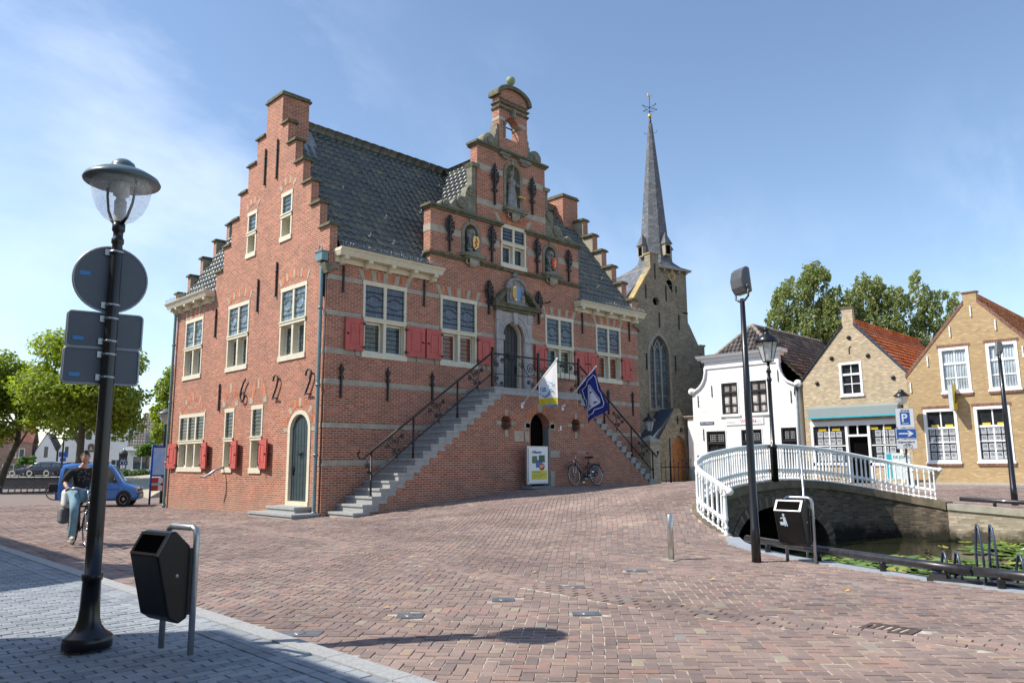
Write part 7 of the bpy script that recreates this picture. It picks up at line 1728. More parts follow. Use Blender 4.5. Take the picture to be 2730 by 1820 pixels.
def tree(name,loc,h0,c,r,label,cat,n,size,m,grp=None,tr=.16,rs=1,nb=9,bk=bark,br=.33,clumps=46,lean=(0,0)):
    e=empty(name,loc); tag(e,label,cat,grp); R=random.Random(rs); b=MB()
    tx,ty=lean
    b.tube([(0,0,-.2),(0,0,.1),(tx*.4,ty*.4,h0*.5),(tx,ty,h0),(tx+.1,ty,h0+r[2]*.7),(tx,ty,c[2]+r[2]*.7)],[tr*1.4,tr*1.05,tr*.85,tr*.75,tr*.5,tr*.12],10)
    cl=crown_clumps(c,r,clumps,rs,br)
    for k in range(nb):
        q=cl[R.randrange(len(cl))]; z=h0+R.uniform(-.1,.6)*r[2]; mid=((q[0]+tx)/2+R.uniform(-.3,.3),(q[1]+ty)/2,(q[2]+z)/2+.3)
        b.tube([(tx,ty,z),mid,q[:3]],[tr*.38,tr*.22,tr*.06],6)
    b.build('trunk',bk,e); leafmesh('crown',leaves(cl,n,size,rs),m,e); return e
g='lime trees along the square'
tree('lime_tree',(-.9,41.0,z1(-.9,40)),3.4,(-1.2,-.3,6.0),(3.9,3.9,4.0),'lime tree with leaning trunk at the left edge of the square','tree',21000,.26,lime,g,.24,3,lean=(.9,0))
tree('lime_tree',(2.2,34.2,-.15),4.4,(-.25,0,6.6),(4.5,4.5,4.3),'broad lime tree behind the cyclist and the blue van','tree',34000,.24,lime,g,.27,8,clumps=80,nb=14)
tree('lime_tree',(8.9,35.6,-.1),3.6,(0,0,5.9),(2.0,2.4,3.4),'lime tree half hidden by the left end of the town hall','tree',9000,.25,lime,g,.2,12)
# birches behind the houses : hanging strands
def birch_tree(loc,H,parts_,label,rs,n):
    e=empty('birch_tree',loc); tag(e,label,'tree','birch trees behind the houses'); R=np.random.RandomState(rs); b=MB(); VV=[]
    b.tube([(0,0,0),(.1,0,H*.4),(0,.1,H*.75),(.2,0,H*.97)],[.28,.2,.12,.02],8)
    for (x,y,z,rx,rz,w) in parts_:
        b.tube([(0,0,z*.62),(x*.6,y*.6,z*.9),(x,y,z)],[.1,.06,.02],6)
        k=int(n*w); 
        ns=max(10,k//26)
        a=R.uniform(0,2*pi,ns); q=np.sqrt(R.rand(ns)); sx_=x+rx*q*np.cos(a); sy_=y+rx*q*np.sin(a); zt_=z+rz*(np.sqrt(np.maximum(0,1-q*q))*R.uniform(-.6,.75,ns)); ln=rz*(.12+.55*R.rand(ns)**2)
        t=R.rand(k); j=R.randint(0,ns,k); sway=.35
        P=np.stack([sx_[j]+(sx_[j]-x)*.10*t+R.normal(size=k)*.09-.25*t*t,sy_[j]+(sy_[j]-y)*.10*t+R.normal(size=k)*.09,zt_[j]-ln[j]*t+R.normal(size=k)*.08],1)
        nn=R.normal(size=(k,3))+np.array([-.5,.3,.6]); nn/=np.linalg.norm(nn,axis=1)[:,None]; t_=np.cross(nn,R.normal(size=(k,3)))*.6+np.array([0,0,-.8]); t_/=np.linalg.norm(t_,axis=1)[:,None]; s_=np.cross(nn,t_); s_/=np.linalg.norm(s_,axis=1)[:,None]; L=.17*(.7+.7*R.rand(k))[:,None]
        VV.append(np.stack([P-t_*L*.5,P+s_*L*.4,P+t_*L*.5,P-s_*L*.4],1).reshape(-1,3))
    b.build('trunk',birchbark,e); leafmesh('crown',np.concatenate(VV),birch,e); return e
birch_tree((46.6,4.0,.3),17.3,[(-.6,1.0,14.6,1.5,2.2,.9),(.3,-.6,16.2,1.0,1.8,.7),(-1.4,1.9,12.4,1.0,2.4,.7),(1.4,-1.6,13.8,1.6,2.2,.9),(0,0,12.0,2.2,2.6,1.4),(.6,-1.8,11.5,1.5,2.6,1.0),(-.8,1.2,10.2,1.8,2.2,.9),(1.3,-1.9,9.6,1.6,2.2,.7)],'tall drooping birch, left of the group behind the white house',21,4400)
birch_tree((50.2,.2,.3),16.4,[(-.2,.3,15.2,1.1,1.9,.7),(.9,-.9,14.2,1.3,2.0,.8),(-.9,.9,13.4,1.2,2.2,.8),(0,0,12.2,2.0,2.6,1.3),(.8,-1.2,11.0,1.6,2.4,.9),(-.8,.6,10.2,1.8,2.2,.8)],'dark drooping birch in the middle above the orange shop roof',22,3600)
birch_tree((53.2,-2.6,.3),16.2,[(-.2,.4,16.0,.35,.8,.10),(-.3,.3,14.6,1.0,1.5,.35),(1.1,-1.1,14.0,1.2,1.6,.40),(-.5,.5,13.0,1.3,2.0,.6),(.6,-.6,12.4,1.5,2.0,.6),(0,0,11.0,1.7,2.2,.7),(1.2,-1.6,10.6,1.3,1.7,.4),(.2,-.5,9.6,2.0,1.7,.7)],'airy pale birch, right of the group beside the ochre gable',23,3000)
tree('leafy_tree',(55.5,-6.2,.3),7,(0,0,11.0),(2.0,2.0,2.2),'small dark tree top peeping over the slope of the ochre gable','tree',4200,.22,birch,None,.2,31)
# ---- blue van
van=simple('van_blue_paint',(.045,.20,.58),.28,var=.04,coat=.7); vglass=glassmat('car_glass',(.03,.04,.045),rough=.05,c2=(.10,.12,.12)); plast=simple('dark_car_plastic',(.03,.032,.035),.5); carblk=simple('navy_car_paint',(.014,.02,.04),.25,var=.1,coat=.7)
def carwheel(e,x,y,r,s,nsp=7):
    b=MB(); b.lathe([(r*.62,-.09),(r*.93,-.10),(r,-.07),(r,.07),(r*.93,.10),(r*.62,.09)],(x,y,r),24,ax='y'); w=b.build('wheel',M['tyre'],e)
    b=MB(); b.lathe([(.02,s*.105),(r*.18,s*.11),(r*.2,s*.09),(r*.60,s*.085),(r*.66,s*.10)],(x,y,r),24,ax='y',cap=False)
    b.build('hubcap',simple('wheel_cover_silver',(.50,.52,.55),.3,metal=.7),w)
    b=MB()
    for k in range(nsp):
        a=2*pi*k/nsp; b.prism([(x+r*.30*cos(a-.12),r+r*.30*sin(a-.12)),(x+r*.56*cos(a-.16),r+r*.56*sin(a-.16)),(x+r*.56*cos(a+.16),r+r*.56*sin(a+.16)),(x+r*.30*cos(a+.12),r+r*.30*sin(a+.12))],y+s*.104,y+s*.108,0)
    b.build('hubcap_slot',M['hole'],w)
def shell(e,sections,m,name='body'):
    """sections: list of (x, [(halfwidth, z)...]) swept along x and closed"""
    V_=[];F=[];k=len(sections[0][1])
    for x,pr in sections:
        for hw_,z in pr: V_.append((x,-hw_,z))
        for hw_,z in reversed(pr): V_.append((x,hw_,z))
    K=2*k
    for i in range(len(sections)-1):
        for j in range(K): F.append((i*K+j,i*K+(j+1)%K,(i+1)*K+(j+1)%K,(i+1)*K+j))
    F.append(tuple(range(K))); F.append(tuple((len(sections)-1)*K+j for j in range(K)))
    b=MB(); b.add(V_,F,0,True); o=b.build(name,m,e); md=o.modifiers.new('bv','BEVEL'); md.width=.03; md.segments=2; md.limit_method='ANGLE'; md.angle_limit=radians(28); return o
VN=empty('van',(-2.30,16.05,-.155),radians(-27)); tag(VN,'blue compact high roof van parked at the left end of the town hall','van')
VN.scale=(.92,1.10,1.13)
low=[(.66,.22),(.74,.34),(.76,.62),(.75,.86)]
def sec(x,bel,top,tw,low_=.22): return (x,[(.62,low_),(.74,low_+.10),(.77,.55),(.76,bel),(tw,top),(tw*.80,top+.045)])
# x from rear -1.15 to nose 2.3
shell(VN,[sec(-1.12,.86,.88,.72,.30),sec(-1.10,.9,1.45,.64,.26),sec(-1.0,.9,1.60,.60),sec(-.4,.9,1.64,.60),sec(.6,.9,1.63,.60),sec(1.02,.9,1.56,.59),sec(1.12,.9,1.48,.60),sec(1.58,.88,.93,.68),sec(1.70,.82,.86,.68),sec(2.12,.70,.74,.66),sec(2.26,.60,.62,.62,.26),sec(2.32,.5,.52,.58,.30)],van)
for x in (-.62,1.72):
    for s in (-1,1): carwheel(VN,x,s*.70,.285,s)
for x in (-.62,1.72):
    b=MB(); 
    for s in (-1,1): b.lathe([(.34,s*.772),(.30,s*.775)],(x,0,.29),24,ax='y')
    b.build('wheel_arch',plast,VN)
b=MB()
for s in (-1,1):
    yb,yt=.768,.655
    def W_(p,s=s): return [(x,s*(yb-(yb-yt+.01)*max(0,(z-.9))/.68+.006),z) for x,z in p]
    for p in ([(.62,.93),(1.42,.93),(1.10,1.42),(.98,1.50),(.62,1.50)],[(-.18,.93),(.54,.93),(.54,1.50),(-.18,1.50)],[(-1.0,.93),(-.28,.93),(-.28,1.50),(-.92,1.50)]):
        P=W_(p); b.add(P,[tuple(range(len(P)))],0)
b.build('side_window',vglass,VN,recalc=False)
b=MB(); b.add([(1.60,-.60,.945),(1.60,.60,.945),(1.135,.54,1.49),(1.135,-.54,1.49)],[(0,1,2,3)],0); o=b.build('windscreen',vglass,VN,recalc=False)
b=MB()
for s in (-1,1): b.box(-.9,.95,s*.52-.015,s*.52+.015,1.70,1.725); b.box(-.9,-.86,s*.52-.015,s*.52+.015,1.66,1.70); b.box(.9,.94,s*.52-.015,s*.52+.015,1.64,1.70)
b.build('roof_rail',plast,VN)
b=MB(); b.prism([(-1.12,1.60),(-.98,1.70),(-.95,1.66),(-1.05,1.56),(-1.22,1.62)],-.5,.5,0); b.build('rear_spoiler',van,VN)
b=MB(); 
for s in (-1,1): b.box(2.16,2.30,s*.60-.10,s*.60+.10,.56,.72)
b.build('headlight',simple('headlamp_glass',(.55,.55,.52),.1,coat=.6),VN)
b=MB()
for s in (-1,1): b.box(2.08,2.215,s*.66-.065,s*.66+.075,.555,.725)
b.build('indicator',simple('indicator_orange',(.70,.22,.02),.25),VN)
b=MB(); b.box(2.20,2.345,-.45,.45,.56,.66); 
b.build('grille',plast,VN); b=MB(); b.box(2.30,2.37,-.22,.22,.36,.46); b.build('number_plate',simple('plate_yellow',(.70,.48,.05),.5),VN)
b=MB(); b.box(2.22,2.36,-.66,.66,.26,.48); b.box(-1.24,-1.08,-.70,.70,.28,.56); b.build('bumper',simple('bumper_blue',(.03,.10,.25),.4),VN)
b=MB()
for s in (-1,1): b.ball((1.32,s*.88,1.02),.10,8,sx=.6,sz=.9); b.tube([(1.32,s*.76,.96),(1.32,s*.86,1.0)],.02,5)
b.build('wing_mirror',plast,VN)
b=MB()
for s in (-1,1):
    for x in (.58,-.22,1.46): b.box(x-.004,x+.004,s*.772-.003,s*.772+.003,.36,.90)
    b.box(.42,.54,s*.78-.008,s*.78+.008,.80,.83); b.box(-.95,1.5,s*.774-.003,s*.774+.003,.655,.67)
b.build('door_seam',plast,VN)
# ---- dark car behind the railing
def car(name,loc,rz,label,m,sc=1.0,grp=None):
    e=empty(name,loc,rz); tag(e,label,'car',grp); e.scale=(sc,)*3
    S=lambda x,bel,top,tw: (x,[(.70,.20),(.84,.32),(.88,.60),(.86,bel),(tw,top),(tw*.82,top+.03)])
    shell(e,[S(-2.2,.72,.74,.78),S(-2.15,.92,1.0,.76),S(-1.9,.96,1.34,.66),S(-1.2,.96,1.46,.64),S(.0,.94,1.47,.64),S(.55,.93,1.36,.64),S(1.25,.90,.93,.74),S(1.7,.84,.87,.76),S(2.15,.70,.72,.74),S(2.3,.52,.54,.66)],m)
    for x in (-1.35,1.4):
        for s in (-1,1): carwheel(e,x,s*.80,.32,s,5)
    b=MB()
    for s in (-1,1):
        for p in ([(-1.95,.99),(-1.15,.98),(-1.15,1.38),(-1.75,1.34)],[(-1.05,.98),(-.15,.97),(-.15,1.40),(-1.05,1.38)],[(-.05,.97),(1.05,.94),(.50,1.31),(.0,1.40),(-.05,1.40)]):
            P=[(x,s*(.872-.20*max(0,z-.93)/.5),z) for x,z in p]; b.add(P,[tuple(range(len(P)))],0)
    b.build('side_window',vglass,e,recalc=False); b=MB(); b.add([(1.22,-.64,.95),(1.22,.64,.95),(.60,.56,1.36),(.60,-.56,1.36)],[(0,1,2,3)]); b.build('windscreen',vglass,e,recalc=False)
    b=MB()
    for s in (-1,1): b.box(2.05,2.24,s*.60-.14,s*.60+.14,.60,.70)
    b.build('headlight',simple('car_headlamp',(.6,.6,.6),.1),e); return e
car('parked_car',(11.4,81.8,.28),radians(168-25),'long dark estate car parked behind the ring railing','x' and carblk,1.18,'parked cars')
car('parked_car',(5.2,87.0,.28),radians(150),'grey car half hidden behind the left lime tree',simple('grey_car_paint',(.10,.14,.17),.3,coat=.5),1.1,'parked cars')
# ---- railing with rings on the far quay
RG=empty('ring_railing',(-2.0,52.0,.0)); tag(RG,'dark iron railing with white rings above the far quay wall','railing')
A0=Vector((-3.0,52.6,0)); A1=Vector((6.6,43.6,0)); 
b=MB(); n=22
for i in range(n+1): p=A0.lerp(A1,i/n); b.tube([(p.x,p.y,.7),(p.x,p.y,1.33)],.022,5)
for z in (.80,1.24,1.33): b.tube([(A0.x,A0.y,z),(A1.x,A1.y,z)],.03,6)
o=b.build('rail',simple('dark_blue_iron',(.02,.03,.05),.5)); reparent(o,RG)
for i in range(10):
    p=A0.lerp(A1,(i+.5)/10+.01); d=(A1-A0).normalized(); b=MB(); b.tube([(p.x+d.x*.19*cos(2*pi*k/18),p.y+d.y*.19*cos(2*pi*k/18),1.03+.19*sin(2*pi*k/18)) for k in range(18)],.045,6,closed=True); o=b.build('ring',simple('ring_pale',(.62,.62,.58),.5)); reparent(o,RG)
QW=empty('far_quay_wall',(2,48,0)); tag(QW,'low dark quay wall under the ring railing','quay wall')
o=wallstrip('wall_face',[(-12,61,.72),(A0.x,A0.y,.72),(A1.x,A1.y,.72),(8.6,41.7,.72)],-.6,simple('dark_quay_wall',(.045,.045,.05),.85,var=.3,scale=2)); reparent(o,QW); b=MB(); 
b.add([(-12,61,.72),(A0.x,A0.y,.72),(A1.x,A1.y,.72),(8.6,41.7,.72),(10.5,44.2,.72),(-9,64,.72)],[(0,1,2,3,4,5)]); o=b.build('wall_top',M['stone']); reparent(o,QW)
# ramp-like planter and hedge
HD=empty('clipped_hedge',(9.3,43.8,.3)); tag(HD,'low clipped hedge beyond the blue van','hedge')
b=MB(); 
o=leafmesh('hedge_leaves',leaves([(8.2,44.9,.95,.9,.9,.42,1),(9.3,43.6,.92,.8,.8,.40,1),(10.4,42.8,.95,.9,.9,.42,1),(11.6,41.8,.9,.9,.9,.4,1),(7.4,45.8,.85,.7,.7,.36,.6)],6500,.15,5),hedgeL,None); reparent(o,HD)
b=MB(); b.prism([(7.6,44.6),(12.2,40.6),(12.8,41.4),(8.2,45.4)],-.2,.62,0,ax='z'); o=b.build('planter_wall',M['plaster']); reparent(o,HD)
PLN=empty('stone_ramp',(4.2,28.0,-.2)); tag(PLN,'pale sloping stone ramp behind the van front','ramp')
b=MB(); b.add([(2.6,22.5,-.4),(8.5,31.5,-.4),(9.5,38.5,-.4),(6.4,38.5,-.4),(2.6,22.5,-.15),(8.5,31.5,1.0),(9.5,38.5,1.0),(6.4,38.5,.75)],[(4,5,6,7),(0,1,5,4),(1,2,6,5),(2,3,7,6),(3,0,4,7)]); o=b.build('ramp_slab',simple('pale_concrete',(.42,.38,.29),.85,var=.12,scale=4)); reparent(o,PLN)
# small ball-clipped trees
tree('ball_tree',(8.75,41.0,.0),1.35,(0,0,2.75),(.95,.95,.62),'round clipped tree above the hedge beside the blue notice board','tree',4200,.16,ballL,'small clipped trees',.05,5,nb=5,clumps=26,br=.42)
tree('ball_tree',(2.2,62.0,.2),1.2,(0,0,2.0),(1.05,1.05,.62),'small round clipped tree left of the dark lamp column','tree',2600,.18,ballL,'small clipped trees',.05,6,nb=4,clumps=22,br=.42)
tree('ball_tree',(5.2,62.0,.2),1.2,(0,0,1.9),(.85,.85,.62),'small round clipped tree right of the dark lamp column','tree',2200,.18,ballL,'small clipped trees',.05,7,nb=4,clumps=20,br=.42)
# blue notice board, road sign, lamp column
KB=empty('notice_board',(.55,15.4,-.17),radians(-32)); tag(KB,'tall blue notice board with red and white striped plates by the hall corner','notice board')
nbm=simple('notice_blue',(.015,.06,.36),.4)
b=MB(); b.tube([(-.40,0,0),(-.40,0,2.75)],.045,8); b.tube([(.45,0,0),(.45,0,2.75)],.045,8); b.box(-.42,.47,-.05,.05,1.28,2.72); b.build('board_frame',nbm,KB)
b=MB(); b.box(-.34,.42,-.058,-.051,1.36,2.62); b.build('poster',simple('notice_poster',(.12,.32,.60),.5,var=.8,scale=3.0,c2=(.62,.66,.74)),KB)
b=MB()
for z in (.62,.98):
    b.box(-.36,.42,-.03,-.01,z,z+.25)
b.build('striped_plate',M['heraldred'],KB); b=MB()
for z in (.62,.98): b.box(-.06,.13,-.036,-.031,z,z+.25)
b.build('white_stripe',M['white'],KB)
lantern('wall_lantern',(.55,15.3,3.3),'pale glass lantern beside the rain pipe at the left end of the hall','lanterns',1.1) if False else None
LN=empty('street_lamp',(.95,16.2,-.17)); tag(LN,'slim lamp with grey hood peeping out at the left end of the hall','street lamp','street lamps')
b=MB(); b.lathe([(.07,0),(.05,3.75),(.03,3.8)],(0,0,0),10); b.build('post',M['black'],LN); b=MB(); b.lathe([(.06,3.78),(.2,3.86),(.27,4.05),(.30,4.30)],(0,0,0),16,cap=False); b.build('glass_bowl',LG,LN,recalc=False); b=MB(); b.lathe([(.42,4.27),(.42,4.31),(.2,4.42),(.1,4.5),(0,4.55)],(0,0,0),16); b.build('hood',simple('lamp_hood_grey',(.10,.13,.15),.4),LN)
RS=empty('traffic_sign',(7.6,42.6,0),radians(-18)); tag(RS,'grey rounded sign back with a small blue sign below beyond the van','traffic sign')
b=MB(); b.tube([(0,0,0),(0,0,2.9)],.04,6); b.build('post',M['steel'],RS); b=MB(); b.lathe([(.33,-.06),(.33,-.05)],(0,0,2.5),18,ax='y'); b.box(-.30,.30,-.06,-.05,2.0,2.5); b.build('sign_panel',gs,RS); b=MB(); b.box(-.34,.34,-.07,-.06,1.62,1.95); b.build('blue_panel',blue,RS)
b=MB(); b.box(-.20,-.14,-.075,-.07,1.68,1.88); b.box(.02,.08,-.075,-.07,1.70,1.9); b.box(.16,.24,-.075,-.07,1.70,1.86); b.build('sign_symbol',sw,RS)
DC=empty('lamp_column',(2.3,38.6,-.15)); tag(DC,'dark column with a cross arm between the lime trees','lamp column'); b=MB(); b.lathe([(.09,0),(.07,.5),(.05,3.6),(.07,3.65)],(0,0,0),8); b.build('column',M['black'],DC); b=MB(); b.tube([(-.75,0,3.68),(1.15,-.6,3.66)],.04,6); b.build('arm',M['black'],DC)
bs_=empty('direction_sign',(16.3,93.0,.2)); tag(bs_,'small blue direction sign in front of the white gables','sign'); b=MB(); b.box(-.55,.55,-.03,.03,2.5,3.15); b.box(-.35,.35,-.03,.03,1.9,2.4); b.build('sign_panel',blue,bs_); b=MB(); b.tube([(0,0.04,0),(0,0.04,2.6)],.05,6); b.build('post',M['steel'],bs_)
# row of small bicycle hoops
HR=empty('bicycle_stand',(-1.5,37.0,-.15)); tag(HR,'long row of low steel bicycle hoops under the lime trees','bicycle rack')
b=MB(Matrix.Translation((1.5,-37,.15)))
for i in range(26):
    x=-4.0+.33*i; y=38.6-.12*i
    for q_ in (0,): b=b
    c_=MB(Matrix.Translation((1.5,-37.0,.15))); c_.tube([(x,y,-.15),(x+.05,y-.1,.22),(x+.18,y-.35,.32),(x+.3,y-.6,.18),(x+.3,y-.65,-.15)],.020,5); c_.build('hoop',simple('dull_steel',(.16,.17,.19),.5,metal=.4) if i==0 else bpy.data.materials['dull_steel'],HR)
c_=MB(Matrix.Translation((1.5,-37.0,.15))); c_.tube([(-4.2,38.4,-.1),(4.6,35.3,-.1)],.04,5); c_.build('base_rail',M['iron'],HR)
BP=bicycle('black bicycle with big panniers parked at the rear of the blue van',pannier=True); BP.location=(-1.65,24.0,-.16); BP.rotation_euler=(radians(4),0,radians(-14)); BP.scale=(1.2,)*3
# ---- distant houses
def dhouse(name,c,ang,w,eave,peak,depth,wall,roofm,label,wins=(),group=None,roofdir='gable',extra=None,z0=.2):
    """front facade centred at c facing local -y"""
    e=empty(name,(c[0],c[1],z0),ang); tag(e,label,'house',group); hw_=w/2
    if roofdir=='gable': P=[(-hw_,0),(hw_,0),(hw_,eave),(.15,peak),(-.15,peak),(-hw_,eave)]
    else: P=[(-hw_,0),(hw_,0),(hw_,eave),(-hw_,eave)]
    b=MB(); b.prism(P,0,.35,0,holes=[rect(a,c_,d,f_) for a,c_,d,f_ in wins]); b.build('front_wall',wall,e)
    b=MB(); b.box(-hw_,-hw_+.3,.35,depth,0,eave); b.box(hw_-.3,hw_,.35,depth,0,eave); b.build('side_wall',wall,e)
    for a,c_,d,f_ in wins:
        b=MB(); t=.10; b.box(a,a+t,.02,.12,d,f_); b.box(c_-t,c_,.02,.12,d,f_); b.box(a+t,c_-t,.02,.12,f_-t,f_); b.box(a-.06,c_+.06,-.05,.12,d-.08,d+t)
        if c_-a>.9: b.box((a+c_)/2-.04,(a+c_)/2+.04,.02,.12,d+t,f_-t)
        W=b.build('window',M['white'],e); b=MB(); b.quad((a,.13,d),(c_,.13,d),(c_,.13,f_),(a,.13,f_)); b.build('pane',M['barred'] if 0 else vglass,W,recalc=False)
    b=MB()
    if roofdir=='gable': b.prism([(-hw_-.15,eave-.15),(-hw_-.15,eave+.05),(0,peak+.18),(hw_+.15,eave+.05),(hw_+.15,eave-.15),(0,peak-.02)],-.06 if roofm!=0 else .0,depth,0)
    else: b.prism([(-.3,eave),(depth/2,peak),(depth+.3,eave)],-hw_-.1,hw_+.1,0,ax='u')
    b.build('roof',roofm,e)
    if extra: extra(e)
    return e
rt=brickmat('far_red_tile',(.20,.075,.045),(.34,.14,.09),(.09,.04,.03),bw=.30,rh=.38,ms=.05,var=.4); rg=brickmat('far_grey_tile',(.16,.14,.125),(.24,.21,.19),(.045,.04,.038),bw=.34,rh=.40,ms=.06,var=.3)
pinkb=brickmat('far_pink_brick',(.33,.20,.15),(.44,.28,.21),(.40,.32,.26),bw=.3,rh=.1,ms=.01)
fa=radians(-18)
def wcol(xs,rows,w=.8): return [(x-w/2,x+w/2,a,c_) for x in xs for a,c_ in rows]
import math as _m
dv=(cos(fa),sin(fa))
dhouse('white_gable_house',(19.6,115.6),fa-.05,2.9,3.4,6.3,9,M['whitewall'],rg,'narrow white gabled house, left one of the pair',wcol([-.0],[(2.5,4.4),(.6,1.6)],.75),'twin white gabled houses')
dhouse('white_gable_house',(22.5,114.2),fa-.05,2.9,3.6,6.9,9,M['whitewall'],rg,'narrow white gabled house, right one of the pair with grey verge',wcol([-.35],[(2.5,4.4)],.7)+[(-.9,.3,.5,1.5)],'twin white gabled houses')
dhouse('pink_brick_house',(26.0,113.0),fa,4.2,6.4,8.4,9,pinkb,rt,'pink brick house with red tiled roof right of the white pair',wcol([-.9,.5],[(4.3,6.0),(.8,2.2)],.55))
dhouse('brown_row_house',(15.6,116.5),fa,4.4,5.0,7.4,9,pinkb,rt,'brown brick row house with double window behind the lamp column',wcol([-.2,.9],[(2.6,4.0)],.8)+[(-1.5,1.5,.5,1.6)],roofdir='side')
dhouse('brown_row_house',(10.6,118.0),fa,4.4,4.2,6.8,9,simple('far_brown_brick',(.14,.075,.055),.85,var=.3),rt,'dark brown row house with red roof near the left lime tree',wcol([-1.0,1.0],[(2.4,3.7),(.5,1.6)],.8),roofdir='side')
dhouse('white_row_house',(6.6,119.5),fa,3.0,5.2,7.0,9,M['whitewall'],rg,'plain white row house partly hidden by the left lime tree',wcol([0],[(3.0,4.4),(.5,1.7)],.8))
dhouse('grey_green_shop',(1.2,116.0),fa,7.0,4.0,5.6,9,simple('grey_green_wall',(.38,.45,.46),.7,var=.05),rg,'pale grey green building at the far left edge',[(-2.2,-.8,.6,2.4),(1.0,2.6,.6,2.4)],roofdir='side')
dhouse('white_tall_house',(21.7,99.2),fa-.02,3.6,7.0,8.8,9,M['whitewall'],rg,'tall white house with green brown signboard behind the lamp post',wcol([-.7],[(4.9,6.2),(.8,2.0)],.9)+[(.5,1.3,.6,2.2)])
dhouse('white_shop',(25.3,97.6),fa-.02,3.8,7.4,9.2,9,M['whitewall'],rg,'white shop with grey awning strip beside the black roofed house',[(.4,1.2,4.0,6.6),(-1.6,-.2,.6,2.2),(.2,1.5,.6,2.2)])
hd=dhouse('black_tiled_house',(24.7,84.5),radians(-42),6.6,3.6,8.6,10,simple('shopfront_pale',(.46,.48,.44),.7,var=.1),rg,'house with big dark tiled mansard roof and dormers behind the clipped tree',[(-2.6,-.2,.7,2.6),(.2,2.6,.7,2.6)],roofdir='side')
b=MB(); 
for x in (-.7,2.0): b.box(x-.55,x+.55,.25,2.6,4.4,5.7); 
D=b.build('dormer',simple('dormer_grey',(.20,.22,.24),.6),hd); b=MB()
for x in (-.7,2.0): b.box(x-.42,x+.42,.23,.25,4.6,5.3)
b.build('pane',vglass,D); b=MB(); b.box(-3.4,3.4,-.5,.1,3.3,3.75); b.build('fascia',M['white'],hd)
SB2=empty('pub_sign',(21.2,98.6,4.0),fa); tag(SB2,'small brown and green hanging shield sign on the tall white house','sign'); b=MB(); b.prism([(-.42,-.6),(.42,-.6),(.42,.4),(.2,.62),(-.2,.62),(-.42,.4)],-.25,-.15,0); b.build('sign_panel',simple('pub_sign_brown',(.16,.09,.07),.6,var=.2),SB2); b=MB(); b.prism([(-.25,-.3),(.25,-.3),(0,.25)],-.27,-.255,0); b.build('sign_emblem',simple('pub_sign_green',(.32,.42,.36),.6),SB2)
# ================================================================== CYCLIST
def skinmesh(verts,edges,rad,sub=2,root=0):
    me=bpy.data.meshes.new('tmp'); me.from_pydata(verts,edges,[]); o=bpy.data.objects.new('tmp',me); COL.objects.link(o)
    md=o.modifiers.new('s','SKIN'); md.use_smooth_shade=True; md.branch_smoothing=.6
    for i,r in enumerate(rad):
        v=me.skin_vertices[0].data[i]; v.radius=(r,r) if isinstance(r,(int,float)) else r; v.use_root=(i==root)
    sd=o.modifiers.new('u','SUBSURF'); sd.levels=sub; sd.render_levels=sub
    dg=bpy.context.evaluated_depsgraph_get(); dg.update(); m2=bpy.data.meshes.new_from_object(o.evaluated_get(dg)); bpy.data.objects.remove(o)
    V_=[tuple(v.co) for v in m2.vertices]; F=[tuple(p.vertices) for p in m2.polygons]; bpy.data.meshes.remove(m2); return V_,F
bx,by,hd_=-8.00,-3.02,radians(-92)
CY=bicycle('silver and dark city bicycle ridden by the man in the black shirt',steer=.05,pannier=False); CY.location=(bx,by,z1(bx,by)); CY.rotation_euler=(0,0,hd_); CY.scale=(1.15,)*3
for s,nm,c,(a,z0_,z1_) in ((-1,'saddle_bag',(.14,.14,.15),(.0,.40,.72)),(-1,'pale_bag',(.62,.62,.60),(.10,.70,1.05))):
    b=MB(); b.box(a-.20,a+.12,-.26 if nm=='saddle_bag' else -.24,-.08,z0_,z1_); o=b.build(nm,simple(nm+'_cloth',c,.85,var=.2,bs=.2),CY); md=o.modifiers.new('bv','BEVEL'); md.width=.075; md.segments=5
PE=empty('person',(bx,by,z1(bx,by)),hd_,1.15); tag(PE,'man in black long sleeved shirt and pale jeans riding a bicycle behind the lamp post','person')
skinm=simple('skin',(.52,.29,.20),.5,var=.08,scale=10); hair=simple('dark_hair',(.035,.025,.02),.6,var=.3,scale=30); shirt=simple('black_shirt',(.012,.012,.014),.85,var=.4,scale=7,bs=.3); jeans=simple('pale_jeans',(.20,.33,.40),.85,var=.22,scale=8,bs=.4); shoe=simple('pale_shoe',(.50,.47,.38),.7,var=.2)
ra,la=-1,1
J=[(.29,0,.99),(.31,0,1.12),(.36,0,1.27),(.41,0,1.41),(.445,0,1.50),(.465,0,1.56)]
V_=list(J); R_=[.135,.125,.145,.13,.058,.06]; E_=[(0,1),(1,2),(2,3),(3,4),(4,5)]
def limb(parent,pts,rs):
    p=parent
    for q,r in zip(pts,rs): V_.append(q); R_.append(r); E_.append((p,len(V_)-1)); p=len(V_)-1
    return p
sh_r=limb(3,[(.41,-.185,1.40),(.40,-.30,1.21),(.51,-.295,1.13),(.60,-.285,1.08)],[.07,.048,.038,.028]); sh_l=limb(3,[(.41,.185,1.40),(.42,.31,1.20),(.53,.30,1.12),(.61,.285,1.08)],[.07,.048,.038,.028])
lr=limb(0,[(.32,-.10,.95),(.64,-.15,.72),(.58,-.14,.42),(.53,-.14,.22)],[.095,.066,.052,.038]); ll=limb(0,[(.32,.10,.95),(.70,.15,.96),(.50,.14,.66),(.40,.14,.50)],[.095,.068,.052,.038])
SV,SF=skinmesh(V_,E_,R_)
b=MB(); b.add(SV,SF,0,True)
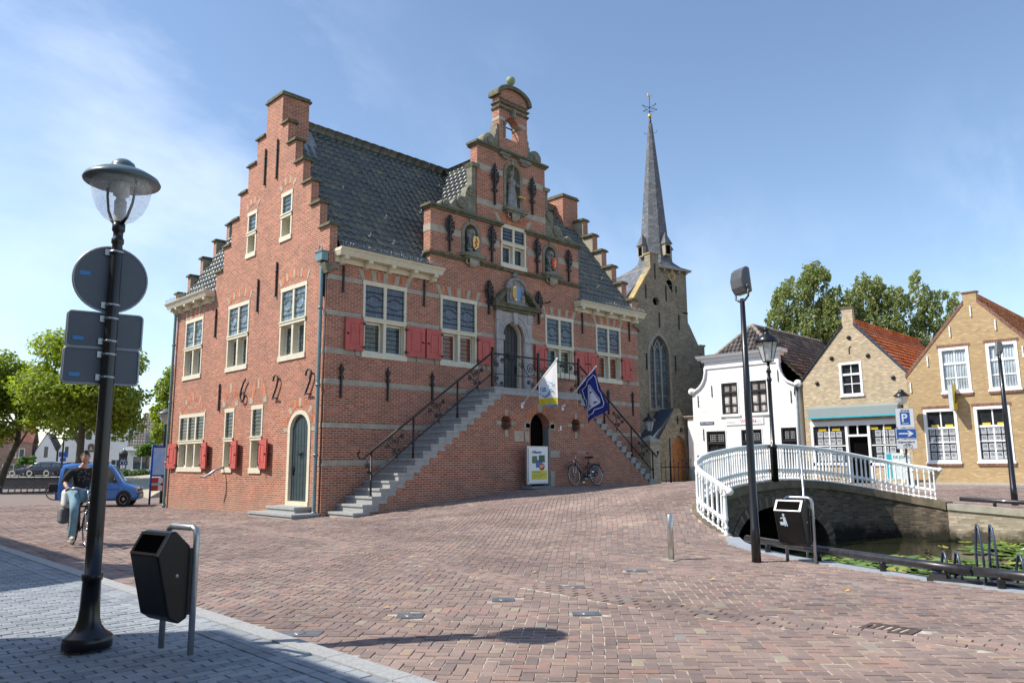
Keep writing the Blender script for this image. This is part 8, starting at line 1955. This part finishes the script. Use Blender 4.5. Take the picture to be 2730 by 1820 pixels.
# head: shaped ellipsoid, chin forward, nose, ears
hc=Vector((.50,0,1.64)); HV=[];HF=[]; n1_,n2_=20,14
for i in range(n2_+1):
    ph=-pi/2+pi*i/n2_
    for j in range(n1_):
        t=2*pi*j/n1_; x=cos(ph)*cos(t); y=cos(ph)*sin(t); z=sin(ph)
        w=1-.28*max(0,-z)**1.2; HV.append((hc.x+.098*x*(1 if x<0 else .95)+(.018*max(0,-z)),hc.y+.076*y*w,hc.z+.118*z))
for i in range(n2_):
    for j in range(n1_): HF.append((i*n1_+j,i*n1_+(j+1)%n1_,(i+1)*n1_+(j+1)%n1_,(i+1)*n1_+j))
b.add(HV,HF,0,True); b.add([(.585,-.012,1.675),(.585,.012,1.675),(.622,.0,1.632),(.592,-.018,1.625),(.592,.018,1.625)],[(0,1,2),(0,2,3),(1,4,2),(2,4,3)],0,True)
for s in (-1,1): b.ball((.50,s*.078,1.655),.022,8,sx=.6,sy=.4,sz=1.3)
def hand(c,s):
    b.ball(c,.038,10,sx=1.15,sy=.75,sz=.55)
    for k in range(4):
        o_=-.027+.018*k; L=[.95,1.05,1.0,.8][k]; x,y,z=c
        b.tube([(x+o_,y+s*.005,z+.014),(x+o_,y+s*.040*L*.6,z+.010),(x+o_,y+s*.050*L*.6,z-.018),(x+o_,y+s*.030*.6,z-.036),(x+o_,y+s*.010*.6,z-.034)],[.0095,.009,.0085,.008,.006],6)
    x,y,z=c; b.tube([(x+.012,y-s*.025,z),(x+.045,y-s*.030,z-.012),(x+.052,y-s*.010,z-.030)],[.011,.010,.007],6)
hand((.635,-.285,1.085),1); hand((.635,.285,1.085),-1)
b.build('body',skinm,PE)
b=MB(); 
for s in (-1,1): b.ball((.583,s*.030,1.668),.0085,8,sy=1.3); 
b.build('eye',simple('eye_dark',(.03,.02,.02),.2),PE)
b=MB(); b.tube([(.583,-.026,1.598),(.596,0,1.594),(.583,.026,1.598)],.006,5); b.build('mouth',simple('lips',(.30,.10,.08),.5),PE)
b=MB()
for s in (-1,1): b.tube([(.578,s*.048,1.688),(.590,s*.028,1.694),(.592,s*.012,1.690)],.005,5)
HVV=[];
for i in range(11):
    ph=radians(8)+ (pi/2-radians(8))*i/10
    for j in range(20):
        t=2*pi*j/20; f=.0 if cos(t)<.2 else .0
        rr_=1.07+.03*sin(j*3+i*2); zz_=sin(ph) if cos(t)<.45 else max(sin(ph),.55)
        if cos(t)<.45 and cos(t)>-.4: zz_=max(sin(ph),.10)
        cph=sqrt(max(0,1-zz_*zz_)); HVV.append((hc.x+.098*rr_*cph*cos(t)-.004,hc.y+.078*rr_*cph*sin(t),hc.z+.124*zz_))
HF=[]
for i in range(10):
    for j in range(20): HF.append((i*20+j,i*20+(j+1)%20,(i+1)*20+(j+1)%20,(i+1)*20+j))
b.add(HVV,HF,0,True)
rh=random.Random(2)
for k in range(60):
    t=rh.uniform(0,2*pi); ph=rh.uniform(.7,1.5); p=Vector((cos(ph)*cos(t)*.098,cos(ph)*sin(t)*.078,sin(ph)*.124)); b.tube([hc+p*1.03,hc+p*1.16+Vector((.012,0,.004))],[.007,.002],4)
b.build('hair',hair,PE)
# shirt and jeans follow the limbs
V_=[(.285,0,.97),(.31,0,1.10),(.36,0,1.26),(.41,0,1.405),(.432,0,1.475)]; R_=[.165,.165,.19,.172,.085]; E_=[(0,1),(1,2),(2,3),(3,4)]
limb(3,[(.41,-.19,1.395),(.40,-.305,1.215),(.455,-.30,1.165)],[.088,.066,.056]); limb(3,[(.41,.19,1.395),(.42,.315,1.205),(.475,.305,1.155)],[.088,.066,.056])
a_,c_=skinmesh(V_,E_,R_); b=MB(); b.add(a_,c_,0,True); b.build('shirt',shirt,PE)
b=MB()
for k in range(26):
    y=rh.uniform(-.10,.10); z=rh.uniform(1.18,1.40); x=.36+ .48*(z-1.26)*.33+.158*sqrt(max(.2,1-(y/.17)**2)); b.ball((x+.006,y,z),.012,5,sx=.25,sy=rh.uniform(.7,1.6),sz=rh.uniform(.6,1.5))
b.build('shirt_print',simple('shirt_print_grey',(.10,.10,.11),.8),PE)
V_=[(.285,0,.96)]; R_=[.150]; E_=[]
limb(0,[(.35,-.105,.935),(.65,-.155,.72),(.60,-.145,.45),(.53,-.145,.22),(.525,-.145,.17)],[.112,.082,.070,.074,.078]); limb(0,[(.35,.105,.95),(.70,.155,.96),(.52,.145,.70),(.40,.145,.50),(.38,.145,.46)],[.112,.084,.070,.070,.072])
a_,c_=skinmesh(V_,E_,R_); b=MB(); b.add(a_,c_,0,True); b.build('jeans',jeans,PE)
for (x,y,z) in ((.55,-.145,.155),(.40,.145,.465)):
    b=MB(); b.ball((x+.03,y,z+.01),.055,12,sx=2.1,sy=.8,sz=.85); b.ball((x-.045,y,z+.03),.048,10,sx=1,sy=.8,sz=1.0); b.box(x-.09,x+.14,y-.042,y+.042,z-.045,z-.025); b.build('shoe',shoe,PE)
# ================================================================== HOUSES BEHIND THE LEFT EDGE (they throw the shadows on the pavement)
def offhouse(prof,x0,x1,label,m,wins,door=None):
    e=empty('terraced_house',(x0,prof[0][0],0)); tag(e,label,'house','terraced houses along the grey pavement')
    T_=sideT(x0) @ Matrix.Diagonal((1,-1,1,1))        # w goes back from the street
    hs=[rect(*w_) for w_ in wins]
    b=MB(T_); b.prism(prof,0,.3,0,holes=hs); o=b.build('front_wall',m); reparent(o,e)
    b=MB(T_); b.prism(prof,.31,abs(x1-x0),0); o=b.build('house_core',m); reparent(o,e)
    for a,c_,d,f_ in wins:
        b=MB(T_); t=.1; b.box(a,a+t,.05,.15,d,f_); b.box(c_-t,c_,.05,.15,d,f_); b.box(a+t,c_-t,.05,.15,f_-t,f_); b.box(a-.05,c_+.05,-.05,.15,d-.08,d+t); b.box(a+t,c_-t,.08,.12,(d+f_)/2-.03,(d+f_)/2+.03); w_=b.build('window',M['white']); reparent(w_,e)
        b=MB(T_); b.quad((a,.16,d),(c_,.16,d),(c_,.16,f_),(a,.16,f_)); b.build('pane',M['glassdark'],w_,recalc=False)
    return e
offhouse([(30,-.2),(30,8.5),(-1.9,8.5),(-1.9,-.2)],-15,-23,'long brick terraced house at the far end of the grey pavement',M['brown_brick'],[(k,k+1.3,zb_,zb_+1.7) for k in (0,3.5,7,11) for zb_ in (.9,4.6)])
offhouse([(-1.91,-.2),(-1.91,8.0),(-3.6,9.79),(-6.6,5.8),(-6.6,-.2)],-15,-23,'brick terraced house with a pointed gable along the grey pavement',M['yellow_brick'],[(-3.2,-2.2,4.6,6.2),(-5.4,-4.2,3.4,5.0),(-5.8,-4.4,.9,2.6)])
offhouse([(-10.3,-.2),(-10.3,7.27),(-30,7.27),(-30,-.2)],-15,-23,'brick terraced house with flat eaves beside the camera position',M['brown_brick'],[(k,k+1.4,zb_,zb_+1.7) for k in (-13,-17,-21,-26) for zb_ in (.9,4.4)])
# ================================================================== LIGHT, SKY, CAMERA
EL,AZ=radians(47.5),radians(-35.5)
sun=bpy.data.lights.new('sun','SUN'); sun.energy=3.9; sun.angle=radians(.53); sun.color=(1,.945,.86)
so=bpy.data.objects.new('sun',sun); COL.objects.link(so); dvec=Vector((cos(EL)*cos(AZ),cos(EL)*sin(AZ),-sin(EL))); so.rotation_euler=dvec.to_track_quat('-Z','Y').to_euler()
W=bpy.data.worlds.new('World'); SC.world=W; W.use_nodes=True; nt=W.node_tree; bg=nt.nodes['Background']
sky=nt.nodes.new('ShaderNodeTexSky'); sky.sky_type='NISHITA'; sky.sun_disc=False; sky.sun_elevation=EL; sky.sun_rotation=math.atan2(-cos(AZ),-sin(AZ)); sky.air_density=1.0; sky.dust_density=.45; sky.ozone_density=1.25
tc=nt.nodes.new('ShaderNodeTexCoord'); 
mp=nt.nodes.new('ShaderNodeMapping'); mp.inputs['Rotation'].default_value=(radians(20),radians(-28),radians(35)); mp.inputs['Scale'].default_value=(1.1,4.2,3.0); nt.links.new(tc.outputs['Generated'],mp.inputs['Vector'])
n_a=noise(nt,mp.outputs[0],1.5,7,.58); n_b=noise(nt,tc.outputs['Generated'],1.3,3,.5)
ca=ramp(nt,n_a,[(.46,0.0),(.82,.42)]); cb=ramp(nt,n_b,[(.47,0.0),(.68,1.0)])
mul=nt.nodes.new('ShaderNodeMath'); mul.operation='MULTIPLY'; nt.links.new(ca,mul.inputs[0]); nt.links.new(cb,mul.inputs[1])
cl=mixc(nt,mul.outputs[0],sky.outputs[0],(7.6,8.0,8.6)); nt.links.new(cl,bg.inputs['Color']); bg.inputs['Strength'].default_value=.128
cam=bpy.data.cameras.new('camera'); co=bpy.data.objects.new('camera',cam); COL.objects.link(co); SC.camera=co
cam.sensor_width=36; cam.lens=1748.7/2352*36; cam.clip_start=.05; cam.clip_end=2000
yw_,pt_,rl_=radians(45.33),radians(8.94),radians(-.4)
f_=Vector((cos(pt_)*cos(yw_),cos(pt_)*sin(yw_),sin(pt_))); r_=f_.cross(Vector((0,0,1))).normalized(); u_=r_.cross(f_)
r2=r_*cos(rl_)+u_*sin(rl_); u2=-r_*sin(rl_)+u_*cos(rl_)
mx=Matrix.Identity(4)
for i in range(3): mx[i][0]=r2[i]; mx[i][1]=u2[i]; mx[i][2]=-f_[i]
mx.translation=Vector((-13.22,-22.17,1.7)); co.matrix_world=mx
SC.view_settings.view_transform='Standard'; SC.view_settings.look='None'; SC.view_settings.exposure=.68; SC.view_settings.gamma=1.0
SC.render.engine='CYCLES'; SC.cycles.max_bounces=6; SC.cycles.transparent_max_bounces=16
# ================================================================== one object per separate piece
def split_pieces():
    skip=('crown','lettering','letter','leaves','lily','paving','ground','pavement','baluster','emblem','print','hair','body','canal','text','kerb')
    for o in list(COL.objects):
        if o.type!='MESH' or o.get('kind') or any(s in o.name for s in skip) or o.modifiers: continue
        me=o.data; n=len(me.vertices)
        if n>9000 or n<4: continue
        e=np.empty(len(me.edges)*2,np.int32); me.edges.foreach_get('vertices',e); e=e.reshape(-1,2)
        lab=np.arange(n)
        while True:
            m=np.minimum(lab[e[:,0]],lab[e[:,1]]); l2=lab.copy(); np.minimum.at(l2,e[:,0],m); np.minimum.at(l2,e[:,1],m); l2=l2[l2]
            if (l2==lab).all(): break
            lab=l2
        u,isl=np.unique(lab,return_inverse=True); k=len(u)
        if k<2 or k>700: continue
        c=np.empty(n*3,np.float32); me.vertices.foreach_get('co',c); c=c.reshape(-1,3)
        mw=o.matrix_basis; s=mw.to_scale().x*(o.parent.scale.x if o.parent else 1)
        lo=np.full((k,3),1e9); hi=np.full((k,3),-1e9); np.minimum.at(lo,isl,c); np.maximum.at(hi,isl,c)
        size=(hi-lo).max(1); gap=np.maximum(0,np.maximum(lo[:,None]-hi[None],lo[None]-hi[:,None]))
        near=np.sqrt((gap**2).sum(2))<=np.maximum(.02/s,.5*np.maximum(size[:,None],size[None]))
        lb=np.arange(k)
        while True:
            l2=np.array([lb[near[i]].min() for i in range(k)]); l2=l2[l2]
            if (l2==lb).all(): break
            lb=l2
        g=np.unique(lb)
        if len(g)<2 or len(g)>100: continue
        piece=lb[isl]
        for gi,p in enumerate(g):
            m2=me.copy(); bm=bmesh.new(); bm.from_mesh(m2); bm.verts.ensure_lookup_table()
            bmesh.ops.delete(bm,geom=[v for v in bm.verts if piece[v.index]!=p],context='VERTS'); bm.to_mesh(m2); bm.free()
            if gi==0: o.data=m2
            else:
                q=bpy.data.objects.new(o.name.split('.')[0],m2); COL.objects.link(q); q.parent=o.parent; q.matrix_parent_inverse=o.matrix_parent_inverse.copy(); q.matrix_basis=o.matrix_basis.copy()
split_pieces()
